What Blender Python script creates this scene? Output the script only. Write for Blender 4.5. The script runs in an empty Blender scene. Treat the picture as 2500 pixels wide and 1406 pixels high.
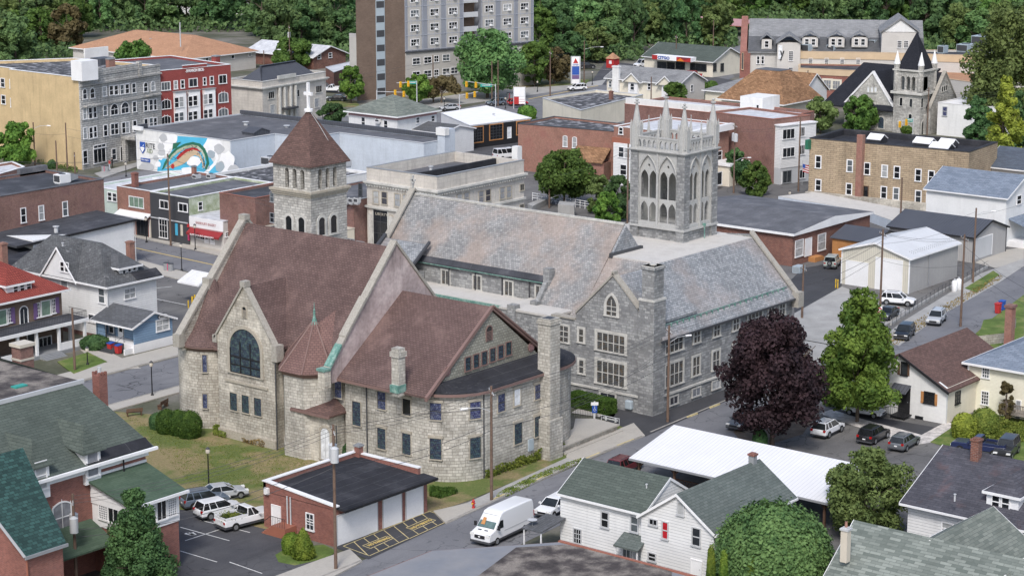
import bpy, bmesh, math, random
import numpy as np
from mathutils import Vector, Matrix
from mathutils.geometry import tessellate_polygon
R_=math.radians;PI=math.pi
sc=bpy.context.scene;COL=sc.collection
random.seed(7)
# ---------------------------------------------------------------- camera, world, sun, exposure
CF,CP,CT,CH=5257.6,.216554,.680852,64.0
cam=bpy.data.cameras.new('camera');co=bpy.data.objects.new('camera',cam);COL.objects.link(co)
cam.lens=36*CF/2500;cam.sensor_width=36;cam.clip_start=1;cam.clip_end=4000
co.location=(0,0,CH);co.rotation_euler=(PI/2-CP,0,CT-PI/2)
sc.camera=co
SUN_EL,SUN_AZ=R_(48),R_(210)      # azimuth measured from +X towards +Y: where the sun stands
w=bpy.data.worlds.new('World');sc.world=w;w.use_nodes=True;wn=w.node_tree
sky=wn.nodes.new('ShaderNodeTexSky');sky.sky_type='NISHITA';sky.sun_disc=False
sky.sun_elevation=SUN_EL;sky.sun_rotation=PI/2-SUN_AZ;sky.dust_density=2.5;sky.air_density=1.0;sky.ozone_density=1.2
bg=wn.nodes['Background'];wn.links.new(sky.outputs[0],bg.inputs[0]);bg.inputs[1].default_value=.125
sl=bpy.data.lights.new('sun','SUN');sl.energy=1.5;sl.angle=R_(12);sl.color=(1,.97,.935)
so=bpy.data.objects.new('sun',sl);COL.objects.link(so);so.location=(100,300,200)
so.rotation_euler=Vector((-math.cos(SUN_AZ)*math.cos(SUN_EL),-math.sin(SUN_AZ)*math.cos(SUN_EL),-math.sin(SUN_EL))).to_track_quat('-Z','Y').to_euler()
sc.view_settings.view_transform='Standard';sc.view_settings.look='None';sc.view_settings.gamma=1
sc.view_settings.exposure=.68
sc.render.resolution_x=1024;sc.render.resolution_y=575
# ---------------------------------------------------------------- surveying: a sight line of the photograph met with a plane
_F=np.array([math.cos(CP)*math.cos(CT),math.cos(CP)*math.sin(CT),-math.sin(CP)])
_R=np.array([math.sin(CT),-math.cos(CT),0.]);_U=np.cross(_R,_F);_C=np.array([0,0,CH])
def ray(x,y): return _F*CF+_R*(x-1250)+_U*(703-y)
def G(x,y,z=0.):
 d=ray(x,y);return _C+d*((z-CH)/d[2])
def GX(x,y,c): d=ray(x,y);return _C+d*(c/d[0])
def GY(x,y,c): d=ray(x,y);return _C+d*(c/d[1])
def ZP(gx,gy,ypx):
 # height on the vertical through (gx,gy) seen at photo row ypx
 lo,hi=-5.,62.
 for _ in range(40):
  m=(lo+hi)/2;d=np.array([gx,gy,m])-_C
  if 703-CF*(d@_U)/(d@_F)>ypx: lo=m
  else: hi=m
 return lo
# ---------------------------------------------------------------- materials
M={}
def _new(name,rough=.85,spec=.3):
 m=bpy.data.materials.new(name);m.use_nodes=True;nt=m.node_tree;b=nt.nodes['Principled BSDF']
 b.inputs['Roughness'].default_value=rough;b.inputs['Specular IOR Level'].default_value=spec
 M[name]=m;return m,nt,b
def _n(nt,t,**k):
 n=nt.nodes.new('ShaderNode'+t)
 for a,v in k.items(): setattr(n,a,v)
 return n
def _noise(nt,vec,scale,detail=3,rough=.55):
 n=_n(nt,'TexNoise');n.inputs['Scale'].default_value=scale;n.inputs['Detail'].default_value=detail;n.inputs['Roughness'].default_value=rough
 nt.links.new(vec,n.inputs['Vector']);return n.outputs['Fac']
def _map(nt,fac,a,b,c,d):
 n=_n(nt,'MapRange');nt.links.new(fac,n.inputs[0])
 for i,v in enumerate((a,b,c,d)): n.inputs[i+1].default_value=v
 return n.outputs[0]
def _mix(nt,fac,A,B,bt='MIX'):
 n=_n(nt,'Mix',data_type='RGBA',blend_type=bt)
 for i,v in ((0,fac),(6,A),(7,B)):
  if isinstance(v,(int,float)): n.inputs[i].default_value=v
  elif isinstance(v,tuple): n.inputs[i].default_value=(*v[:3],1)
  else: nt.links.new(v,n.inputs[i])
 return n.outputs[2]
def _scalecol(nt,col,f):
 n=_n(nt,'VectorMath',operation='SCALE');nt.links.new(col,n.inputs[0])
 if isinstance(f,(int,float)): n.inputs['Scale'].default_value=f
 else: nt.links.new(f,n.inputs['Scale'])
 return n.outputs[0]
def _bump(nt,b,h,s,d=.05):
 n=_n(nt,'Bump');n.inputs['Strength'].default_value=s;n.inputs['Distance'].default_value=d
 nt.links.new(h,n.inputs['Height']);nt.links.new(n.outputs[0],b.inputs['Normal'])
def plain(name,c,rough=.85,var=.15,s1=.4,s2=6.,c2=None,amt=(.45,.65),spec=.3,metal=0,bump=0):
 m,nt,b=_new(name,rough,spec);g=_n(nt,'NewGeometry').outputs['Position']
 b.inputs['Metallic'].default_value=metal
 a=_noise(nt,g,s1,4);f=_noise(nt,g,s2,3)
 base=_mix(nt,_map(nt,a,amt[0],amt[1],0,1),c,c2) if c2 else None
 k=_n(nt,'Math',operation='MULTIPLY')
 nt.links.new(_map(nt,a,.3,.7,1-var,1+var),k.inputs[0]);nt.links.new(_map(nt,f,.25,.75,1-var*.7,1+var*.7),k.inputs[1])
 if base is None:
  rgb=_n(nt,'RGB');rgb.outputs[0].default_value=(*c,1);base=rgb.outputs[0]
 nt.links.new(_scalecol(nt,base,k.outputs[0]),b.inputs['Base Color'])
 if bump: _bump(nt,b,f,bump,.03)
 return m
def blocks(name,c1,c2,mortar,bw,bh,ms=.02,stain=.2,stainc=None,rough=.9,bump=.4,off=.5,s1=.35,extra=None,sa=(.55,.75),freq=2,squash=1.,streak=0,spec=.25,bias=0.):
 """courses of stones, bricks, shingles, boards or seams, measured in metres along the face"""
 m,nt,b=_new(name,rough,spec);uv=_n(nt,'TexCoord').outputs['UV'];g=_n(nt,'NewGeometry').outputs['Position']
 br=_n(nt,'TexBrick');br.offset=off;br.offset_frequency=2;br.squash=squash;br.squash_frequency=freq
 # slightly wavy courses
 nz=_n(nt,'TexNoise');nz.inputs['Scale'].default_value=1.3;nt.links.new(uv,nz.inputs['Vector'])
 ad=_n(nt,'VectorMath',operation='MULTIPLY_ADD');nt.links.new(nz.outputs['Color'],ad.inputs[0]);ad.inputs[1].default_value=(min(.12,bw*.12),bh*.12,0);nt.links.new(uv,ad.inputs[2])
 nt.links.new(ad.outputs[0],br.inputs['Vector'])
 for k,v in (('Color1',c1),('Color2',c2),('Mortar',mortar)): br.inputs[k].default_value=(*v,1)
 br.inputs['Scale'].default_value=1;br.inputs['Mortar Size'].default_value=ms;br.inputs['Mortar Smooth'].default_value=.3;br.inputs['Bias'].default_value=bias
 br.inputs['Brick Width'].default_value=bw;br.inputs['Row Height'].default_value=bh
 col=br.outputs['Color']
 a=_noise(nt,g,s1,5);f=_noise(nt,g,3.2,4)
 if extra: col=_mix(nt,_map(nt,_noise(nt,g,extra[1],4),extra[2],extra[3],0,extra[4]),col,extra[0])
 if stainc: col=_mix(nt,_map(nt,a,sa[0],sa[1],0,.7),col,stainc)
 if streak:
  mp=_n(nt,'Mapping');mp.inputs['Scale'].default_value=(1.1,1.1,.12);nt.links.new(g,mp.inputs['Vector'])
  col=_mix(nt,_map(nt,_noise(nt,mp.outputs[0],1.,5,.65),.52,.72,0,streak),col,(c1[0]*.3,c1[1]*.3,c1[2]*.3))
 k=_n(nt,'Math',operation='MULTIPLY');nt.links.new(_map(nt,a,.3,.7,1-stain,1+stain*.8),k.inputs[0]);nt.links.new(_map(nt,f,.25,.75,1-stain*.6,1+stain*.6),k.inputs[1])
 nt.links.new(_scalecol(nt,col,k.outputs[0]),b.inputs['Base Color'])
 if bump:
  h=_n(nt,'Math',operation='SUBTRACT');nt.links.new(_map(nt,_noise(nt,g,5.,3),.2,.8,.6,1),h.inputs[0]);nt.links.new(br.outputs['Fac'],h.inputs[1])
  _bump(nt,b,h.outputs[0],bump,min(.06,bh*.25))
 return m
def glass(name,ramp,rough=.12,stripes=None,lead=None):
 """window panes: each pane takes its own tone (open, curtained, reflecting)"""
 m,nt,b=_new(name,rough,.5);oi=_n(nt,'ObjectInfo').outputs['Random']
 cr=_n(nt,'ValToRGB');cr.color_ramp.interpolation='CONSTANT'
 e=cr.color_ramp.elements
 for i,(p,c) in enumerate(ramp):
  el=e[i] if i<2 else e.new(p)
  el.position=p;el.color=(*c,1)
 nt.links.new(oi,cr.inputs[0]);col=cr.outputs[0]
 uv=_n(nt,'TexCoord').outputs['Object']
 if lead:
  tc=_n(nt,'TexCoord').outputs['UV'];br=_n(nt,'TexBrick');br.offset=0 if lead[3]!=2 else .5
  nt.links.new(tc,br.inputs['Vector']);br.inputs['Scale'].default_value=1
  br.inputs['Brick Width'].default_value=lead[0];br.inputs['Row Height'].default_value=lead[1];br.inputs['Mortar Size'].default_value=lead[2]
  for k,v in (('Color1',lead[4]),('Color2',lead[5]),('Mortar',lead[6])): br.inputs[k].default_value=(*v,1)
  col=_mix(nt,.75,col,br.outputs['Color'])
  col=_mix(nt,_map(nt,_noise(nt,tc,2.3,2),.5,.62,0,.5),col,lead[7])
 f=_noise(nt,uv,1.5,2)
 nt.links.new(_scalecol(nt,col,_map(nt,f,.3,.7,.7,1.3)),b.inputs['Base Color'])
 return m
def paint(name,c,rough=.35,coat=.6,metal=0):
 m,nt,b=_new(name,rough,.5);b.inputs['Base Color'].default_value=(*c,1);b.inputs['Coat Weight'].default_value=coat;b.inputs['Metallic'].default_value=metal
 b.inputs['Coat Roughness'].default_value=.08
 return m
def leafmat(name,dark,light,hue=.0,sc_=.35):
 m,nt,b=_new(name,.7,.2);g=_n(nt,'NewGeometry').outputs['Position'];oi=_n(nt,'ObjectInfo').outputs['Random']
 tc=_n(nt,'TexCoord').outputs['Object']
 a=_noise(nt,tc,sc_,3);f=_noise(nt,tc,2.2,2)
 s=_n(nt,'Math',operation='ADD');nt.links.new(_map(nt,a,.35,.65,0,.55),s.inputs[0]);nt.links.new(_map(nt,f,.3,.7,-.1,.45),s.inputs[1])
 col=_mix(nt,s.outputs[0],dark,light)
 hs=_n(nt,'HueSaturation');nt.links.new(col,hs.inputs['Color']);nt.links.new(_map(nt,oi,0,1,.5-hue,.5+hue),hs.inputs['Hue']);nt.links.new(_map(nt,oi,0,1,.85,1.15),hs.inputs['Value'])
 nt.links.new(hs.outputs[0],b.inputs['Base Color'])
 tr=_n(nt,'BsdfTranslucent');nt.links.new(hs.outputs[0],tr.inputs['Color']);mx=_n(nt,'MixShader');mx.inputs[0].default_value=.22
 nt.links.new(b.outputs[0],mx.inputs[1]);nt.links.new(tr.outputs[0],mx.inputs[2]);nt.links.new(mx.outputs[0],nt.nodes['Material Output'].inputs[0])
 return m
# stone and brick
blocks('ashlar_tan',(.52,.49,.425),(.37,.34,.29),(.27,.24,.195),.62,.30,.022,.22,(.62,.58,.50),bump=.8,sa=(.5,.7),streak=.5,bias=-.1,squash=.72,freq=3)
blocks('ashlar_grey',(.37,.375,.37),(.20,.205,.21),(.24,.24,.235),.72,.30,.03,.2,bump=1,streak=.25,squash=.72,freq=3)
blocks('ashlar_light',(.55,.525,.47),(.385,.365,.32),(.28,.26,.225),.62,.31,.022,.22,bump=.8,streak=.4,squash=.72,freq=3)
blocks('ashlar_church',(.56,.545,.505),(.37,.36,.335),(.27,.26,.24),.75,.30,.025,.22,bump=1,streak=.5,squash=.72,freq=3)
blocks('hotel_stone',(.50,.49,.46),(.39,.38,.36),(.22,.22,.215),1.0,.4,.04,.2,bump=.8,streak=.6)
blocks('bank_stone',(.56,.525,.47),(.52,.485,.44),(.36,.33,.29),1.3,.6,.012,.12,bump=.3,streak=.35)
plain('trim_stone',(.50,.49,.455),var=.18,s1=.8)
plain('trim_tan',(.42,.385,.32),var=.25,s1=1.2,c2=(.30,.27,.22))
plain('coping_stone',(.40,.375,.33),var=.3,s1=1.1,c2=(.22,.21,.18),amt=(.4,.75),bump=.3)
plain('tower_stone',(.43,.43,.415),var=.2,s1=1.,c2=(.34,.34,.33))
blocks('brick_red',(.30,.11,.082),(.21,.072,.056),(.26,.19,.17),.24,.085,.012,.18)
blocks('brick_orange',(.35,.165,.12),(.26,.12,.09),(.31,.24,.2),.24,.085,.012,.22,stainc=(.24,.11,.09),sa=(.5,.62))
blocks('brick_old',(.26,.125,.10),(.17,.08,.07),(.28,.22,.19),.24,.085,.012,.28,stainc=(.14,.08,.075),sa=(.5,.66))
blocks('brick_dark',(.235,.095,.068),(.15,.06,.048),(.24,.19,.16),.4,.16,.02,.22)
blocks('brick_paint_red',(.30,.075,.068),(.26,.062,.056),(.22,.055,.05),.24,.085,.01,.15)
blocks('brick_brown',(.20,.145,.11),(.165,.118,.09),(.16,.12,.1),.5,.16,.012,.12)
blocks('brick_tan',(.28,.215,.155),(.22,.165,.12),(.25,.2,.16),.24,.085,.01,.16)
blocks('block_tan',(.44,.345,.235),(.36,.28,.19),(.23,.18,.13),1.1,.34,.035,.24,stainc=(.30,.23,.17),bump=.7,streak=.3)
blocks('stucco_pink',(.42,.345,.335),(.38,.31,.30),(.40,.33,.32),3,3,.0,.3,stainc=(.52,.46,.44),bump=.1,streak=.7,s1=.25)
blocks('stucco_yellow',(.58,.44,.25),(.54,.41,.235),(.56,.42,.24),4,3,.0,.12,bump=.05,streak=.25)
blocks('render_white',(.72,.72,.70),(.70,.70,.69),(.66,.66,.65),2.4,.35,.006,.08,bump=.1,streak=.18)
blocks('render_blue',(.50,.545,.60),(.48,.525,.58),(.42,.46,.5),3.,.3,.006,.1,bump=.1,streak=.15)
blocks('render_cream',(.70,.65,.54),(.68,.63,.52),(.66,.6,.5),3,3,.0,.07,bump=.05,streak=.12)
# boards, siding
blocks('siding_white',(.74,.74,.73),(.71,.71,.70),(.42,.43,.44),60,.27,.022,.07,bump=.35,streak=.12)
blocks('siding_fine',(.74,.745,.74),(.72,.725,.72),(.5,.51,.52),60,.16,.014,.06,bump=.3,streak=.1)
blocks('siding_yellow',(.76,.73,.60),(.74,.71,.58),(.55,.53,.43),60,.15,.012,.05,bump=.3,streak=.08)
blocks('siding_blue',(.20,.30,.42),(.185,.28,.40),(.10,.16,.23),60,.3,.022,.08,bump=.35)
blocks('siding_grey',(.55,.53,.50),(.53,.51,.48),(.36,.35,.33),60,.2,.014,.06,bump=.3)
blocks('siding_green',(.52,.60,.54),(.50,.58,.52),(.36,.42,.38),60,.2,.014,.1,bump=.3,streak=.2)
blocks('ribbed_cream',(.60,.57,.48),(.58,.55,.465),(.44,.42,.36),.3,60,.03,.05,bump=.4,off=0)
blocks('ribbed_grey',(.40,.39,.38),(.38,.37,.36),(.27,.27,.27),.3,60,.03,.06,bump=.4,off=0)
plain('stucco_green',(.36,.42,.27),var=.3,s1=.7,c2=(.46,.48,.42),amt=(.4,.75))
plain('panel_blue',(.235,.25,.285),var=.06);plain('panel_beige',(.40,.385,.36),var=.08);plain('panel_rib',(.36,.38,.43),var=.05)
plain('wood_orange',(.42,.20,.075),var=.2);plain('wood_brown',(.12,.07,.045),var=.25,s2=14);plain('wood_grey',(.27,.24,.21),var=.3,s2=14)
plain('pole_wood',(.17,.115,.085),var=.35,s1=1.2,s2=18,c2=(.11,.075,.06))
# roofs
SH=dict(bump=.5,off=.5,rough=.95)
blocks('shingle_brown',(.158,.105,.095),(.118,.078,.072),(.072,.048,.046),.42,.26,.03,.12,streak=.25,stainc=(.175,.118,.106),sa=(.52,.7),**SH)
blocks('shingle_brown2',(.155,.095,.082),(.105,.066,.058),(.075,.05,.045),.5,.22,.02,.12,**SH)
blocks('shingle_brown3',(.20,.122,.108),(.165,.1,.09),(.10,.062,.056),.42,.26,.03,.12,**SH)
blocks('slate_grey',(.355,.352,.345),(.215,.218,.22),(.14,.145,.15),.34,.27,.022,.16,extra=((.36,.285,.24),.15,.44,.58,.6),**SH)
blocks('slate_blue',(.36,.372,.385),(.205,.22,.235),(.13,.14,.15),.34,.27,.022,.16,extra=((.36,.30,.27),.2,.48,.64,.4),**SH)
blocks('slate_black',(.026,.028,.036),(.018,.02,.027),(.012,.013,.018),.3,.2,.015,.18,**SH)
blocks('slate_old',(.13,.135,.14),(.085,.088,.092),(.05,.052,.055),.34,.22,.022,.25,extra=((.25,.25,.25),1.2,.62,.72,.6),**SH)
blocks('shingle_green',(.10,.12,.105),(.078,.095,.083),(.045,.06,.05),.9,.28,.02,.12,**SH)
blocks('shingle_teal',(.045,.105,.095),(.02,.045,.042),(.02,.04,.038),.5,.3,.03,.1,**SH)
blocks('shingle_bright_green',(.082,.12,.085),(.062,.097,.067),(.045,.08,.045),.9,.26,.012,.12,**SH)
blocks('shingle_grey_green',(.135,.155,.145),(.10,.12,.112),(.07,.085,.08),.6,.28,.02,.12,**SH)
blocks('shingle_sage',(.25,.275,.25),(.12,.14,.127),(.12,.14,.125),1.0,.28,.02,.12,**SH)
blocks('shingle_sage2',(.215,.235,.205),(.13,.15,.132),(.13,.145,.13),.8,.3,.02,.12,**SH)
blocks('shingle_blue',(.22,.26,.32),(.15,.185,.235),(.12,.14,.18),.8,.28,.02,.1,**SH)
blocks('shingle_blue_dark',(.10,.12,.15),(.075,.09,.115),(.06,.07,.09),.8,.28,.02,.1,**SH)
blocks('shingle_charcoal',(.085,.085,.1),(.06,.06,.072),(.045,.045,.055),.8,.28,.02,.22,extra=((.11,.07,.07),.5,.55,.72,.6),**SH)
blocks('shingle_grey',(.27,.275,.28),(.20,.205,.21),(.15,.15,.155),.8,.3,.02,.12,**SH)
blocks('shingle_dark',(.12,.125,.135),(.09,.095,.10),(.07,.07,.075),.6,.3,.02,.12,**SH)
blocks('shingle_tan',(.46,.26,.155),(.39,.215,.13),(.3,.17,.11),.6,.3,.02,.1,**SH)
blocks('shingle_wood',(.36,.21,.115),(.20,.11,.06),(.13,.075,.045),.6,.3,.03,.2,**SH)
blocks('tile_red',(.33,.078,.06),(.27,.064,.05),(.16,.035,.03),.32,.36,.05,.12,bump=.9,off=0)
blocks('gable_shingle',(.33,.325,.275),(.25,.245,.205),(.16,.155,.13),.4,.28,.03,.2,**SH)
blocks('metal_white',(.72,.72,.73),(.70,.70,.71),(.5,.51,.53),.42,80,.025,.03,bump=.3,off=0,rough=.5)
blocks('metal_grey_light',(.60,.61,.62),(.58,.59,.60),(.45,.46,.47),.42,80,.025,.04,bump=.3,off=0,rough=.5)
blocks('metal_dark',(.085,.09,.105),(.075,.08,.095),(.04,.042,.05),.45,80,.04,.06,bump=.5,off=0,rough=.55)
blocks('tar_dark',(.06,.063,.073),(.052,.055,.064),(.11,.112,.12),14,1.4,.03,.28,stainc=(.10,.10,.11),bump=.1);blocks('tar_black',(.034,.035,.041),(.028,.029,.035),(.075,.075,.08),14,1.3,.03,.3,stainc=(.06,.06,.065),bump=.1)
plain('tar_mottled',(.07,.07,.075),var=.35,s1=.8,s2=4,c2=(.30,.30,.31),amt=(.5,.68));blocks('tar_grey',(.125,.128,.14),(.115,.118,.13),(.085,.087,.095),16,1.6,.03,.22,stainc=(.18,.18,.185),bump=.1)
plain('roof_gravel',(.085,.072,.068),var=.5,s1=.5,s2=9,c2=(.17,.15,.13),amt=(.42,.6),bump=.6)
plain('roof_membrane',(.25,.252,.262),var=.1,s1=.25,s2=2,c2=(.19,.2,.22),amt=(.42,.6));plain('roof_white',(.78,.78,.79),var=.04);plain('roof_silver',(.52,.53,.55),var=.2,s1=.8,s2=5)
plain('roof_cream',(.54,.52,.485),var=.12,s1=.5,c2=(.43,.41,.38),amt=(.5,.7))
# ground
def tarmac(name,c,c2,crack=.5,sc_=.22,dark=.35):
 m,nt,b=_new(name,.95,.2);g=_n(nt,'NewGeometry').outputs['Position']
 w1=_n(nt,'TexNoise');w1.inputs['Scale'].default_value=.5;nt.links.new(g,w1.inputs['Vector']);ad=_n(nt,'VectorMath',operation='MULTIPLY_ADD');nt.links.new(w1.outputs['Color'],ad.inputs[0]);ad.inputs[1].default_value=(3,3,0);nt.links.new(g,ad.inputs[2])
 vo=_n(nt,'TexVoronoi',feature='DISTANCE_TO_EDGE');vo.inputs['Scale'].default_value=sc_;nt.links.new(ad.outputs[0],vo.inputs['Vector'])
 a=_noise(nt,g,.13,4);col=_mix(nt,_map(nt,a,.4,.62,0,1),c,c2);mp=_n(nt,'Mapping');mp.inputs['Scale'].default_value=(.12,.9,1);nt.links.new(g,mp.inputs['Vector'])
 col=_mix(nt,_map(nt,_noise(nt,mp.outputs[0],.8,3),.52,.7,0,.35),col,(c[0]*.6,c[1]*.6,c[2]*.6));col=_mix(nt,_map(nt,_noise(nt,g,.7,2),.66,.7,0,.55),col,(c[0]*.55,c[1]*.55,c[2]*.55))
 ck=_n(nt,'Math',operation='MULTIPLY');nt.links.new(_map(nt,vo.outputs['Distance'],.004,.018,crack,0),ck.inputs[0]);nt.links.new(_map(nt,_noise(nt,g,.09,2),.42,.58,0,1),ck.inputs[1])
 col=_mix(nt,ck.outputs[0],col,(c[0]*dark,c[1]*dark,c[2]*dark));nt.links.new(_scalecol(nt,col,_map(nt,_noise(nt,g,7,3),.25,.75,.88,1.12)),b.inputs['Base Color'])
tarmac('asphalt',(.16,.163,.175),(.195,.197,.207),.8);tarmac('asphalt_dark',(.072,.073,.08),(.10,.10,.105),.6,.3);tarmac('asphalt_lot',(.12,.118,.118),(.17,.166,.16),.9,.3)
plain('asphalt_new',(.055,.056,.061),.95,.15,.3,7)
plain('concrete',(.43,.405,.36),.95,.12,.3,5,c2=(.36,.34,.305));plain('concrete_grey',(.34,.335,.32),.95,.15,.4,5);plain('kerb_stone',(.30,.285,.26),.95,.25,1.,6)
plain('ground_mix',(.10,.105,.07),.95,.3,.08,2,c2=(.16,.15,.13),amt=(.42,.6));plain('soil',(.13,.10,.075),.95,.3,1,6)
plain('gravel_white',(.52,.49,.46),.95,.3,1.5,9,bump=.5)
plain('white_gravel_line',(.62,.62,.6),.8,.2,3,9);plain('yellow_line',(.58,.44,.16),.8,.2,2,9);plain('faded_yellow',(.50,.42,.22),.8,.25,2,9)
def grassmat():
 m,nt,b=_new('lawn',.95,.15);g=_n(nt,'NewGeometry').outputs['Position']
 a=_noise(nt,g,.16,4,.6);f=_noise(nt,g,2.5,4);h=_noise(nt,g,9,2)
 c=_mix(nt,_map(nt,a,.45,.55,0,1),(.11,.145,.045),(.26,.205,.115));c=_mix(nt,_map(nt,f,.4,.65,0,.5),c,(.16,.17,.06))
 nt.links.new(_scalecol(nt,c,_map(nt,h,.25,.75,.75,1.25)),b.inputs['Base Color']);_bump(nt,b,h,.5,.05)
grassmat();plain('grass_green',(.105,.16,.035),.95,.3,.5,8,c2=(.16,.16,.06),amt=(.48,.7),bump=.4)
# paints and metals
for n,c in dict(white=(.76,.76,.76),white_bright=(.84,.84,.84),cream=(.66,.62,.52),black=(.02,.02,.022),dark_grey=(.06,.062,.068),grey=(.26,.27,.28),light_grey=(.48,.49,.5),blue_grey=(.36,.42,.46),red=(.42,.035,.035),pink=(.60,.06,.16),blue=(.03,.09,.36),sky=(.09,.45,.66),green=(.03,.15,.09),teal=(.04,.3,.25),yellow=(.65,.42,.03),maroon=(.17,.04,.05),awning=(.27,.03,.032),dusty_pink=(.42,.24,.24),orange=(.65,.2,.03),purple=(.16,.1,.22),brown_red=(.30,.12,.08),tan=(.55,.42,.28),beige=(.55,.5,.42),rose_trim=(.2,.13,.115),skin=(.5,.3,.22),denim=(.45,.48,.52)).items():
 plain('p_'+n,c,.55,.06)
plain('copper_green',(.13,.27,.23),.7,.3,2,8,c2=(.2,.3,.26));plain('galvanised',(.42,.44,.45),.45,.12,metal=.3);plain('rubber',(.02,.02,.02),.9,.1);plain('rim',(.35,.36,.37),.35,.1,metal=.6)
plain('lens_red',(.35,.01,.01),.2,.05);plain('lens_clear',(.75,.75,.72),.15,.05);plain('lens_amber',(.75,.3,.02),.3,.05)
DK=(.012,.014,.017)
glass('pane',[(0,DK),(.45,(.03,.035,.042)),(.7,(.10,.115,.125)),(.86,(.32,.33,.33))])
glass('pane_dark',[(0,DK),(.5,(.02,.022,.026)),(.8,(.035,.04,.045))]);glass('pane_blind',[(0,(.30,.31,.32)),(.35,(.22,.23,.25)),(.6,(.40,.41,.41)),(.85,(.06,.06,.07))])
glass('pane_stained',[(0,(.03,.045,.06)),(.5,(.05,.05,.09)),(.8,(.03,.06,.06))],.25,lead=(.22,.26,.018,2,(.05,.09,.12),(.03,.035,.06),(.015,.015,.015),(.10,.16,.13)))
glass('pane_lattice',[(0,(.05,.05,.05)),(.5,(.035,.035,.04)),(.8,(.06,.05,.03))],.25,lead=(.16,.2,.016,1,(.055,.06,.062),(.03,.032,.035),(.22,.22,.21),(.11,.07,.03)))
glass('pane_purple',[(0,(.05,.05,.16)),(.5,(.06,.07,.14)),(.8,(.1,.12,.2))],.25,lead=(.2,.2,.02,2,(.10,.12,.22),(.03,.035,.1),(.02,.02,.02),(.25,.28,.33)))
glass('car_glass',[(0,(.014,.016,.018)),(.6,(.02,.024,.026))],.06)
glass('curtain_green',[(0,(.14,.22,.17)),(.5,(.18,.26,.20))],.3);glass('pane_red',[(0,(.45,.02,.03)),(.5,(.45,.02,.03))],.3);glass('pane_white',[(0,(.7,.72,.74)),(.5,(.7,.72,.74))],.4);glass('windscreen_light',[(0,(.10,.15,.145)),(.5,(.10,.15,.145))],.06)
L_=dict(leaf_mid=((0.034,0.078,0.019),(0.155,0.256,0.054)),leaf_maple=((0.039,0.101,0.019),(0.217,0.341,0.062)),leaf_dark=((0.033,0.078,0.031),(0.122,0.223,0.078)),leaf_forest=((0.044,0.092,0.039),(0.181,0.278,0.096)),leaf_maroon=((0.015,0.01,0.013),(0.065,0.037,0.043)),leaf_olive=((0.062,0.098,0.029),(0.214,0.276,0.09)),leaf_yellow=((.11,.14,.02),(.42,.45,.07)),leaf_hedge=((0.033,0.083,0.017),(0.099,0.187,0.033)),leaf_arbor=((0.062,0.116,0.016),(0.248,0.31,0.046)),leaf_grey=((0.05,0.12,0.04),(0.21,0.35,0.12)),leaf_rust=((0.078,0.062,0.028),(0.186,0.155,0.07)),weed=((0.06,0.1,0.015),(0.26,0.3,0.06)),dry=((0.16,0.12,0.04),(0.42,0.32,0.12)),bluish=((0.046,0.093,0.093),(0.202,0.31,0.264)))
for n,(a,b_) in L_.items(): leafmat(n,a,b_,.012,.35 if n not in('weed','leaf_hedge') else 1.2)
plain('bark',(.115,.09,.07),.95,.3,2,9)
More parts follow.
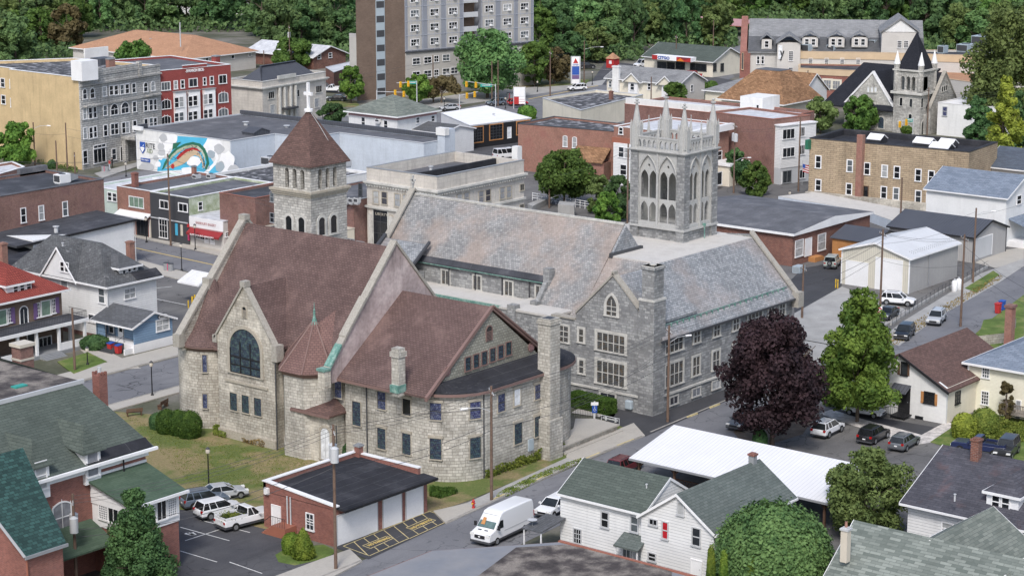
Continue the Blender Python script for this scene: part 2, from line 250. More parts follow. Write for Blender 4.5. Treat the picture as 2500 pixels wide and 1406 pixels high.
# ---------------------------------------------------------------- objects
def tag(o,label=None,cat=None,group=None,kind=None):
 if label: o['label']=label
 if cat: o['category']=cat
 if group: o['group']=group
 if kind: o['kind']=kind
 return o
def thing(name,label,cat,loc=(0,0,0),rz=0,group=None):
 o=bpy.data.objects.new(name,None);COL.objects.link(o);o.location=loc;o.rotation_euler=(0,0,rz);o.empty_display_size=.5
 return tag(o,label,cat,group)
def mloc(o): return Matrix.Translation(o.location)@o.rotation_euler.to_matrix().to_4x4()
class MB:
 """collects shapes;build() links them as one mesh object"""
 def __init__(s): s.v=[];s.f=[];s.cuts=[];s.auto=True
 def cut(s): s.auto=False;s.cuts.append((len(s.v),len(s.f)));return s
 def add(s,vs,fs):
  k=len(s.v)
  if s.auto: s.cuts.append((k,len(s.f)))
  s.v+= [tuple(map(float,p)) for p in vs];s.f+=[tuple(i+k for i in f) for f in fs];return s
 def box(s,x0,x1,y0,y1,z0,z1):
  return s.add([(x0,y0,z0),(x1,y0,z0),(x1,y1,z0),(x0,y1,z0),(x0,y0,z1),(x1,y0,z1),(x1,y1,z1),(x0,y1,z1)],[(0,3,2,1),(4,5,6,7),(0,1,5,4),(1,2,6,5),(2,3,7,6),(3,0,4,7)])
 def cbox(s,cx,cy,z0,wx,wy,h): return s.box(cx-wx/2,cx+wx/2,cy-wy/2,cy+wy/2,z0,z0+h)
 def prism(s,p,z0,z1,top=None):
  n=len(p);a=sum(p[i][0]*p[(i+1)%n][1]-p[(i+1)%n][0]*p[i][1] for i in range(n))
  if a<0: p=p[::-1];top=top[::-1] if top else None
  t=top or p
  return s.add([(x,y,z0) for x,y in p]+[(x,y,z1) for x,y in t],[tuple(range(n))[::-1],tuple(range(n,2*n))]+[(i,(i+1)%n,n+(i+1)%n,n+i) for i in range(n)])
 def slab(s,p,th):
  """a sloping sheet: top polygon p (3D), th thick downward"""
  n=len(p);nz=sum((p[i][0]-p[(i+1)%n][0])*0+(p[i][0]*p[(i+1)%n][1]-p[(i+1)%n][0]*p[i][1]) for i in range(n))
  if nz<0: p=p[::-1]
  return s.add(list(p)+[(x,y,z-th) for x,y,z in p],[tuple(range(n)),tuple(range(n,2*n))[::-1]]+[(i,n+i,n+(i+1)%n,(i+1)%n) for i in range(n)])
 def cyl(s,x,y,z0,z1,r0,r1=None,n=12,ph=0):
  r1=r0 if r1 is None else r1
  a=[(math.cos(ph+2*PI*i/n),math.sin(ph+2*PI*i/n)) for i in range(n)]
  return s.add([(x+r0*c,y+r0*d,z0) for c,d in a]+[(x+r1*c,y+r1*d,z1) for c,d in a],[tuple(range(n))[::-1],tuple(range(n,2*n))]+[(i,(i+1)%n,n+(i+1)%n,n+i) for i in range(n)])
 def lathe(s,x,y,prof,n=12,ph=0):
  k=len(prof);vs=[(x+r*math.cos(ph+2*PI*i/n),y+r*math.sin(ph+2*PI*i/n),z) for r,z in prof for i in range(n)]
  fs=[(j*n+i,j*n+(i+1)%n,(j+1)*n+(i+1)%n,(j+1)*n+i) for j in range(k-1) for i in range(n)]+[tuple(range(n))[::-1],tuple(range((k-1)*n,k*n))]
  return s.add(vs,fs)
 def tube(s,pts,r,n=6,r1=None):
  pts=[Vector(p) for p in pts];m=len(pts);r1=r if r1 is None else r1;vs=[]
  for i,p in enumerate(pts):
   d=(pts[min(i+1,m-1)]-pts[max(i-1,0)]).normalized();a=d.orthogonal().normalized() if abs(d.z)>.95 else d.cross(Vector((0,0,1))).normalized();b=d.cross(a)
   rr=r+(r1-r)*i/max(1,m-1)
   vs+=[p+a*(rr*math.cos(2*PI*k/n))+b*(rr*math.sin(2*PI*k/n)) for k in range(n)]
  fs=[(j*n+k,j*n+(k+1)%n,(j+1)*n+(k+1)%n,(j+1)*n+k) for j in range(m-1) for k in range(n)]+[tuple(range(n))[::-1],tuple(range((m-1)*n,m*n))]
  return s.add(vs,fs)
 def plate(s,face,off,outline,holes,th):
  """a wall sheet with openings. face 'S': (a,z)->(a,off,z) going back to +y;'W': (a,z)->(off,a,z) going back to +x"""
  loops=[outline]+holes;flat=[p for l in loops for p in l]
  tri=tessellate_polygon([[Vector((a,b,0)) for a,b in l] for l in loops])
  q=(lambda a,b,t:(a,off+t,b)) if face=='S' else (lambda a,b,t:(off+t,a,b))
  n=len(flat);vs=[q(a,b,0) for a,b in flat]+[q(a,b,th) for a,b in flat];fs=[tuple(t) for t in tri]+[tuple(i+n for i in t) for t in tri];k=0
  for l in loops:
   m=len(l);fs+=[(k+i,k+(i+1)%m,n+k+(i+1)%m,n+k+i) for i in range(m)];k+=m
  s.add(vs,fs);s.fix=True;return s
 def each(s,name,mat,parent=None,**kw):
  c=s.cuts+[(len(s.v),len(s.f))];out=[]
  for (a,b),(a2,b2) in zip(c,c[1:]):
   m=MB();m.v=s.v[a:a2];m.f=[tuple(i-a for i in f) for f in s.f[b:b2]];out.append(m.build(name,mat,parent,**kw))
  return out
 def build(s,name,mat,parent=None,world=False,smooth=False,**kw):
  me=bpy.data.meshes.new(name)
  v=s.v
  if world and parent is not None:
   mi=mloc(parent).inverted();v=[tuple(mi@Vector(p)) for p in v]
  me.from_pydata(v,[],s.f);
  if getattr(s,'fix',False) or kw.get('fix'):
   bm=bmesh.new();bm.from_mesh(me);bmesh.ops.remove_doubles(bm,verts=bm.verts,dist=1e-5);bmesh.ops.recalc_face_normals(bm,faces=bm.faces);bm.to_mesh(me);bm.free()
  uvmap(me,kw.get('uvo',(0,0)))
  me.materials.append(M[mat] if isinstance(mat,str) else mat)
  if smooth: me.shade_smooth();me.set_sharp_from_angle(angle=R_(40))
  o=bpy.data.objects.new(name,me);COL.objects.link(o)
  if parent is not None: o.parent=parent
  return o
def uvmap(me,uo=(0,0)):
 ul=me.uv_layers.new(name='m');nv=len(me.vertices)
 if not nv: return
 co_=np.empty(nv*3);me.vertices.foreach_get('co',co_);co_=co_.reshape(-1,3)
 me.calc_loop_triangles() if False else None
 nl=len(me.loops);vi=np.empty(nl,int);me.loops.foreach_get('vertex_index',vi)
 npoly=len(me.polygons);nr=np.empty(npoly*3);me.polygons.foreach_get('normal',nr);nr=nr.reshape(-1,3)
 lt=np.empty(npoly,int);me.polygons.foreach_get('loop_total',lt);pi=np.repeat(np.arange(npoly),lt)
 ls=np.empty(npoly,int);me.polygons.foreach_get('loop_start',ls)
 t=np.stack([-nr[:,1],nr[:,0],np.zeros(npoly)],1);ln=np.linalg.norm(t,axis=1);flat=ln<.12
 t[flat]=(1,0,0);ln[flat]=1;t/=ln[:,None];b=np.cross(nr,t)
 p=co_[vi];uv=np.stack([(p*t[pi]).sum(1)+uo[0],(p*b[pi]).sum(1)+uo[1]],1)
 ul.data.foreach_set('uv',uv.ravel())
# local-frame sight lines
def lray(root,px,py):
 mi=mloc(root).inverted();o=mi@Vector(_C);d=mi.to_3x3()@Vector(ray(px,py));return o,d
def on(root,face,off,px,py):
 """where the photo point lies on the face plane, in the thing's frame"""
 o,d=lray(root,px,py);i=1 if face=='S' else 0;t=(off-o[i])/d[i];p=o+d*t;return p
# ---------------------------------------------------------------- windows and doors
def arch(w,h,top='flat',n=8):
 """opening outline, x centred, z from 0"""
 a=w/2
 if top=='round': zs=max(h-a,.01);r=[(a*math.cos(t),zs+a*math.sin(t)) for t in np.linspace(0,PI,n*2+1)]
 elif top=='seg': s=.18*w;zs=h-s;R=(a*a+s*s)/(2*s);th=math.asin(a/R);r=[(R*math.sin(t),zs-R+s+R*math.cos(t)) for t in np.linspace(th,-th,n+1)]
 elif top=='point':
  zs=max(h-w*.95,.05);k=(h-zs)**2;R=(a*a+k)/(2*a);th=math.asin(min(1,(h-zs)/R))
  r=[(a-R+R*math.cos(t),zs+R*math.sin(t)) for t in np.linspace(0,th,n+1)];r+=[(-x,z) for x,z in r[::-1][1:]]
 else: r=[(a,h),(-a,h)]
 return [(-a,0),(a,0)]+[q for q in r if not (abs(q[1])<1e-4)]
_wc={}
def winmesh(w,h,top='flat',nx=1,ny=1,rail=False,cas=.1,cmat='p_white',fmat=None,gmat='pane',sill=.12,dep=.07,fw=.05,lintel=0,lmat=None,quoin=False,ac=False):
 key=(round(w,2),round(h,2),top,nx,ny,rail,cas,cmat,fmat,gmat,sill,dep,fw,lintel,lmat,quoin)
 if key in _wc: return _wc[key]
 w,h=key[0],key[1];O=arch(w,h,top);n=len(O);s=MB();e=cas
 if top=='flat' : Q=[(-w/2-e,-e if not sill else 0),(w/2+e,-e if not sill else 0),(w/2+e,h+e),(-w/2-e,h+e)]
 else:
  cx,cz=0,h*.5;Q=[]
  for (x,z) in O:
   if z==0: Q.append((x+(e if x>0 else -e),0))
   else:
    zs=h-w/2 if top=='round' else h-w*.6;dx,dz=x,max(0,z-zs);l=math.hypot(dx,dz) or 1;Q.append((x+dx/l*e,z+dz/l*e))
 vs=[(x,-dep,z) for x,z in O]+[(x,-dep,z) for x,z in Q]+[(x,-.004,z) for x,z in O]+[(x,.02,z) for x,z in Q]
 fs=[]
 for i in range(n):
  j=(i+1)%n;fs+=[(i,n+i,n+j,j),(n+i,3*n+i,3*n+j,n+j),(i,j,2*n+j,2*n+i)]
 s.add(vs,fs)
 if sill: s.box(-w/2-e-.05,w/2+e+.05,-dep-.06,.02,-sill,0)
 if lintel: s.box(-w/2-e-.12,w/2+e+.12,-dep-.02,.02,h+e,h+e+lintel)
 if quoin:
  k=0;z=0.
  while z<h:
   if k%2==0: s.box(-w/2-e-.16,-w/2-e,-dep+.01,.02,z,min(h,z+.3));s.box(w/2+e,w/2+e+.16,-dep+.01,.02,z,min(h,z+.3))
   z+=.3;k+=1
 s.fix=True
 # sash bars, set inside the casing
 b=MB();y0,y1=-dep*.75,-.006;zt=h if top=='flat' else (h-w*.5 if top!='seg' else h-.05);bw=fw*.5
 for i in range(1,nx):
  x=-w/2+w*i/nx;b.box(x-bw,x+bw,y0,y1,0,zt+ (0 if top=='flat' else w*.18))
 for i in range(1,ny):
  z=zt*i/ny;b.box(-w/2,w/2,y0*.9,y1,z-bw,z+bw)
 if rail: b.box(-w/2,w/2,y0,y1,h*.5-.045,h*.5+.045)
 ed=fw*.6
 b.box(-w/2,-w/2+ed,y0,y1,0,zt);b.box(w/2-ed,w/2,y0,y1,0,zt);b.box(-w/2+ed,w/2-ed,y0,y1,0,ed)
 if top=='flat': b.box(-w/2+ed,w/2-ed,y0,y1,h-ed,h)
 me=[]
 for nm,mb,mt in (('window',s,cmat),('sash',b,fmat or cmat)):
  o=mb.build(nm,mt);me.append(o.data);bpy.data.objects.remove(o)
 g=MB();g.add([(x,-.012,z) for x,z in O],[tuple(range(n))]);o=g.build('pane',gmat);me.append(o.data);bpy.data.objects.remove(o)
 _wc[key]=me;return me
def put(root,name,me,M4,parent=None):
 o=bpy.data.objects.new(name,me);COL.objects.link(o);o.parent=parent or root;o.matrix_local=M4;return o
RW=Matrix.Rotation(-PI/2,4,'Z')
def window(root,face,x,y,z,w,h,name='window',rot=None,**st):
 me=winmesh(w,h,**st);M4=Matrix.Translation((x,y,z))@(rot if rot is not None else (RW if face=='W' else Matrix.Identity(4)))
 o=put(root,name,me[0],M4)
 for nm,m in (('sash',me[1]),('pane',me[2])):
  c=bpy.data.objects.new(nm,m);COL.objects.link(c);c.parent=o
 return o
def winpx(root,face,off,pts,name='window',snap=True,**st):
 """windows at photo rectangles (cx,cy,w,h), on the wall plane"""
 q=[]
 for (cx,cy,w,h) in pts:
  a=on(root,face,off,cx-w/2,cy);b=on(root,face,off,cx+w/2,cy);t=on(root,face,off,cx,cy-h/2);d=on(root,face,off,cx,cy+h/2);c=on(root,face,off,cx,cy)
  ww=abs(b[0]-a[0]) if face=='S' else abs(b[1]-a[1]);q.append([c,ww,t[2]-d[2],d[2]])
 if snap and q:
  mw=sum(k[1] for k in q)/len(q);mh=sum(k[2] for k in q)/len(q)
  for k in q: k[1]=mw;k[3]=k[3]+(k[2]-mh)/2;k[2]=mh
 r=[]
 for c,ww,hh,z in q:
  x,y=(c[0],off) if face=='S' else (off,c[1])
  r.append(window(root,face,x,y,z,ww,hh,name,**st))
 return r
def door(root,face,x,y,w,h,mat='p_white',z=0,name='door',frame='p_white',glassm=None,panels=0):
 M4=Matrix.Translation((x,y,z))@(RW if face=='W' else Matrix.Identity(4))
 s=MB();s.box(-w/2,w/2,-.05,.02,0,h)
 if panels:
  for i in range(1,panels): s.box(-w/2+.02,w/2-.02,-.06,-.05,h*i/panels-.012,h*i/panels+.012)
 o=s.build(name,mat,root);o.matrix_local=M4
 f=MB();f.box(-w/2-.1,-w/2,-.08,.02,0,h+.1);f.box(w/2,w/2+.1,-.08,.02,0,h+.1);f.box(-w/2,w/2,-.08,.02,h,h+.1);f.build('frame',frame,o)
 if glassm: g=MB();g.box(-w*.32,w*.32,-.07,-.05,h*.35,h*.9);g.build('pane',glassm,o)
 elif w<1.4: g=MB();g.cyl(w*.38,-.09,h*.45,h*.48,.035,n=8);g.build('handle','p_grey',o)
 return o
def doorpx(root,face,off,cx,cy,w,h,**k):
 a=on(root,face,off,cx-w/2,cy);b=on(root,face,off,cx+w/2,cy);t=on(root,face,off,cx,cy-h/2);d=on(root,face,off,cx,cy+h/2)
 c=on(root,face,off,cx,cy);ww=abs(b[0]-a[0]) if face=='S' else abs(b[1]-a[1])
 return door(root,face,c[0] if face=='S' else off,off if face=='S' else c[1],ww,t[2]-d[2],z=d[2],**k)
def text(root,s,face,x,y,z,width,mat,name='lettering',hgt=None,rot=None,bold=0,dep=.02):
 cu=bpy.data.curves.new('t','FONT');cu.body=s;cu.align_x='CENTER';cu.size=1;cu.extrude=.02;cu.offset=bold
 o=bpy.data.objects.new('t',cu);COL.objects.link(o);dg=bpy.context.evaluated_depsgraph_get();me=bpy.data.meshes.new_from_object(o.evaluated_get(dg));bpy.data.objects.remove(o)
 xs=[v.co.x for v in me.vertices];ys=[v.co.y for v in me.vertices];k=width/(max(xs)-min(xs));kh=(hgt/(max(ys)-min(ys))) if hgt else k
 for v in me.vertices: v.co=(v.co.x*k,-v.co.z-.0,v.co.y*kh)
 me.materials.clear();me.materials.append(M[mat]);uvmap(me)
 oo=bpy.data.objects.new(name,me);COL.objects.link(oo);oo.parent=root
 oo.matrix_local=Matrix.Translation((x,y,z))@(rot if rot is not None else (RW if face=='W' else Matrix.Identity(4)))
 return oo
def textpx(root,s,face,off,cx,cy,wpx,hpx,mat,**k):
 a=on(root,face,off,cx-wpx/2,cy);b=on(root,face,off,cx+wpx/2,cy);t=on(root,face,off,cx,cy-hpx/2);d=on(root,face,off,cx,cy+hpx/2);c=on(root,face,off,cx,cy)
 w=abs(b[0]-a[0]) if face=='S' else abs(b[1]-a[1])
 return text(root,s,face,c[0],c[1],d[2],w,mat,hgt=t[2]-d[2],**k)
# ---------------------------------------------------------------- building pieces (thing's frame)
def walls(r,x0,x1,y0,y1,z1,mat,z0=-.3,name='wall'): return MB().box(x0,x1,y0,y1,z0,z1).build(name,mat,r)
def flat(r,x0,x1,y0,y1,z,mat='tar_dark',par=.5,cop='p_white',pw=.25,wall=None,dz=.08):
 """flat roof: wall top at z, parapet ring par high inside, coping on top"""
 MB().box(x0+pw,x1-pw,y0+pw,y1-pw,z-.4,z-par+.02 if par else z+.05).build('roof',mat,r)
 if par:
  s=MB()
  for a in ((x0,x1,y0,y0+pw),(x0,x1,y1-pw,y1),(x0,x0+pw,y0+pw,y1-pw),(x1-pw,x1,y0+pw,y1-pw)): s.box(a[0],a[1],a[2],a[3],z-par-.3,z)
  s.build('parapet',wall or mat,r)
 s=MB();e=.06
 for a in ((x0-e,x1+e,y0-e,y0+pw+e),(x0-e,x1+e,y1-pw-e,y1+e),(x0-e,x0+pw+e,y0+pw+e,y1-pw-e),(x1-pw-e,x1+e,y0+pw+e,y1-pw-e)): s.box(a[0],a[1],a[2],a[3],z,z+dz)
 s.build('coping',cop,r)
def box_flat(r,x0,x1,y0,y1,z,wall,roofm='tar_dark',par=.5,cop='p_white',pw=.25,**k):
 ztop=z-par-.02 if par else z
 if par:
  s=MB();s.box(x0,x1,y0,y1,-.3,z-par-.05)
  for a in ((x0,x1,y0,y0+pw),(x0,x1,y1-pw,y1),(x0,x0+pw,y0+pw,y1-pw),(x1-pw,x1,y0+pw,y1-pw)): s.box(a[0],a[1],a[2],a[3],z-par-.05,z)
  s.build('wall',wall,r)
  MB().box(x0+pw,x1-pw,y0+pw,y1-pw,z-par-.05,z-par).build('roof',roofm,r)
 else:
  MB().box(x0,x1,y0,y1,-.3,z-.05).build('wall',wall,r);MB().box(x0+pw,x1-pw,y0+pw,y1-pw,z-.05,z).build('roof',roofm,r)
 s=MB();e=.07
 for a in ((x0-e,x1+e,y0-e,y0+pw),(x0-e,x1+e,y1-pw,y1+e),(x0-e,x0+pw,y0+pw,y1-pw),(x1-pw,x1+e,y0+pw,y1-pw)): s.box(a[0],a[1],a[2],a[3],z,z+.08)
 s.build('coping',cop,r)
def gable(r,x0,x1,y0,y1,z,rise,ax,wall,roofm,oh=.35,og=.3,trim='p_white',z0=-.3,th=.16,fx=.5,walls_=True,gm=None,name='roof'):
 """gabled block: eaves at z;ridge runs along ax ('x' or 'y'), at fraction fx across"""
 if ax=='x':
  m=y0+(y1-y0)*fx;zr=z+rise;k0=rise/(m-y0);k1=rise/(y1-m)
  if walls_: MB().box(x0,x1,y0,y1,z0,z).build('wall',wall,r);MB().add([(x0,y0,z),(x0,y1,z),(x0,m,zr-.03),(x1,y0,z),(x1,y1,z),(x1,m,zr-.03)],[(0,2,1),(3,4,5),(0,3,5,2),(1,2,5,4)]).build('gable_wall',gm or wall,r,fix=True)
  s=MB();s.slab([(x0-og,y0-oh,z-oh*k0+th),(x1+og,y0-oh,z-oh*k0+th),(x1+og,m,zr+th),(x0-og,m,zr+th)],th);s.slab([(x0-og,m,zr+th),(x1+og,m,zr+th),(x1+og,y1+oh,z-oh*k1+th),(x0-og,y1+oh,z-oh*k1+th)],th)
  o=s.build(name,roofm,r)
  if trim:
   t=MB();e=.05
   for X in (x0-og-e,x1+og): t.slab([(X,y0-oh,z-oh*k0+th+.01),(X+e,y0-oh,z-oh*k0+th+.01),(X+e,m,zr+th+.01),(X,m,zr+th+.01)],.26);t.slab([(X,m,zr+th+.01),(X+e,m,zr+th+.01),(X+e,y1+oh,z-oh*k1+th+.01),(X,y1+oh,z-oh*k1+th+.01)],.26)
   t.box(x0-og,x1+og,y0-oh-.1,y0-oh,z-oh*k0-.06,z-oh*k0+.13);t.box(x0-og,x1+og,y1+oh,y1+oh+.1,z-oh*k1-.06,z-oh*k1+.13);t.build('trim',trim,r)
 else:
  m=x0+(x1-x0)*fx;zr=z+rise;k0=rise/(m-x0);k1=rise/(x1-m)
  if walls_: MB().box(x0,x1,y0,y1,z0,z).build('wall',wall,r);MB().add([(x0,y0,z),(x1,y0,z),(m,y0,zr-.03),(x0,y1,z),(x1,y1,z),(m,y1,zr-.03)],[(0,1,2),(3,5,4),(0,2,5,3),(1,4,5,2)]).build('gable_wall',gm or wall,r,fix=True)
  s=MB();s.slab([(x0-oh,y0-og,z-oh*k0+th),(m,y0-og,zr+th),(m,y1+og,zr+th),(x0-oh,y1+og,z-oh*k0+th)],th);s.slab([(m,y0-og,zr+th),(x1+oh,y0-og,z-oh*k1+th),(x1+oh,y1+og,z-oh*k1+th),(m,y1+og,zr+th)],th)
  o=s.build(name,roofm,r)
  if trim:
   t=MB();e=.05
   for Y in (y0-og-e,y1+og): t.slab([(x0-oh,Y,z-oh*k0+th+.01),(x0-oh,Y+e,z-oh*k0+th+.01),(m,Y+e,zr+th+.01),(m,Y,zr+th+.01)],.26);t.slab([(m,Y,zr+th+.01),(m,Y+e,zr+th+.01),(x1+oh,Y+e,z-oh*k1+th+.01),(x1+oh,Y,z-oh*k1+th+.01)],.26)
   t.box(x0-oh-.1,x0-oh,y0-og,y1+og,z-oh*k0-.06,z-oh*k0+.13);t.box(x1+oh,x1+oh+.1,y0-og,y1+og,z-oh*k1-.06,z-oh*k1+.13);t.build('trim',trim,r)
 return o
def hip(r,x0,x1,y0,y1,z,rise,wall,roofm,oh=.4,deck=None,trim='p_white',z0=-.3,th=.15,ridge=None,walls_=True):
 """hipped block;ridge=(xa,xb,ya,yb) top rectangle (may be a line or point)"""
 if walls_: MB().box(x0,x1,y0,y1,z0,z).build('wall',wall,r)
 X0,X1,Y0,Y1=x0-oh,x1+oh,y0-oh,y1+oh
 if ridge is None:
  d=min(X1-X0,Y1-Y0)/2;ridge=(X0+d,X1-d,Y0+d,Y1-d)
 a,b,c,d=ridge;zt=z+rise;E=[(X0,Y0,z),(X1,Y0,z),(X1,Y1,z),(X0,Y1,z)];T=[(a,c,zt),(b,c,zt),(b,d,zt),(a,d,zt)]
 s=MB();s.add(E+T+[(X0,Y0,z-th),(X1,Y0,z-th),(X1,Y1,z-th),(X0,Y1,z-th)],[(0,1,5,4),(1,2,6,5),(2,3,7,6),(3,0,4,7),(4,5,6,7),(8,11,10,9),(0,8,9,1),(1,9,10,2),(2,10,11,3),(3,11,8,0)]);o=s.build('roof',roofm,r,fix=True)
 if trim:
  t=MB();e=.07
  for q in ((X0-e,X1+e,Y0-e,Y0),(X0-e,X1+e,Y1,Y1+e),(X0-e,X0,Y0,Y1),(X1,X1+e,Y0,Y1)): t.box(*q,z-.22,z+.02)
  t.build('trim',trim,r)
 if deck: MB().box(a,b,c,d,zt-.02,zt+.12).build('deck',deck,r)
 return o
def chimney(r,x,y,z0,z1,w=.9,d=.7,mat='brick_red',cap='p_grey',pots=0,world=False):
 o=MB().cbox(x,y,z0,w,d,z1-z0-.25).build('chimney',mat,r,world=world)
 c=MB().cbox(x,y,z1-.25,w+.16,d+.16,.16);c.cbox(x,y,z1-.09,w*.8,d*.8,.09);c=c.build('chimney_cap',cap,r,world=world);c.parent=o
 if pots: p=MB().cyl(x,y,z1-.02,z1+.45,.13,.11,8).build('chimney_pot','brick_orange',r,world=world);p.parent=o
 return o
def vent(r,x,y,z,h=.5,rad=.08,mat='p_light_grey',world=False): return MB().cyl(x,y,z,z+h,rad,n=8).cyl(x,y,z+h,z+h+.08,rad*1.6,n=8).build('vent_pipe',mat,r,world=world)
def sheet(name,pts,z,mat,px=True,th=0,label=None,cat=None,kind='structure'):
 p=[tuple(G(a,b,z)[:2]) if px else (a,b) for a,b in pts]
 s=MB()
 if th: s.prism(p,z-th,z)
 else:
  n=len(p);a=sum(p[i][0]*p[(i+1)%n][1]-p[(i+1)%n][0]*p[i][1] for i in range(n));p=p if a>0 else p[::-1]
  s.add([(x,y,z) for x,y in p],[tuple(range(n))])
 return tag(s.build(name,mat),label,cat,kind=kind)
# ---------------------------------------------------------------- the ground, streets and lots (world metres)
def band(name,pts,wid,z,mat,th=0):
 """strip along a polyline, wid to the right-hand side"""
 P=[Vector((a,b)) for a,b in pts];L=[];Rr=[]
 for i,p in enumerate(P):
  d=(P[min(i+1,len(P)-1)]-P[max(i-1,0)]).normalized();n=Vector((d.y,-d.x));L.append(p);Rr.append(p+n*wid)
 return sheet(name,[tuple(q) for q in L+Rr[::-1]],z,mat,px=False,th=th)
def W(x,y,z=0): return tuple(G(x,y,z)[:2])
# ground out to the hills
s=MB();n=44;X0,Y0,DX,DY=-20,-60,1500/n,1500/n
def hillz(x,y):
 f=x*math.cos(CT)+y*math.sin(CT);l=x*math.sin(CT)-y*math.cos(CT)
 return 0.
for i in range(n+1):
 for j in range(n+1): x,y=X0+i*DX,Y0+j*DY;s.v.append((x,y,hillz(x,y)-.02))
s.f=[(i*(n+1)+j,(i+1)*(n+1)+j,(i+1)*(n+1)+j+1,i*(n+1)+j+1) for i in range(n) for j in range(n)]
tag(s.build('ground','ground_mix',smooth=True),kind='structure')
LC=[(95,119.5),(126.5,122.9),(149,124.6),(178,126.6),(214,128.6),(233,127.2),(262,134),(300,139.5),(360,146)]   # side street, church-side kerb
sheet('town_lots',[(150,60),(230,60),(330,120),(360,150),(350,210),(330,300),(215,300),(214,128),(150,123)],.004,'asphalt_lot',px=False)
band('side_street',LC,9.0,.012,'asphalt')
sheet('cross_street',[(217,128),(233,126),(233,200),(240,320),(225,320),(217,200)],.016,'asphalt',px=False)
sheet('main_street',[(200,176),(203,192),(206,238),(212,300),(222,330),(236,330),(226,300),(217.5,251),(215,225),(213,192),(213,176)],.012,'asphalt',px=False)
sheet('west_street',[(80,179.5),(215,180.5),(215,190.6),(80,189)],.02,'asphalt',px=False)
sheet('hotel_street',[(215,292),(262,299),(330,305),(440,318),(600,330),(600,316),(440,304),(345,287),(262,287),(215,280)],.02,'asphalt',px=False)
sheet('avenue',[(345,287),(352,262),(470,300),(620,340),(600,352),(440,318),(352,300),(330,345),(318,345),(338,300)],.024,'asphalt',px=False)
sheet('station_forecourt',[W(1440,205),W(1480,150),W(1610,165),W(1780,195),W(1900,215),W(1770,240),W(1700,232),W(1560,215)],.028,'asphalt_dark',px=False)
sheet('alley',[W(1795,190),W(1865,175),W(1790,125),W(1740,118)],.03,'asphalt_lot',px=False)
sheet('bank_lot',[W(795,225),W(870,235),W(870,160),W(800,150)],.03,'asphalt_dark',px=False)
sheet('van_lot',[W(1140,372),W(1265,388),W(1265,330),W(1110,340),W(1050,430),W(1130,430)],.03,'asphalt_dark',px=False)
sheet('ochre_lawn',[W(795,262),W(880,262),W(860,232),W(795,240)],.034,'lawn',px=False)
sheet('avenue_pavement',[W(800,275),W(860,268),W(1180,222),W(1410,205),W(1480,195),W(1470,208),W(1200,246),W(1080,262),W(880,290)],.036,'concrete_grey',px=False,th=.04)
sheet('verge',[W(1010,262),W(1230,225),W(1330,206),W(1300,190),W(1100,215),W(960,262)],.03,'lawn',px=False)
sheet('upper_verge',[W(1310,214),W(1430,206),W(1440,196),W(1330,190)],.045,'lawn',px=False)
# church lawn and pavements
sheet('church_lawn',[(128,138),(137,127.4),(150,126.9),(187,128.9),(187,131),(170,136),(152,172),(149,178.5),(143,178.5),(128,150)],.03,'lawn',px=False)
band('west_pavement',[(214,180.2),(80,179.2)],-2.2,.13,'concrete',th=.13)
band('west_far_pavement',[(80,189.2),(203,190.6)],-4.3,.13,'concrete',th=.13)
band('kerb_pavement',[(131.5,124.6),(138,125),(144,125.6)],-.01,.05,'concrete')
sheet('corner_pavement',[(112,119),(117,120.8),(130,122.8),(131,123.0),(132.6,126.0),(128.5,126.2),(121,126.2),(112,124)],.12,'concrete',px=False,th=.12)
sheet('hydrant_pavement',[(143.4,124.0),(149,124.5),(149,126.4),(145.4,127.3)],.12,'concrete',px=False,th=.12)
sheet('church_pavement',[(149,124.5),(169,126.3),(169,128.2),(149,126.4)],.10,'concrete_grey',px=False,th=.1)
sheet('terrace_pavement',[(166.5,126.0),(178.4,126.5),(181.5,130.2),(169.4,129.6),(167,128.2)],.13,'concrete',px=False,th=.13)
sheet('church_apron',[(178.4,126.4),(215,128.7),(215,130.35),(185.2,130.35),(185.1,136),(181,134.5)],.05,'asphalt_new',px=False)
sheet('garage_apron',[(131.8,123.0),(143.4,124.2),(145.4,127.5),(132.2,127.5)],.04,'asphalt_new',px=False)
sheet('parking_lot',[(112,124),(121,126.3),(128.5,126.3),(132,130),(131.7,144.5),(129,150),(112,150)],.035,'asphalt_dark',px=False)
sheet('shrub_lawn',[W(672,1355),W(700,1338),W(790,1330),W(822,1345),W(800,1362),W(720,1380),W(680,1372)],.06,'grass_green',px=False,th=.05)
sheet('hedge_path',[(181.5,133),(184.9,134.8),(184.9,139),(180.6,138)],.05,'concrete',px=False)
# bakery side pavement, near pavement
sheet('bakery_pavement',[(217.5,251),(216.2,234.2),(214.6,218),(214,195),(226,195),(226,232),(219.5,236),(220.5,262),(218.5,262)],.13,'concrete',px=False,th=.13)
sheet('main_near_pavement',[(206.6,241),(203.3,217),(201.5,193),(198.8,193),(200,218),(203,242)],.13,'concrete',px=False,th=.13)
sheet('bank_drive_lot',[(178,193.5),(198.8,193.2),(200.5,222),(203,243),(192,243),(180,214)],.02,'asphalt_lot',px=False)
sheet('hotel_pavement',[W(230,425),W(335,398),W(335,408),W(250,436)],.12,'concrete_grey',px=False,th=.1)
sheet('house_path',[W(190,850),W(235,842),W(345,900),W(260,905)],.05,'concrete',px=False)
sheet('house_lawn',[W(140,885),W(215,862),W(262,885),W(180,915)],.14,'grass_green',px=False,th=.1)
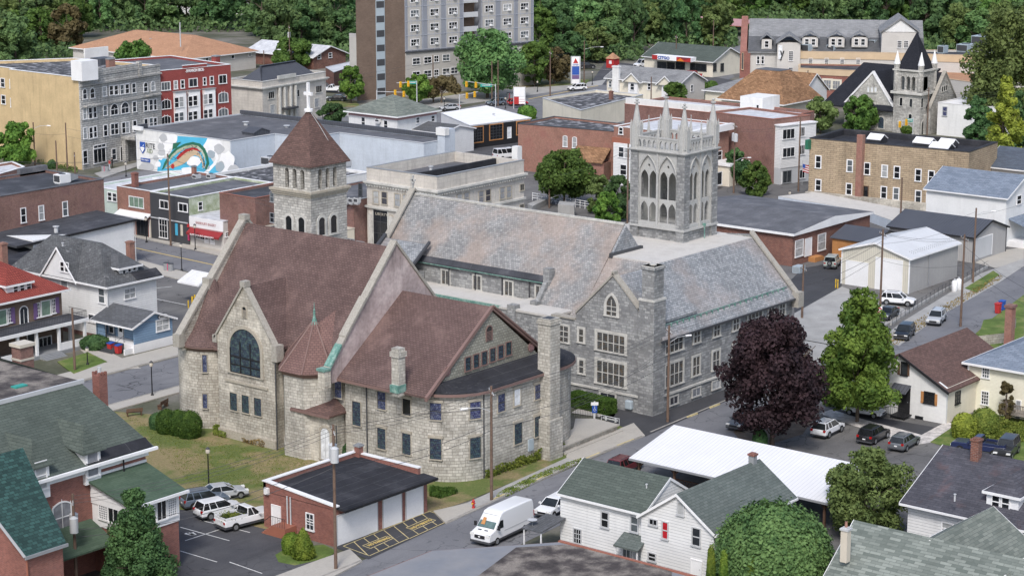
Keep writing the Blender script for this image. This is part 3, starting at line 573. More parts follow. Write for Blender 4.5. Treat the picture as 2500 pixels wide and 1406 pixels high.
# right side: uphill pavement, driveways, verge, cottage yard
sheet('uphill_pavement',[W(2150,828),W(2195,845),W(2290,775),W(2440,690),W(2500,650),W(2500,632),W(2395,668),W(2200,788)],.06,'concrete_grey',px=False,th=.05)
sheet('metal_garage_drive',[W(1940,760),W(2055,700),W(2225,760),W(2150,800),W(2060,830),W(1990,900),W(1930,880)],.03,'concrete_grey',px=False)
sheet('new_drive',[W(1925,690),W(1960,655),W(2050,640),W(2055,700),W(1940,765),W(1935,730)],.04,'asphalt_new',px=False)
sheet('grey_garage_drive',[W(2380,642),W(2440,612),W(2500,605),W(2500,635),W(2430,655)],.05,'concrete',px=False)
sheet('hill_verge',[W(2360,835),W(2420,780),W(2500,720),W(2500,850),W(2400,860)],.06,'grass_green',px=False,th=.05)
sheet('kerb_verge',[W(2355,705),W(2385,715),W(2440,672),W(2425,662)],.09,'grass_green',px=False)
sheet('right_lot',[(169,118.5),(184,118.6),(204,117),(207,108),(200,92),(160,92),(160,117)],.02,'asphalt_lot',px=False)
sheet('cottage_drive',[W(2080,1010),W(2150,1020),W(2300,1046),W(2250,1080),W(2090,1025),W(2010,990),W(2080,960)],.03,'asphalt_new',px=False)
sheet('white_gravel',[W(2030,1000),W(2100,1022),W(2250,1062),W(2310,1030),W(2330,1035),W(2290,1078),W(2240,1086),W(2090,1042),W(2000,1010)],.05,'gravel_white',px=False)
sheet('yard_grass',[W(2330,1040),W(2270,1080),W(2440,1130),W(2560,1150),W(2560,1000),W(2380,1010)],.06,'grass_green',px=False)
sheet('tree_bed',[W(1790,1055),W(1830,1100),W(1960,1060),W(2000,1000),W(1900,985)],.04,'soil',px=False)
# painted lines
def line(name,pts,wd,mat,z=.03):
 for (a,b) in zip(pts,pts[1:]):
  d=(Vector(b)-Vector(a)).normalized();n=Vector((-d.y,d.x))*wd/2;a_,b_=Vector(a),Vector(b)
  LB.add([(*(a_-n),z),(*(b_-n),z),(*(b_+n),z),(*(a_+n),z)],[(0,1,2,3)])
LB=MB();line('',[(225.4,131),(225.4,200)],.3,0);line('',[(209.2,176),(210,215),(211.7,241),(216,290)],.3,0);line('',[(232,290),(330,297),(352,292)],.3,0);line('',[W(1290,243),W(1330,235),W(1460,210)],.4,0,z=.034)
LB.fix=1;tag(LB.build('yellow_centre_line','yellow_line'),kind='structure')
LB=MB()
for a,b in (((440,1287),(560,1320)),((490,1270),(610,1300)),((452,1320),(560,1285)),((440,1345),(530,1372)),((640,1400),(560,1372))): line('',[W(*a),W(*b)],.12,0,z=.045)
for k in range(3): line('',[W(452+k*8,1302-k),W(470+k*3,1306)],.35,0,z=.045)
line('',[W(1215,383),W(1245,376)],.15,0,z=.04);
for a,b in (((1450,168),(1490,172)),((1520,170),(1560,176)),((2120,1035),(2160,1045)),((370,705),(420,700)),((380,730),(455,745))): line('',[W(*a),W(*b)],.18,0,z=.04)
LB.fix=1;tag(LB.build('white_parking_line','white_gravel_line'),kind='structure')
LB=MB();c5=lambda x,y:W(820+x*.12,1220+y*.12)
for q in (((150,945),(1895,238)),((150,945),(680,1142)),((680,1142),(1490,785)),((370,860),(650,1130)),((570,785),(690,880)),((770,705),(880,800)),((980,625),(1290,880)),((1180,540),(1480,785)),((545,935),(1030,740)),((1030,740),(1170,785)),((1170,785),(705,992)),((705,992),(545,935)),((780,960),(890,1050)),((975,880),(1090,960)),((1895,238),(2400,380)),((2400,380),(1500,790)),((2020,275),(2255,440)),((1370,465),(1480,560)),((1560,380),(1660,470)),((1760,300),(1870,380)),((1430,572),(1875,375)),((1875,375),(2030,420)),((2030,420),(1575,620)),((1575,620),(1430,572)),((1575,625),(1680,700)),((1775,540),(1870,610)),((1965,455),(2060,520))): line('',[c5(*q[0]),c5(*q[1])],.1,0,z=.052)
LB.fix=1;tag(LB.build('no_parking_marking','faded_yellow'),kind='structure')
for (x0,y0,x1,y1) in ((650,940,1070,775),(1530,590,1925,410)):
 a,b=Vector(c5(x0,y0)),Vector(c5(x1,y1));d=b-a;o=text(None,'NO PARKING','S',(a.x+b.x)/2+.05,(a.y+b.y)/2-.2,.056,d.length,'yellow_line',name='pavement_lettering',hgt=.42,rot=Matrix.Rotation(math.atan2(d.y,d.x),4,'Z')@Matrix.Rotation(-PI/2,4,'X'))
 tag(o,kind='structure')
# kerbs
def kerb(name,pts,h=.14,wd=.22,mat='kerb_stone',z=0):
 s=MB()
 for a,b in zip(pts,pts[1:]):
  d=(Vector(b)-Vector(a)).normalized();n=Vector((-d.y,d.x))*wd;s.prism([tuple(a),tuple(b),tuple(Vector(b)+n),tuple(Vector(a)+n)],z-.1,h)
 s.fix=1;return tag(s.build(name,mat),kind='structure')
kerb('kerb',[(112,121.3),(117,122),(126.5,122.95),(131,123.05)]);kerb('kerb',[(143.6,124.05),(149,124.6),(167,126.05)]);kerb('kerb',[(167,126.05),(178,126.5)],.15);kerb('kerb',[(180,126.8),(214,128.6)],.06)
kerb('kerb',[(214,179.9),(80,179.0)][::-1],.15);kerb('kerb',[(80,189.3),(203,190.7)],.15)
for k,(a,b) in enumerate((((151.5,125.05),(153.5,125.2)),((159,125.65),(161.5,125.9)),((167.6,126.2),(170.4,126.35)),((173.5,126.45),(176.5,126.5)))): kerb('yellow_kerb',[(a[0],a[1]-.03),(b[0],b[1]-.03)],.16,.2,'faded_yellow')
# ---------------------------------------------------------------- helpers for the churches
def rebase(r,x,y,z=0):
 r.location=(x,y,z)
 for c in r.children: c.location=c.location-Vector((x,y,z))
def root(name,label,cat,group=None): return thing(name,label,cat,(0,0,0),0,group)
def bar(s,a,b,wd,th,ax):
 """coping lying along a..b (3D), wd wide across ax"""
 a,b=Vector(a),Vector(b)
 if ax=='y': s.slab([(a.x,a.y,a.z),(b.x,b.y,b.z),(b.x,b.y+wd,b.z),(a.x,a.y+wd,a.z)],th)
 else: s.slab([(a.x,a.y,a.z),(b.x,b.y,b.z),(b.x+wd,b.y,b.z),(a.x+wd,a.y,a.z)],th)
def winring(r,poly,pts,**st):
 """windows on a curved wall given as a footprint polyline"""
 for (px,py,w,h) in pts:
  d=ray(px,py);best=None
  for (a,b) in zip(poly,poly[1:]):
   ex,ey=b[0]-a[0],b[1]-a[1];det=d[0]*(-ey)-d[1]*(-ex)
   if abs(det)<1e-9: continue
   t=(a[0]*(-ey)-a[1]*(-ex))/det;u=(d[0]*a[1]-d[1]*a[0])/det
   if 0<=u<=1 and t>0 and (best is None or t<best[0]): best=(t,ex,ey)
  if not best: continue
  t,ex,ey=best;l=math.hypot(ex,ey);nx,ny=ey/l,-ex/l
  if nx*d[0]+ny*d[1]>0: nx,ny=-nx,-ny
  P=_C+d*t;gx,gy=P[0],P[1];z0=ZP(gx,gy,py+h/2);z1=ZP(gx,gy,py-h/2)
  sc_=np.linalg.norm(P-_C)/CF;va=math.atan2(d[1],d[0]);cosn=abs(nx*math.cos(va)+ny*math.sin(va));wm=w*sc_/max(.3,cosn)
  ang=math.atan2(ny,nx)+PI/2
  window(r,'S',gx+nx*.03,gy+ny*.03,z0,round(wm,1) if wm>.6 else wm,round(z1-z0,1),rot=Matrix.Rotation(ang,4,'Z'),**st)
def circ(cx,cy,rr,a0,a1,n): return [(cx+rr*math.cos(R_(a0+(a1-a0)*i/n)),cy+rr*math.sin(R_(a0+(a1-a0)*i/n))) for i in range(n+1)]
# ---------------------------------------------------------------- the tan stone church
r=root('stone_church','tan stone church with brown shingle roofs, octagonal turret and pyramid topped bell tower','church');OC=r
kx=(20.8-9.2)/(160-150.9)
s=MB();s.box(152.5,168.5,145.3,166.7,-1,9.3);s.box(150.8,152.6,153.2,161.5,-1,10.9);s.build('wall','ashlar_tan',r)
s=MB();s.slab([(152.4,145.3,11.28),(160,145.3,20.8),(160,166.7,20.8),(152.4,166.7,11.28)],.3);s.slab([(151.75,145.3,9.1),(152.4,145.3,11.28),(152.4,166.7,11.28),(151.75,166.7,9.1)],.25);s.slab([(160,145.3,20.8),(169.2,145.3,9.25),(169.2,166.7,9.25),(160,166.7,20.8)],.3);s.build('roof','shingle_brown',r)
s=MB();s.box(151.7,152.5,145.3,153.2,8.75,9.1);s.box(151.7,152.5,161.5,165,8.75,9.1)
for i in range(10): s.box(152.0,152.5,161.7+i*.35,161.85+i*.35,8.5,8.75)
s.build('cornice','p_rose_trim',r)
# end gables
tri=[(149.9,145.0),(170.1,145.0)]
s=MB();s.plate('S',144.9,[(150.2,8.5),(169.8,8.5),(169.8,10.4),(160,21.25),(150.2,10.4)],[],.55);s.build('gable_wall','stucco_pink',r)
s=MB();s.plate('S',166.6,[(150.2,8.5),(169.8,8.5),(169.8,10.4),(160,21.25),(150.2,10.4)],[],.55);s.build('gable_wall','ashlar_tan',r)
s=MB();bar(s,(149.7,144.75,10.05),(160,144.75,21.55),.85,.38,'y');bar(s,(160,144.75,21.55),(170.3,144.75,10.05),.85,.38,'y');bar(s,(152.2,144.7,13.02),(155.3,144.7,16.48),.95,.4,'y');s.build('coping','coping_stone',r)
s=MB();bar(s,(149.7,166.5,10.05),(160,166.5,21.6),.9,.42,'y');bar(s,(160,166.5,21.6),(170.3,166.5,10.05),.9,.42,'y');s.box(149.6,150.4,166.45,167.45,8.9,10.3);s.box(154.1,155.0,166.45,167.5,14.4,15.6);s.box(159.6,160.4,166.45,167.4,21.1,21.7);s.build('coping','coping_stone',r)
s=MB();bar(s,(149.9,144.68,10.35),(151.6,144.68,12.3),.9,.36,'y');s.box(148.9,149.9,144.6,145.7,9.95,10.2);s.build('copper_cap','copper_green',r);MB().box(149.05,149.95,144.7,145.6,8.2,9.95).build('kneeler','ashlar_tan',r)
# big window wing
s=MB();s.plate('W',150.5,[(153.15,-1),(161.55,-1),(161.55,11),(157.35,16.75),(153.15,11)],[],.5);s.build('wing_wall','ashlar_tan',r)
s=MB();s.slab([(150.9,157.35,16.55),(156.9,157.35,16.55),(156.9,152.9,10.7),(150.9,152.9,10.7)],.25);s.slab([(150.9,157.35,16.55),(156.9,157.35,16.55),(156.9,161.8,10.7),(150.9,161.8,10.7)],.25);s.build('wing_roof','shingle_brown',r)
s=MB();bar(s,(150.3,152.8,10.75),(150.3,157.35,16.98),.75,.32,'x');bar(s,(150.3,157.35,16.98),(150.3,161.9,10.75),.75,.32,'x');s.box(150.25,151.3,152.6,153.3,9.4,11.1);s.box(150.3,151.1,161.5,162.1,10.1,10.9);s.box(150.25,151.1,157.0,157.7,16.6,17.2);s.build('wing_coping','coping_stone',r)
ST=dict(cmat='trim_tan',fmat='p_black',gmat='pane_stained')
winpx(r,'W',150.48,[(599,859,74,110)],top='round',nx=3,ny=3,cas=.35,fw=.12,dep=.12,**ST)
winpx(r,'W',150.48,[(571,980,17,42),(600,986,17,42),(630,993,17,42)],cas=.06,**ST)
winpx(r,'W',150.48,[(597,763,9,28)],name='vent',top='round',ny=9,cas=.1,cmat='trim_tan',gmat='pane_dark',sill=0)
MB().box(150.3,150.5,153.1,161.6,-1,.9).build('plinth','trim_tan',r);s=MB();s.box(150.38,150.5,154.2,160.5,6.15,6.4);s.build('string_course','trim_tan',r)
# round corner tower
c=circ(154.9,166.6,4.0,60,300,26);s=MB();s.cyl(154.9,166.6,-1,8.75,4.0,n=40);s.cyl(154.9,166.6,-1,.8,4.2,n=40);s.build('round_tower_wall','ashlar_tan',r,smooth=True)
MB().lathe(154.9,166.6,[(4.0,8.4),(4.35,8.75),(4.5,8.8),(4.5,8.98),(4.2,9.0)],40).build('round_tower_cornice','p_rose_trim',r,smooth=True)
MB().lathe(154.9,166.6,[(4.55,8.98),(4.1,9.5),(3.3,10.3),(2.4,11.6),(1.5,13.3),(.05,15.6)],40).build('round_tower_roof','shingle_brown',r,smooth=True)
winring(r,circ(154.9,166.6,4.02,100,320,60),[(500,887,11,42),(501,978,11,36)],cas=.05,cmat='trim_tan',fmat='p_dark_grey',gmat='pane_purple')
# octagonal turret
OX,OY=153.0,149.8;ph=R_(204.4);s=MB();s.cyl(OX,OY,-1,8.8,3.5,n=8,ph=ph);s.cyl(OX,OY,-1,1.2,3.6,n=8,ph=ph);s.build('turret_wall','ashlar_light',r)
MB().cyl(OX,OY,8.55,8.95,3.65,3.9,n=8,ph=ph).build('turret_cornice','p_rose_trim',r)
az=ZP(OX,OY,782);MB().cyl(OX,OY,8.97,az,4.05,.12,n=8,ph=ph).build('turret_roof','shingle_brown3',r)
s=MB()
for k in range(8): a=ph+k*PI/4;s.tube([(OX+4.07*math.cos(a),OY+4.07*math.sin(a),9.02),(OX+.12*math.cos(a),OY+.12*math.sin(a),az)],.09,5)
s.build('turret_hip','p_rose_trim',r)
MB().lathe(OX,OY,[(.5,az-.55),(.32,az-.2),(.16,az+.3),(.1,az+.7),(.16,az+.8),(.07,az+.9),(.12,az+1.05),(.05,az+1.2),(.02,az+1.9)],10).build('finial','copper_green',r,smooth=True)
def onmain(px,py):
 d=ray(px,py);t=(9.25-kx*150.9-CH)/(d[2]-kx*d[0]);return _C+d*t
A=(OX,OY,az-.6);B=onmain(826,752);Cc=onmain(812,880);D=(152.2,147.6,9.0)
B=tuple(B+np.array([.15,0,.05]));
s=MB();s.add([A,B,tuple(Cc),D],[(0,3,2),(0,2,1)]);s.add([A,B,(154.5,155.5,10.5)],[(0,1,2)]);s.build('turret_saddle_roof','shingle_brown3',r,fix=1)
# lower wing and rounded rear
s=MB();s.box(152.2,167.8,140,144.9,-1,8.74);s.build('rear_wall','ashlar_light',r)
yg=133.2;s=MB();s.slab([(151.1,yg,8.95),(161,yg,16.15),(161,144.9,16.15),(151.1,144.9,8.95)],.22);s.slab([(161,yg,16.15),(170.9,yg,8.95),(170.9,144.9,8.95),(161,144.9,16.15)],.22);s.build('rear_roof','shingle_brown',r)
s=MB();s.plate('S',yg-.1,[(152,8.7),(170,8.7),(161,15.75)],[],.4);s.build('rear_gable_wall','gable_shingle',r)
s=MB();bar(s,(150.95,yg-.35,8.95),(161,yg-.35,16.27),.32,.42,'y');bar(s,(161,yg-.35,16.27),(171.05,yg-.35,8.95),.32,.42,'y');bar(s,(161,yg-.5,16.36),(171.05,yg-.5,9.04),.2,.2,'y');s.box(151.0,151.3,136.2,144.9,8.6,8.85);s.build('rear_fascia','p_rose_trim',r)
fp=[(152.2,140)]+circ(157.2,135.2,5.0,180,270,14)+circ(168.6,135.4,5.2,270,385,20)+[(170,140)]
s=MB();s.prism(fp,-1,8.72);s.build('apse_wall','ashlar_light',r,smooth=True)
fo=[(151.7,139.9)]+circ(157.2,135.2,5.5,180,270,14)+circ(168.6,135.4,5.7,270,385,20)+[(170.5,139.9)]
MB().prism(fo,8.72,9.0).build('apse_cornice','p_rose_trim',r,smooth=True)
fi=[(151.75,136.6)]+circ(157.2,135.2,5.45,180,270,14)+circ(168.6,135.4,5.65,270,385,20)+[(168,136.6)]
s=MB();s.prism(fi,9.0,9.1);o=[q for q in fi if q[1]<134.6];n=len(o);s.add([(x,y,9.115) for x,y in o]+[(min(169.4,max(152.4,x)),yg-.12,9.95) for x,y in o],[(k,k+1,n+k+1,n+k) for k in range(n-1)]);s.build('apse_roof','tar_black',r)
winring(r,fp,[(1064,1003,29,42),(1160,1000,27,42),(1223,983,17,42),(1313,955,17,36)],rail=True,cas=.05,cmat='trim_tan',fmat='p_dark_grey',gmat='pane_purple',lintel=.25)
winring(r,fp,[(1064,1095,29,50),(1160,1092,27,50),(1264,1057,18,50),(1313,1040,18,48)],cas=.05,cmat='trim_tan',fmat='p_dark_grey',gmat='pane_stained',lintel=.25)
winring(r,fp,[(1262,969,16,40)],cas=.05,cmat='trim_tan',gmat='pane_white',lintel=.25);winring(r,fp,[(1401,985,10,90)],cas=.05,cmat='trim_tan',gmat='pane_dark')
winpx(r,'W',152.18,[(932,977,20,42)],rail=True,cas=.05,cmat='trim_tan',fmat='p_dark_grey',gmat='pane_purple',lintel=.25);winpx(r,'W',152.18,[(826,950,17,40)],rail=True,cas=.05,cmat='trim_tan',fmat='p_dark_grey',gmat='pane_purple')
winpx(r,'W',152.18,[(993,993,20,40)],cas=.05,cmat='trim_tan',gmat='pane_dark',lintel=.25)
winpx(r,'W',152.18,[(932,1070,20,50),(993,1083,20,50)],cas=.05,cmat='trim_tan',fmat='p_dark_grey',gmat='pane_stained',lintel=.25);winpx(r,'W',152.18,[(871,1009,20,58)],cas=.05,cmat='trim_tan',fmat='p_dark_grey',gmat='pane_stained')
winpx(r,'S',yg-.12,[(1142,888,12,31),(1162,881,12,31),(1182,874,12,31),(1202,866,12,31),(1222,859,12,31),(1241,851,12,31)],ny=3,cas=.1,fw=.04,cmat='p_rose_trim',fmat='p_black',gmat='pane_stained')
winpx(r,'S',yg-.12,[(1194,814,13,36)],name='vent',top='round',ny=8,cas=.1,cmat='p_rose_trim',gmat='pane_dark',sill=0)
for (a,b) in ((1091,906),(1296,847)):
 p=on(r,'S',yg-.1,a,b);o=MB();o.cyl(0,0,0,.08,.52,n=20);o=o.build('round_vent','p_rose_trim',r);o.matrix_local=Matrix.Translation((p.x,yg-.1,p.z))@Matrix.Rotation(PI/2,4,'X')
 l=MB()
 for k in range(5): l.box(-.34,.34,-.26+k*.12,-.22+k*.12,.08,.12)
 l=l.build('louvre','p_dusty_pink',o)
# chimneys of this church
c=G(968,935,9.9);zt=ZP(c[0],c[1],850);s=MB();s.cbox(c[0]+.3,c[1],8.6,.95,.95,zt-8.6);s.cbox(c[0]+.3,c[1],zt-.85,1.2,1.2,.5);s.build('chimney','ashlar_light',r)
MB().cbox(c[0]+.2,c[1],9.0,1.2,1.08,.75).build('chimney_flashing','copper_green',r)
xc,yc=GY(1343,1010,128.9)[0],128.9;zt=ZP(xc,yc,782);s=MB();s.box(xc,xc+1.6,yc,yc+1.6,-1,zt);s.box(xc-.1,xc+1.7,yc-.1,yc+1.7,zt-.55,zt-.2);s.box(xc-.25,xc+1.9,yc-.2,yc+1.6,-1,4.2);s.build('tall_chimney','ashlar_light',r);MB().box(xc+.3,xc+1.3,yc+.3,yc+1.3,zt,zt+.03).build('flue','p_dark_grey',r)
# porch
zp=ZP(150.2,145.3,1012);s=MB();s.plate('W',150.2,[(145.3,-.5),(149.9,-.5),(149.9,zp),(145.3,zp)],[],.3);s.box(150.5,152.4,145.3,149.9,-.5,zp);s.build('porch_wall','ashlar_tan',r)
s=MB();s.add([(149.7,144.8,zp),(149.7,150.2,zp),(152.2,150.2,zp+1.1),(152.2,146.2,zp+1.1),(152.4,144.8,zp),(149.7,144.8,zp-.2),(149.7,150.2,zp-.2),(152.4,144.8,zp-.2),(152.2,150.2,zp-.2)],[(0,3,2,1),(0,4,3),(0,1,6,5),(0,5,7,4),(5,6,8,7)]);s.build('porch_roof','shingle_brown2',r,fix=1)
MB().box(149.6,149.72,144.75,150.2,zp-.3,zp-.05).build('porch_fascia','p_rose_trim',r)
p=on(r,'W',150.2,796,1121);window(r,'W',150.18,p.y,max(.1,p.z),1.25,3.3,name='door',top='round',cas=.28,cmat='trim_tan',gmat='pane_white',sill=.1,nx=2,fmat='p_light_grey')
# downpipes
s=MB()
for (x,y,z0,z1) in ((150.35,152.9,0,9.3),(152.1,141.9,0,8.6),(156.4,130.25,0,8.7),(150.8,144.9,0,4)): s.cyl(x,y,z0,z1,.07,n=6)
s.each('downpipe','p_dark_grey',r)
# bell tower
TX,TY,TW=172.0,168.6,5.9;zc,ze=22.3,25.25
s=MB();s.box(TX,TX+TW,TY,TY+TW,-.5,zc-.3);s.build('bell_tower_wall','ashlar_church',r)
s=MB()
for k in range(3): e=.12+.13*k;s.box(TX-e,TX+TW+e,TY-e,TY+TW+e,zc-.75+.25*k,zc-.5+.25*k)
s.build('bell_tower_cornice','trim_tan',r)
s=MB()
def archat(c,z0,w,h,top='round'): return [(c+x,z0+z) for x,z in arch(w,h,top,6)]
hW=[on(r,'W',TX,a,455) for a in (701,719.5,738.5)];hS=[on(r,'S',TY,a,455) for a in (782,800,818)]
hw=[archat(p.y,zc+.15,.62,2.25) for p in hW];hs=[archat(p.x,zc+.15,.62,2.25) for p in hS]
s.plate('W',TX,[(TY,zc),(TY+TW,zc),(TY+TW,ze),(TY,ze)],hw,.5);s.plate('W',TX+TW-.5,[(TY,zc),(TY+TW,zc),(TY+TW,ze),(TY,ze)],hw,.5)
s.plate('S',TY,[(TX+.5,zc),(TX+TW-.5,zc),(TX+TW-.5,ze),(TX+.5,ze)],hs,.5);s.plate('S',TY+TW-.5,[(TX+.5,zc),(TX+TW-.5,zc),(TX+TW-.5,ze),(TX+.5,ze)],hs,.5);s.build('belfry_wall','ashlar_church',r)
s=MB();e=.35;s.add([(TX-e,TY-e,ze),(TX+TW+e,TY-e,ze),(TX+TW+e,TY+TW+e,ze),(TX-e,TY+TW+e,ze),(TX+TW/2,TY+TW/2,31.2),(TX-e,TY-e,ze-.15),(TX+TW+e,TY-e,ze-.15),(TX+TW+e,TY+TW+e,ze-.15),(TX-e,TY+TW+e,ze-.15)],[(0,1,4),(1,2,4),(2,3,4),(3,0,4),(0,5,6,1),(1,6,7,2),(2,7,8,3),(3,8,5,0),(5,8,7,6)]);s.build('bell_tower_roof','shingle_brown2',r,fix=1)
winpx(r,'W',TX-.02,[(705.7,549,15,44),(736.7,553,15,44)],top='round',cas=.3,cmat='trim_stone',gmat='pane_dark',sill=.2);winpx(r,'S',TY-.02,[(785.5,553,15,44),(814.5,547,15,44)],top='round',cas=.3,cmat='trim_stone',gmat='pane_dark',sill=.2)
cx,cy=TX+TW/2,TY+TW/2;s=MB();s.box(cx-.14,cx+.14,cy-.14,cy+.14,31,34.2);s.box(cx-.13,cx+.13,cy-.62,cy+.62,32.75,33.1);o=s.build('cross','p_white',r);MB().cyl(cx,cy,30.9,31.2,.5,n=12).build('cross_base','p_white_bright',o);
MB().tube([(cx-.05,cy-.25,31.0),(cx+.6,cy-1.3,29.1),(cx+1.5,cy-2.5,26.4),(cx+1.6,cy-3.3,25.2)],.035,5).build('lightning_cable','p_light_grey',r)
rebase(r,160,150)
# ---------------------------------------------------------------- the grey Gothic church
r=root('gothic_church','large grey stone Gothic church with mottled slate roofs and a pinnacled square tower','church');GC=r
s=MB();s.box(185.22,213.6,130.42,152,-.5,8.3);s.box(187,203,150,175.4,-.5,8.6);s.box(191.2,203,143,175.2,8,11.3);s.build('wall','ashlar_grey',r)
# gabled front
s=MB();s.plate('W',185.2,[(130.4,-.5),(144.2,-.5),(144.2,9.2),(140.9,9.2),(140.9,10.1),(135.8,14.95),(132.3,11.4),(132.3,11.9),(130.4,11.9)],[],.5);s.build('front_wall','ashlar_grey',r)
s=MB();bar(s,(185.05,140.95,10.2),(185.05,135.8,15.2),.85,.3,'x');bar(s,(185.05,135.8,15.2),(185.05,132.2,11.7),.85,.3,'x');s.box(185.05,186,141,144.3,9.2,9.4);s.box(185.05,185.9,131.9,132.4,11.6,12);s.box(185.05,185.8,135.6,136,15,15.4);s.build('front_coping','coping_stone',r)
s=MB();s.slab([(185.5,135.8,14.75),(194.5,135.8,14.75),(194.5,131,10.0),(185.5,131,10.0)],.2);s.slab([(185.5,135.8,14.75),(194.5,135.8,14.75),(194.5,141,9.65),(185.5,141,9.65)],.2);s.build('front_roof','slate_blue',r)
# south wing roof, west slope, flat top
s=MB();s.slab([(186.2,129.9,8.35),(213.7,129.9,8.35),(213.7,136.2,14.75),(194.3,136.2,14.75)],.2);s.build('south_roof','slate_blue',r)
s=MB();s.slab([(187.6,130.3,8.3),(194.3,136.2,14.75),(194.3,142.8,14.75),(188.6,149.2,8.75),(186.5,149.2,6.4),(186.5,130.3,7.2)],.15);s.build('west_roof','slate_grey',r)
MB().box(194.2,214,136.2,153,14.3,14.78).build('flat_roof','roof_cream',r);s=MB();s.box(194.3,214,152,153,8,14.5);s.box(203,214,144,152.5,8,14.5);s.build('inner_wall','ashlar_grey',r)
# nave
s=MB();s.slab([(190.95,149.2,11.35),(197,149.2,18.0),(197,175.2,18.0),(190.95,175.2,11.35)],.16);s.slab([(188.6,143,8.75),(197,143,18.0),(197,149.2,18.0),(188.6,149.2,8.75)],.2);s.slab([(197,143,18),(203.4,143,10.95),(203.4,175.2,10.95),(197,175.2,18)],.25);s.build('nave_roof','slate_grey',r)
s=MB();s.plate('S',142.7,[(194.1,14.6),(199.9,14.6),(197,17.85)],[],.4);s.build('nave_gable','slate_blue',r);MB().box(194,200.1,142.5,142.9,14.6,15.1).build('flashing','p_dark_grey',r)
s=MB()
for i in range(32): s.box(196.83,197.17,143+i*1.0,143.96+i*1.0,17.9,18.16)
s.build('ridge_tiles','trim_stone',r)
s=MB();s.plate('S',175.2,[(190.4,8),(203.6,8),(203.6,11.2),(197,18.5),(190.4,11.2)],[],.5);s.build('gable_wall','ashlar_grey',r)
s=MB();bar(s,(190.1,175.0,11.2),(197,175.0,18.8),.9,.3,'y');bar(s,(197,175.0,18.8),(203.9,175.0,11.2),.9,.3,'y');s.box(189.9,190.9,174.9,176,10.4,11.5);s.build('gable_coping','coping_stone',r)
s=MB();s.box(196.9,197.1,175.3,175.5,18.7,20.3);s.box(196.9,197.1,175.0,175.8,19.6,19.8);s.cyl(197,175.4,19.3,19.45,.25,n=8);s.build('stone_cross','tower_stone',r)
# aisle
s=MB();s.box(187,191.2,144.3,174.4,8.5,8.82);s.build('aisle_roof','roof_cream',r)
s=MB();s.box(186.75,187,150,174,8.45,8.75);s.box(190.8,190.95,149.4,174.5,11.12,11.24);s.build('gutter','copper_green',r);s=MB();s.box(190.8,191.0,149.3,174.6,11.24,11.34);s.slab([(190.85,149.2,11.38),(191.35,149.2,11.95),(191.35,174.8,11.95),(190.85,174.8,11.38)],.05);s.build('eaves_flashing','tar_dark',r)
s=MB();bar(s,(188.6,149.0,9.3),(191.0,149.0,12.2),.6,.7,'y');s.box(190.6,191.6,148.9,149.8,11,13);s.box(188.2,189,148.8,149.8,8.6,9.6);s.build('stepped_buttress','ashlar_grey',r)
s=MB()
for y in (152.2,156.3,160.4,164.5): s.cyl(191.1,y,8.8,10.9,.09,n=6)
s.each('downpipe','p_dark_grey',r)
GW=dict(cmat='trim_stone',fmat='trim_stone',gmat='pane_lattice',fw=.09)
winpx(r,'W',191.18,[(1088,677,19,36),(1165,690,19,36),(1242,704,19,36),(1318,716,19,32)],nx=2,ny=1,cas=.16,**GW)
# small corner transept at the far end
s=MB();s.box(187.2,191,168.4,175,-.5,10.2);s.build('transept_wall','ashlar_grey',r);s=MB();s.slab([(186.9,168.2,9.6),(191.6,168.2,13.3),(191.6,175.1,13.3),(186.9,175.1,9.6)],.15);s.build('transept_roof','slate_blue',r);s=MB();bar(s,(186.8,168.0,9.9),(191.8,168.0,13.7),.35,.3,'y');bar(s,(186.8,175.1,10.0),(191.8,175.1,13.8),.5,.35,'y');s.build('transept_coping','p_dark_grey',r)
# low block beside the front
s=MB();s.box(185.3,187,144.2,152,-.5,8.9);s.box(185.0,186.0,149.5,150.6,-.5,9.6);s.build('link_wall','ashlar_grey',r);MB().box(185.2,191,144.2,152,8.9,9.15).build('link_roof','roof_cream',r)
winpx(r,'W',185.18,[(1493,746,26,50)],top='point',nx=2,ny=3,cas=.3,**GW);winpx(r,'W',185.18,[(1491.5,837,68,44)],nx=5,ny=2,cas=.3,**GW);winpx(r,'W',185.18,[(1491,912,68,56)],nx=5,ny=2,cas=.3,**GW)
winpx(r,'W',185.18,[(1419,819,12,30),(1419.5,895,12,36)],nx=1,ny=2,cas=.22,**GW);winpx(r,'W',185.18,[(1376,815,24,40)],nx=2,ny=3,cas=.2,**GW);winpx(r,'W',185.18,[(1484,969,36,18)],nx=2,cas=.2,cmat='trim_stone',gmat='pane')
yS=130.38;winpx(r,'S',yS,[(1646,839,42,38)],nx=4,cas=.25,ny=2,**GW);winpx(r,'S',yS,[(1646,912,42,54)],nx=4,cas=.25,ny=2,**GW)
winpx(r,'S',yS,[(1701.5,820,15,32),(1750,804.5,15,32),(1797,790,15,32),(1883,760,11,30),(1909.5,753,14,32)],nx=2,ny=2,cas=.22,**GW);winpx(r,'S',yS,[(1843,776,34,34)],nx=4,ny=2,cas=.22,**GW)
winpx(r,'S',yS,[(1699.5,893,16,46),(1748,879,16,46),(1797,861,16,44),(1868,838,16,42)],nx=2,ny=2,cas=.22,**GW);winpx(r,'S',yS,[(1645,977,18,19),(1700,957,18,18),(1748,939,18,17),(1797,921,18,17)],nx=2,cas=.16,cmat='trim_stone',fmat='p_light_grey',gmat='pane_blind')
s=MB();s.box(185.05,185.2,130.25,144.2,1.75,1.98);s.box(185.05,213.7,130.25,130.42,1.75,1.98);s.build('water_table','trim_stone',r)
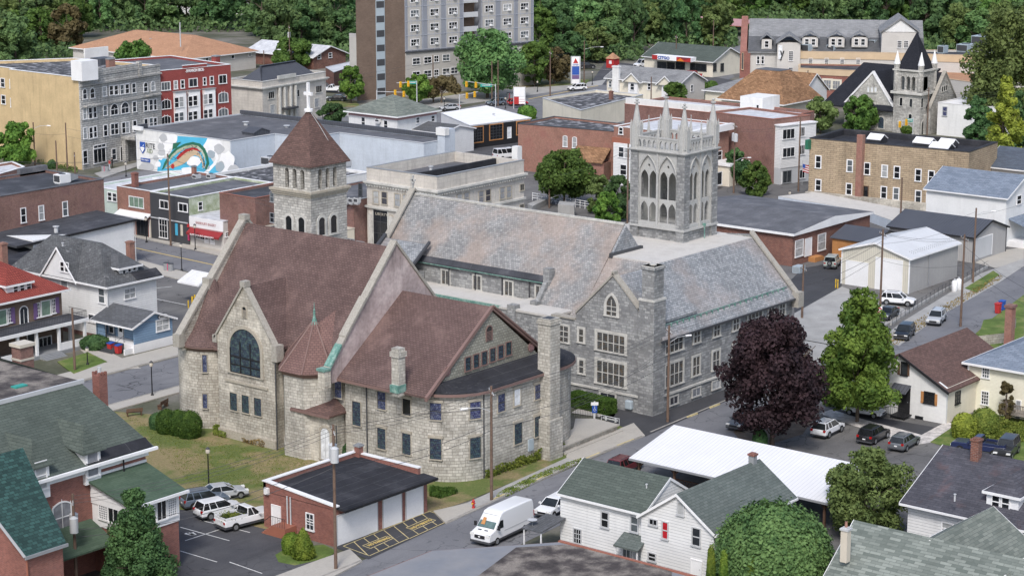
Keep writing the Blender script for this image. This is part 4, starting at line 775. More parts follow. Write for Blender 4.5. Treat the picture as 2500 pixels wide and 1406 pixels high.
s=MB();s.box(185.9,213.7,129.75,129.9,8.1,8.3);s.build('south_gutter','p_dark_grey',r);s=MB();s.tube([(188,130.9,9.6),(213,130.9,9.6)],.05,5)
for i in range(22): s.box(188+i*1.15,188.1+i*1.15,130.75,130.95,9.2,9.62)
s.build('snow_rail','copper_green',r)
s=MB();s.plate('W',213.6,[(129.9,8.2),(137,8.2),(142,8.2),(142,14.6),(136.4,15.1),(129.9,8.6)],[],.5);s.build('end_gable','ashlar_grey',r);s=MB();bar(s,(213.45,129.7,8.75),(213.45,136.5,15.55),.8,.3,'x');s.box(213.3,214.5,129.4,130.3,7.2,9.0);s.build('end_coping','coping_stone',r)
# chimney on the corner
zt=ZP(185.2,130.4,652);s=MB();s.box(185.0,187.2,130.2,132.2,-.5,12.8);s.box(185.1,186.9,130.3,131.9,12.8,zt);s.box(184.98,187.02,130.18,132.02,zt-.4,zt-.1);s.build('chimney','ashlar_grey',r);MB().box(184.95,187.25,130.15,132.25,12.7,12.95).build('chimney_shoulder','trim_stone',r);s=MB();s.box(185.05,186.95,130.25,131.95,zt-.1,zt);s.cyl(186,131.1,zt,zt+.15,.4,n=10);s.build('chimney_cap','trim_stone',r)
# the tower
TX,TY,TA,TB=205.4,140.5,7.0,7.8;z0,z1,z2,z3=14.5,16.2,25.1,26.75
s=MB();s.box(TX+.25,TX+TA-.25,TY+.25,TY+TB-.25,z0-6,z1);P=1.15
for a in (TX,TX+TA-P):
 for b in (TY,TY+TB-P): s.box(a,a+P,b,b+P,z0-6,z2)
s.build('tower_pier','ashlar_grey',r)
e=.12;MB().box(TX-e,TX+TA+e,TY-e,TY+TB+e,z1-.12,z1+.12).build('string_course','tower_stone',r);s=MB();s.box(TX-e,TX+TA+e,TY-e,TY+TB+e,z2,z2+.3);s.box(TX-.25,TX+TA+.25,TY-.25,TY+TB+.25,z2+.15,z2+.26);s.build('string_course','tower_stone',r)
def pt(c,z,w,h): return [(c+x,z+zz) for x,zz in arch(w,h,'point',6)]
s=MB();t=MB()
for face,o0,a0,A in (('W',TX+.12,TY,TB),('W',TX+TA-.62,TY,TB),('S',TY+.12,TX,TA),('S',TY+TB-.62,TX,TA)):
 i0,i1=a0+P,a0+A-P;mid=(i0+i1)/2;q=(i1-i0)/4;ws=(i1-i0)/2-.22
 rear=o0>a0+3 if False else ((face=='W' and o0>TX+3) or (face=='S' and o0>TY+3))
 hole=[] if rear else [pt(i0+q,z1+.55,ws,z2-z1-1.0),pt(i1-q,z1+.55,ws,z2-z1-1.0)]
 (s.plate)(face,o0,[(i0,z1),(i1,z1),(i1,z2),(i0,z2)],hole,.5)
 for c in (() if rear else (i0+q,i1-q)):
  lw=ws*.5-.16;zz=z1+.55;H=z2-z1-1.0;hh=H*.78;ins=[]
  for d in (-1,1):
   cc=c+d*(ws*.25-.01);ins.append(pt(cc,zz+.05,lw,H*.30));ins.append(pt(cc,zz+H*.36,lw,H*.42))
  ins.append([(c+.16*math.cos(k*PI/4)*(1.25 if k%2==0 else .8),zz+H*.855+.19*math.sin(k*PI/4)*(1.25 if k%2==0 else .8)) for k in range(8)])
  t.plate(face,o0+.16,pt(c,zz,ws,H),ins,.14)
  # hood mould
  O=arch(ws+.16,H+.12,'point',6);O=[(x+c,z+zz) for x,z in O if z>H*.7]
  pts=[((o0-.06,a,b) if face=='W' else (a,o0-.06,b)) for a,b in O];
  if o0<a0+3 or True: t.tube(pts,.1,5)
 k=mid;b0=(o0-.12,o0+.06,k-.13,k+.13) if face=='W' else (k-.13,k+.13,o0-.12,o0+.06);t.box(*b0,z1,z2);
s.build('tower_screen','tower_stone',r);t.build('tracery','tower_stone',r)
MB().box(TX+.6,TX+TA-.6,TY+.6,TY+TB-.6,z2-.4,z2-.1).build('tower_deck','roof_cream',r)
# pierced parapet
s=MB()
for face,o0,a0,A in (('W',TX+.05,TY,TB),('W',TX+TA-.3,TY,TB),('S',TY+.05,TX,TA),('S',TY+TB-.3,TX,TA)):
 i0,i1=a0+.9,a0+A-.9;m=(i0+i1)/2
 for u,v in ((i0,m-.15),(m+.15,i1)):
  n=4;st=(v-u)/n;s.plate(face,o0,[(u,z2+.3),(v,z2+.3),(v,z3),(u,z3)],[pt(u+st*(k+.5),z2+.5,st-.2,.95) for k in range(n)],.25)
 c=(o0-.06,o0+.32,i0,i1) if face=='W' else (i0,i1,o0-.06,o0+.32);s.box(*c,z3,z3+.16)
s.build('parapet','tower_stone',r)
s=MB()
def pinn(s,x,y,zb,rr,zs,zt,n=8,ped=True):
 s.cut();s.cyl(x,y,zb,zs,rr,n=n,ph=PI/8)
 for k in range(4):
  a=PI/4+k*PI/2;
  if ped: s.cyl(x+rr*1.0*math.cos(a),y+rr*1.0*math.sin(a),zb+.4,zs+.15,rr*.2,n=5);s.cyl(x+rr*1.0*math.cos(a),y+rr*1.0*math.sin(a),zs+.15,zs+rr*1.3,rr*.24,.02,n=5)
  b=k*PI/2;s.add([(x+rr*1.02*math.cos(b-.42),y+rr*1.02*math.sin(b-.42),zs-.1),(x+rr*1.02*math.cos(b+.42),y+rr*1.02*math.sin(b+.42),zs-.1),(x+rr*.9*math.cos(b),y+rr*.9*math.sin(b),zs+rr*1.1),(x,y,zs+rr*.8)],[(0,1,2),(1,3,2),(0,2,3)])
 s.cyl(x,y,zs,zt-.35,rr*.88,rr*.14,n=n,ph=PI/8);s.cyl(x,y,zt-.55,zt-.42,rr*.5,n=8);s.cyl(x,y,zt-.42,zt-.32,rr*.2,n=6);s.lathe(x,y,[(.02,zt-.32),(rr*.3,zt-.2),(rr*.3,zt-.08),(.02,zt)],8)
for a in (TX+.5,TX+TA-.5):
 for b in (TY+.5,TY+TB-.5): pinn(s,a,b,z2+.3,.66,27.9,31.2)
mx,my=TX+TA/2,TY+TB/2
for a,b in ((TX+.12,my),(TX+TA-.12,my),(mx,TY+.12),(mx,TY+TB-.12)): pinn(s,a,b,z2+.2,.2,27.2,28.9,6,False)
s.each('pinnacle','tower_stone',r)
MB().cyl(209.5,140.3,14.8,16.3,.06,n=6).box(209.35,209.65,140.2,140.5,16.3,16.6).build('hopper_pipe','copper_green',r)
rebase(r,195,150)
# ---------------------------------------------------------------- the other buildings
def P3(*q): return [tuple(G(x,y,z)[:2]) for x,y,z in q]
def inset(fp,d):
 n=len(fp);a=sum(fp[i][0]*fp[(i+1)%n][1]-fp[(i+1)%n][0]*fp[i][1] for i in range(n));fp=fp if a>0 else fp[::-1];out=[]
 for i in range(n):
  p,q,w_=Vector(fp[i-1]),Vector(fp[i]),Vector(fp[(i+1)%n]);e1=(q-p).normalized();e2=(w_-q).normalized();n1=Vector((-e1.y,e1.x));n2=Vector((-e2.y,e2.x));k=1+n1.dot(n2)
  out.append(tuple(q+(n1+n2)*(d/max(.3,k))))
 return fp,out
def ring(s,fp,d0,d1,z0,z1):
 a,A=inset(fp,d0) if d0 else inset(fp,0);o=A;i=inset(fp,d1)[1];n=len(o)
 for k in range(n):
  j=(k+1)%n;s.add([(*o[k],z0),(*o[j],z0),(*i[j],z0),(*i[k],z0),(*o[k],z1),(*o[j],z1),(*i[j],z1),(*i[k],z1)],[(0,3,2,1),(4,5,6,7),(0,1,5,4),(2,3,7,6)])
def polybld(r,fp,z,wall,roofm,par=.5,cop='p_white',pw=.3,z0=-.5,cw=None):
 s=MB();f,i=inset(fp,pw);s.prism(f,z0,z-par-.06)
 if par: ring(s,f,0,pw,z-par-.06,z)
 s.build('wall',wall,r)
 MB().prism(i,z-par-.06,z-par).build('roof',roofm,r)
 if cop: s=MB();ring(s,f,-.08,cw or pw+.02,z,z+.09);s.build('coping',cop,r)
 return f
def acunit(r,x,y,z,w=1.4,d=1.1,h=1.0,mat='p_light_grey'):
 o=MB().box(x-w/2,x+w/2,y-d/2,y+d/2,z+.15,z+h).box(x-w/2+.1,x+w/2-.1,y-d/2+.1,y+d/2-.1,z-.1,z+.15).build('air_conditioner',mat,r);c=MB().box(x-w/2-.012,x-w/2,y-d/2+.1,y+d/2-.1,z+.3,z+h-.15).cyl(x,y,z+h,z+h+.06,d*.36,n=12).build('fan_grille','p_dark_grey',o);return o
def base(r):
 xs=[v for c in r.children if c.type=='MESH' for v in (c.matrix_local@Vector(b) for b in c.bound_box)]
 rebase(r,sum(v.x for v in xs)/len(xs),sum(v.y for v in xs)/len(xs))
# --- three bay garage
r=root('brick_garage','flat roofed red brick garage with three white overhead doors beside the church','garage')
gx0,gx1,gy0,gy1=132.4,145.0,127.7,136.6
s=MB();s.box(gx0,gx1,gy0,gy1,-.3,3.45);s.box(gx0,gx1,gy1-.35,gy1,3.45,4.35);s.box(gx1-.35,gx1,gy0+.8,gy1-.35,3.45,4.2);s.add([(gx0,gy0,3.4),(gx0+.35,gy0,3.4),(gx0+.35,gy1,3.4),(gx0,gy1,3.4),(gx0,gy0,3.75),(gx0+.35,gy0,3.75),(gx0+.35,gy1,4.35),(gx0,gy1,4.35)],[(0,3,2,1),(4,5,6,7),(0,1,5,4),(1,2,6,5),(2,3,7,6),(3,0,4,7)])
s.build('wall','brick_red',r)
s=MB();s.slab([(gx0+.35,gy0-1.0,3.52),(gx1+.3,gy0-1.0,3.52),(gx1+.3,gy0+.7,3.62),(gx1-.35,gy0+.75,3.62),(gx1-.35,gy1-.35,3.95),(gx0+.35,gy1-.35,3.95)],.18);s.build('roof','tar_black',r)
s=MB();s.box(gx0+.3,gx1+.35,gy0-1.12,gy0-1.0,3.28,3.5)
for k in range(14): s.box(gx0+.6+k*.9,gx0+.7+k*.9,gy0-1.2,gy0-1.12,3.3,3.42)
s.build('gutter','p_black',r)
s=MB();s.box(gx0-.08,gx1+.08,gy1-.4,gy1+.08,4.35,4.45);s.box(gx1-.4,gx1+.08,gy0+.75,gy1-.4,4.2,4.3);s.add([(gx0-.1,gy0-.3,3.7),(gx0+.45,gy0-.3,3.7),(gx0+.45,gy1-.4,4.36),(gx0-.1,gy1-.4,4.36),(gx0-.1,gy0-.3,3.82),(gx0+.45,gy0-.3,3.82),(gx0+.45,gy1-.4,4.46),(gx0-.1,gy1-.4,4.46)],[(0,3,2,1),(4,5,6,7),(0,1,5,4),(1,2,6,5),(2,3,7,6),(3,0,4,7)]);s.build('coping','p_white',r)
for a,b in ((132.75,138.0),(138.85,141.3),(142.0,144.3)): door(r,'S',(a+b)/2,gy0-.02,b-a,2.75,mat='p_white',z=0,name='garage_door',frame='p_light_grey',panels=5)
doorpx(r,'W',gx0-.02,675,1265,19,60,mat='p_white');winpx(r,'W',gx0-.02,[(757,1273,17,38)],ny=3,nx=2,rail=True,cas=.08)
s=MB();
for a,b in ((704,1238),(712,1243)): p=on(r,'W',gx0,a,b);s.cyl(gx0-.15,p.y,.5,3.6,.07,n=6)
s.build('pipe','p_light_grey',r);p=on(r,'W',gx0,654,1197);MB().box(gx0-.3,gx0-.02,p.y-.25,p.y+.25,p.z-.3,p.z+.3).build('light_box','p_white',r)
chimney(r,*W(876,1107,4.2),3.5,5.2,.6,.6)
p=W(680,1325);s=MB();s.box(gx0-1.5,gx0-.05,p[1]-.8+.9,p[1]+1.9,-.1,1.0)
for k in range(4): s.box(gx0-1.5,gx0-.1,p[1]+1.9+k*.3,p[1]+2.2+k*.3,-.1,.8-k*.22)
s.build('steps','p_brown_red',r)
s=MB()
for k in range(9): s.cyl(gx0-1.45,p[1]+.2+k*.22,1.0,1.9,.02,n=4)
s.tube([(gx0-1.45,p[1]+.15,1.9),(gx0-1.45,p[1]+1.95,1.9),(gx0-1.45,p[1]+3.1,1.0)],.03,4);s.build('railing','p_black',r);base(r)
# --- white two storey house in the foreground
r=root('clapboard_house','white clapboard house with dark green roof in front of the white roofed carport','house')
gable(r,145.5,152.6,103.0,112.3,5.0,2.15,'y','siding_white','shingle_green',oh=.35,og=.1,z0=-1.5)
gable(r,144.9,157.5,95.5,103.0,4.9,2.6,'x','siding_white','shingle_grey_green',oh=.3,og=.25,z0=-1.5)
winpx(r,'W',145.48,[(1477,1268,16,32),(1549,1279,17,40)],rail=True,cas=.1,cmat='p_light_grey');winpx(r,'W',145.48,[(1410,1308,17,34)],nx=3,ny=3,cas=.08,cmat='p_light_grey')
winpx(r,'W',144.88,[(1662,1241,14,30)],cas=.08,cmat='p_light_grey',gmat='pane_blind');winpx(r,'W',144.88,[(1595,1274,18,13)],nx=2,cas=.08,cmat='p_light_grey');winpx(r,'W',144.88,[(1624,1294,13,40)],cas=.08,rail=True,cmat='p_light_grey',gmat='pane_red');winpx(r,'W',144.88,[(1700,1310,19,42)],cas=.08,rail=True,cmat='p_light_grey');winpx(r,'W',144.88,[(1592,1359,17,18)],cas=.08,rail=True,cmat='p_light_grey')
doorpx(r,'W',144.88,1700,1386,24,36,mat='p_white_bright');
p=on(r,'W',145.2,1548,1325);s=MB();s.slab([(143.9,p.y-1.3,p.z-.1),(145.5,p.y-1.3,p.z+.7),(145.5,p.y+1.3,p.z+.7),(143.9,p.y+1.3,p.z-.1)],.12);s.build('porch_roof','shingle_grey_green',r);MB().box(144.0,144.1,p.y-1.2,p.y-1.1,-1.5,p.z-.2).box(144.0,144.1,p.y+1.1,p.y+1.2,-1.5,p.z-.2).build('porch_post','p_white',r)
winpx(r,'W',145.45,[(1530,1352,18,24)],cas=.06,nx=2);doorpx(r,'W',145.46,1556,1354,18,36,mat='p_light_grey')
c=W(1808,1160,7.3);chimney(r,156.6,99.25,6,8.5,.55,.55,'p_grey','brick_red');vent(r,147.6,104.4,6.0,.7,.07)
s=MB();s.slab([(141.8,111.6,2.3),(145.4,111.6,2.7),(145.4,113.8,2.7),(141.8,113.8,2.3)],.1);s.build('side_porch_roof','shingle_dark',r)
s=MB()
for y in (111.7,113.6): s.box(141.9,142.0,y-.05,y+.05,-.2,2.25)
s.build('side_porch_post','p_white',r)
o=MB().lathe(142.6,113.2,[(.45,2.95),(.3,2.8),(.06,2.7)],14).build('satellite_dish','p_light_grey',r,smooth=True);MB().cyl(142.6,113.2,2.35,2.75,.03,n=6).build('dish_mount','p_grey',o)
base(r)
# --- carport with white metal roof
r=root('carport','open sided timber carport with long white ribbed metal roof','carport')
y0,y1=95.3,117.3;gable(r,163.6,173,y0,y1,3.0,1.5,'y','p_white','metal_white',oh=.6,og=.1,walls_=False,trim='p_grey',fx=.74)
s=MB()
for k in range(6):
 y=y0+.6+k*(y1-y0-1.2)/5
 for x in (163.7,172.8):
  s.cut();s.box(x-.1,x+.1,y-.1,y+.1,-.2,2.95)
  for d in (-1,1): s.tube([(x,y,2.1),(x,y+d*.8,2.9)],.07,4)
s.each('post','wood_brown',r);s=MB();s.box(163.6,163.8,y0,y1,2.8,3.0);s.box(172.7,172.9,y0,y1,2.8,3.0)
for k in range(8): y=y0+.2+k*(y1-y0-.4)/7;s.box(163.6,172.9,y-.06,y+.06,2.85,2.98)
s.build('beam','wood_brown',r);s=MB()
for k in range(26): s.cyl(165.5,y1-9+k*.22,0,1.0,.03,n=4)
s.box(165.45,165.55,y1-9,y1-3.4,1.0,1.08);s.build('railing','wood_brown',r)
base(r)
# --- dark roofed house
r=root('dark_roof_house','white clapboard house with big patchy dark roof and a hipped dormer, lower right','house')
gable(r,162.9,177,60,87.0,5.0,3.2,'y','siding_white','shingle_charcoal',oh=.7,og=.5,z0=-1)
winpx(r,'W',162.88,[(2313,1290,26,26),(2408,1296,26,28)],cas=.1,rail=True);winpx(r,'W',162.88,[(2459,1318,24,50)],cas=.1,rail=True)
chimney(r,*W(2383,1110,8.3),7.4,9.9,.75,.75,'brick_dark','brick_dark')
p=on(r,'W',164.2,2447,1232);hip(r,164.2,168.2,p.y-1.5,p.y+1.5,p.z+1.0,1.35,'p_white','shingle_charcoal',oh=.25,z0=5,ridge=(165.6,168.4,p.y-.05,p.y+.05));winpx(r,'W',164.18,[(2431,1224,18,34),(2455,1229,18,34)],cas=.08,gmat='pane_dark',rail=True)
vent(r,*W(2331,1215,6.5),6.2,.6,.08);base(r)
# --- grey green shingled house, bottom right
r=root('sage_roof_house','house under a mottled sage green shingle roof with cream chimney, bottom right','house')
pr_=G(2085,1268,7.8);xr,y1=pr_[0],pr_[1];pe=on(r,'S',y1,2010,1406);sl_=(7.8-pe.z)/(xr-pe.x);gable(r,xr-6.4,xr+6.4,y1-22,y1-.35,7.64-6.4*sl_,6.4*sl_,'y','siding_grey','shingle_sage',oh=.6,og=.35,z0=-1)
a=W(2375,1253,7.6);gable(r,xr,a[0]+2.5,a[1]-4.2,a[1]+3.2,5.0,2.5,'x','siding_grey','shingle_sage2',oh=.5,og=.2,z0=-1)
s=MB();chimney(r,*W(2064,1335,6.7),5.5,8.4,.6,.6,'p_beige','p_light_grey',pots=1)
p=W(2440,1406,6);gable(r,p[0]-1.5,p[0]+6,p[1]-3,p[1]+.3,p and 5.0,1.8,'x','siding_grey','shingle_sage2',oh=.35,og=.3,z0=3);base(r)
# --- flat gravel roof in the foreground
r=root('gravel_roof_building','flat roofed building with grey membrane and brown gravel on top, cut by the bottom edge','building')
fp=[(137.1,106.9),(137.1,88),(116,88),(116,112.5),(130,112.5)]
polybld(r,[(137.1,105.9),(137.1,86),(112,86),(112,112.9),(128.6,112.9)],4.0,'brick_old','roof_membrane',par=0,cop=None,pw=.2)
s=MB();q=P3((1260,1335,4.06),(1380,1328,4.06),(1470,1345,4.06),(1640,1392,4.06),(1640,1500,4.06),(1100,1450,4.06),(1170,1402,4.06));s.prism(q,3.99,4.05);s.build('gravel_bed','roof_gravel',r);MB().box(136.9,137.2,86,105.9,3.9,4.12).build('edge_flashing','p_brown_red',r);base(r)
# --- green roofed brick building on the left
r=root('green_roof_building','red brick building with a large green hipped roof, flat gravel deck and two small dormers','building')
X1,Y0=121.0,139.5
s=MB();s.box(90,X1,Y0,175,-.5,9.6);s.box(114.9,120.2,134.6,Y0,-.5,7.0);s.build('wall','brick_red',r)
zd=14.8;ca=G(194,931,zd);cb=G(48,970,zd);E0=(X1+.6,Y0-.6,9.7)
s=MB();dk=[(80,ca[1]+.2),(cb[0],cb[1]),(ca[0],ca[1]),(ca[0]+2.5,ca[1]+9),(ca[0]-5,ca[1]+14),(80,ca[1]+14)]
V=[(80,Y0-.6,9.7),E0,(X1+.6,176,9.7),(ca[0]+1.2,ca[1]+16,zd),(ca[0],ca[1],zd),(80,ca[1],zd)]
s.add(V+[(80,Y0-.6,9.4),(X1+.6,Y0-.6,9.4),(X1+.6,176,9.4)],[(0,1,4,5),(1,2,3,4),(0,6,7,1),(1,7,8,2)]);s.build('roof','shingle_green',r,fix=1)
s=MB();s.box(80,ca[0]+.1,ca[1]-.1,ca[1]+15,zd-.4,zd+.05);s.build('deck','roof_gravel',r);s=MB();s.box(80,ca[0]+.3,ca[1]-.3,ca[1]-.05,zd-.15,zd+.2);s.build('deck_edge','p_light_grey',r)
a=G(47,945,zd);MB().cbox(a[0],a[1],zd,1.3,.7,.18).build('skylight','p_teal',r)
s=MB();s.slab([(ca[0]+1,ca[1]+14,9.6),(ca[0]+1,ca[1]+6,9.6),(ca[0]-2,ca[1]+11,zd+1)],.2);s.build('rear_roof','shingle_green',r)
s=MB();s.box(90,X1+.75,Y0-.85,Y0-.6,9.5,9.75);s.box(90,X1+.1,Y0-.3,Y0,9.0,9.5);s.build('gutter','p_white_bright',r);
s=MB();s.slab([(114,Y0-.55,9.86),(X1+.3,Y0-.55,9.86),(X1+.3,Y0+.3,10.5),(114,Y0+.3,10.5)],.05);s.build('snow_guard','tar_black',r)
# bay with its own roof
s=MB();s.slab([(114.4,134.0,6.9),(120.8,134.0,6.9),(121.0,Y0,8.4),(114.2,Y0,8.4)],.16);s.build('bay_roof','shingle_bright_green',r);s=MB();s.box(114.4,120.9,133.85,134.0,6.7,6.95);s.box(114.3,121.0,Y0-.12,Y0+.0,8.4,8.62);s.box(114.7,114.9,134.4,Y0,6.2,6.8);s.add([(114.65,134.3,6.75),(114.65,Y0,6.75),(114.65,Y0,8.25)],[(0,1,2)]);s.build('bay_trim','p_white',r,fix=1)
s=MB();s.box(114.85,120.25,134.5,134.6,4.2,6.75);s.box(114.8,114.9,134.6,Y0,4.2,6.75);s.build('bay_panel','p_white',r)
winpx(r,'S',134.48,[(394,1242,22,52)],nx=2,cas=.08,gmat='pane_dark');winpx(r,'S',134.48,[(420,1232,20,52)],cas=.06,nx=4,ny=9,gmat='pane_blind');winpx(r,'W',114.78,[(252,1242,20,48)],cas=.06,nx=4,ny=9,gmat='pane_blind');winpx(r,'W',114.78,[(277,1250,24,50)],nx=2,cas=.08,gmat='pane_dark')
# dormers
for (ax,ay,wx,wy) in ((230,1155,226,1128),(98,1200,100,1160)):
 p=on(r,'S',Y0-.35,wx,wy);s=MB();s.box(p.x-.85,p.x+.85,Y0-.4,Y0+2.5,8.0,11.0);s.build('dormer_wall','p_white',r)
 winpx(r,'S',Y0-.42,[(wx,wy,26,66)],rail=True,cas=.1,gmat='pane_blind')
 s=MB();zt=11.6;s.slab([(p.x-1.3,Y0-.7,10.9),(p.x,Y0+.6,13.0),(p.x,Y0+4.4,13.0),(p.x-1.3,Y0+2.6,11.4)],.12);s.slab([(p.x+1.3,Y0-.7,10.9),(p.x,Y0+.6,13.0),(p.x,Y0+4.4,13.0),(p.x+1.3,Y0+2.6,11.4)],.12);s.slab([(p.x-1.3,Y0-.7,10.9),(p.x+1.3,Y0-.7,10.9),(p.x,Y0+.6,13.0)],.12);s.build('dormer_roof','shingle_green',r)
winpx(r,'S',Y0-.02,[(152,1262,44,72)],top='seg',nx=2,rail=True,cas=.12,gmat='pane_blind')
p=W(237,1205,5);s=MB();s.slab([(108.5,136.2,3.4),(114.6,136.2,3.4),(114.6,Y0,4.8),(108.5,Y0,4.8)],.15);s.build('entry_roof','shingle_bright_green',r)
s=MB();s.cbox(123.3,148.0,6,.95,.95,8.4)
for d in (-.36,0,.36): s.cbox(123.3+d,147.6,14.4,.2,.2,.3);s.cbox(123.3+d,148.4,14.4,.2,.2,.3)
s.build('chimney','brick_red',r);MB().cyl(123.3,148,14.4,15.1,.18,n=8).build('chimney_pot','p_light_grey',r)
c=G(57,897,13.5);s=MB();s.cbox(c[0],c[1],8,1.5,1.3,7.6);s.build('old_chimney','brick_old',r);s=MB();s.cbox(c[0],c[1],15.6,1.8,1.6,.3);s.cbox(c[0],c[1],14.3,1.6,1.4,.2);s.build('old_chimney_cap','p_beige',r)
MB().cyl(118.1,Y0-.45,6.2,9.3,.07,n=6).build('downpipe','p_black',r);base(r)
# --- teal shingled gable, bottom left
r=root('teal_roof_building','red brick gabled building with dark teal shingles in the bottom left corner','building')
z0,z1=8.0,13.7;E=G(163,1325,z0);D=G(62,1357,z0);T=G(56,1092,z1);xw,xe,ys,yr=D[0],E[0],(D[1]+E[1])/2,T[1]
s=MB();s.slab([(xw,ys,z0),(xe,ys,z0),(T[0],yr,z1),(xw,yr,z1)],.22);s.slab([(xw,yr,z1),(T[0],yr,z1),(T[0],2*yr-ys,z0),(xw,2*yr-ys,z0)],.22);s.build('roof','shingle_teal',r)
s=MB();s.add([(xw+.25,ys+.25,-2),(xe-.2,ys+.25,-2),(xe-.2,2*yr-ys,-2),(xw+.25,2*yr-ys,-2),(xw+.25,ys+.25,z0-.25),(xe-.2,ys+.25,z0-.25),(xe-.2,2*yr-ys,z0-.25),(xw+.25,2*yr-ys,z0-.25),(xw+.25,yr,z1-.3),(xe-.2,yr,z1-.3)],[(0,1,5,4),(1,2,6,9,5),(2,3,7,6),(3,0,4,8,7),(0,3,2,1)]);s.build('wall','brick_red',r,fix=1)
s=MB();s.box(xw-.1,xe+.1,ys-.12,ys,z0-.28,z0-.02);s.tube([(xw-.05,ys,z0-.1),(xw-.05,yr,z1-.1)],.15,4);s.build('gutter','p_grey',r);MB().cyl(xw+.2,ys+.15,-2,z0-.3,.08,n=6).build('downpipe','p_brown_red',r);base(r)
# --- red tiled house
r=root('red_tile_house','brown brick house with red tile roof and a white columned porch','house')
X1,Y0,ze=166.0,205.8,7.0
hip(r,146,X1,Y0,221,ze,4.6,'brick_brown','tile_red',oh=.8,ridge=(152,159.5,213,213.8))
p=on(r,'S',Y0,0,0);q=on(r,'S',206.3,41,705);hip(r,q.x-1.5,q.x+1.9,206.3,210,q.z+.65,1.7,'p_white','tile_red',oh=.4,z0=7,ridge=(q.x,q.x+.2,208,211));winpx(r,'S',206.28,[(38,706,9,22),(54,702,14,22),(70,698,9,22)],rail=True,cas=.05,gmat='pane_dark')
winpx(r,'S',Y0-.02,[(112,752,22,36)],cas=.08,gmat='curtain_green');winpx(r,'S',Y0-.02,[(93,757,8,34),(131,747,8,34)],nx=2,ny=4,cas=.06);winpx(r,'S',Y0-.02,[(5,775,22,36)],cas=.08,gmat='curtain_green');winpx(r,'S',Y0-.02,[(24,770,8,34)],nx=2,ny=4,cas=.06)
for a,b in ((86,760),(139,745),(31,770)): p=on(r,'S',Y0,a,b);MB().box(p.x-.28,p.x+.28,Y0-.1,Y0-.02,p.z-1.0,p.z+1.0).build('shutter','p_purple',r)
winpx(r,'S',Y0-.02,[(58,770,19,44)],name='balcony_door',top='round',nx=2,cas=.1)
py=202.3;s=MB();s.box(146,167.0,py,Y0,3.45,3.75);s.build('porch_roof','tar_dark',r);s=MB();s.box(146,167.15,py-.12,py,3.3,3.72);s.box(167.0,167.12,py,Y0,3.3,3.72);s.build('porch_fascia','p_white',r)
s=MB()
for x in (153.2,156.5,159.3,162.7,166.7): s.box(x-.16,x+.16,py+.1,py+.4,.4,3.3);
s.box(166.55,166.85,Y0-.6,Y0-.3,.4,3.3);s.each('column','p_white',r)
s=MB();s.box(162.9,166.6,py+.15,py+.3,.4,1.25);s.box(154,156.3,py+.15,py+.3,.4,1.25);s.build('balustrade','p_white',r);s=MB();s.box(146,167,py-.2,Y0,-.2,.4)
for k in range(4): s.box(159.4,162.6,py-.5-.3*k,py-.2-.3*k,-.2,.32-.1*k)
s.build('porch_floor','p_grey',r)
s=MB();s.tube([(150,py+.1,4.6),(167,py+.1,4.6),(167,Y0,4.6)],.03,4)
for k in range(70): s.cyl(150+k*.245,py+.1,3.75,4.6,.014,n=4)
for k in range(14): s.cyl(167,py+.1+k*.245,3.75,4.6,.014,n=4)
s.build('railing','p_black',r);winpx(r,'S',Y0-.02,[(110,840,30,34)],nx=3,cas=.1);door(r,'S',161,Y0-.02,1,2.1,mat='p_dark_grey',z=.4)
chimney(r,150.5,211.5,8,12.6,.9,.9,'brick_orange','brick_orange');MB().box(145.8,155.5,212.6,216.5,11.2,11.6).build('flat_deck','tar_black',r);base(r)
# --- white house with worn black slates
r=root('worn_slate_house','white sided house with worn black slate roof, white gable and brick chimney','house')
x0,x1,y0,y1=170.6,178.6,202.6,220.5
hip(r,x0,x1,y0,y1,7.0,4.1,'siding_white','slate_old',oh=.6,ridge=(174.4,174.9,208.3,217.6))
q0=on(r,'W',x0-.5,104,664);q1=on(r,'W',x0-.5,184,681);qa=on(r,'W',x0-.5,141,607)
s=MB();s.plate('W',x0-.5,[(q1.y,7.0),(q0.y,7.0),(qa.y,qa.z)],[],.3);s.build('front_gable','siding_fine',r)
s=MB();m=(q0.y+q1.y)/2
for ye in (q0.y+.3,q1.y-.3): s.slab([(x0-.7,ye,6.9),(x0-.7,m,qa.z+.15),(175.2,m,qa.z+.15),(x0+.8,ye,7.0)],.15)
s.build('gable_roof','slate_old',r)
s=MB()
for ye in (q0.y+.35,q1.y-.35): s.slab([(x0-.8,ye,6.85),(x0-.8,m,qa.z+.22),(x0-.68,m,qa.z+.22),(x0-.68,ye,6.85)],.25)
s.build('bargeboard','p_white',r)
winpx(r,'W',x0-.52,[(152,651,9,22),(163,653,8,22)],cas=.08,rail=True)
q=on(r,'S',y0+.9,315,664);hip(r,q.x-1.5,q.x+1.5,y0+.9,y0+4,q.z+.75,1.3,'p_white','shingle_dark',oh=.4,z0=6.8,ridge=(q.x-.2,q.x+.1,y0+2.6,y0+4.6));winpx(r,'S',y0+.88,[(303,668,7,17),(316,664,7,17),(328,660,7,17)],cas=.05,rail=True,gmat='pane_dark')
s=MB();s.slab([(x1-3.6,y0-.55,7.15),(x1+.55,y0-.55,7.15),(x1+.55,y0+.6,7.9),(x1-3.6,y0+.6,7.9)],.05);s.build('tar_strip','tar_black',r)
winpx(r,'W',x0-.02,[(157,693,15,18)],cas=.08,gmat='pane_blind');winpx(r,'W',x0-.02,[(248,722,14,34)],rail=True,cas=.1);winpx(r,'W',x0-.02,[(225,777,17,17)],cas=.08);winpx(r,'S',y0-.02,[(317,716,26,24)],nx=2,rail=True,cas=.08)
chimney(r,*W(319,633,8),6.8,ZP(*W(319,633,8),588),.8,.8,'brick_orange','brick_orange');vent(r,*W(153,592,11.2),10.6,.5,.12);
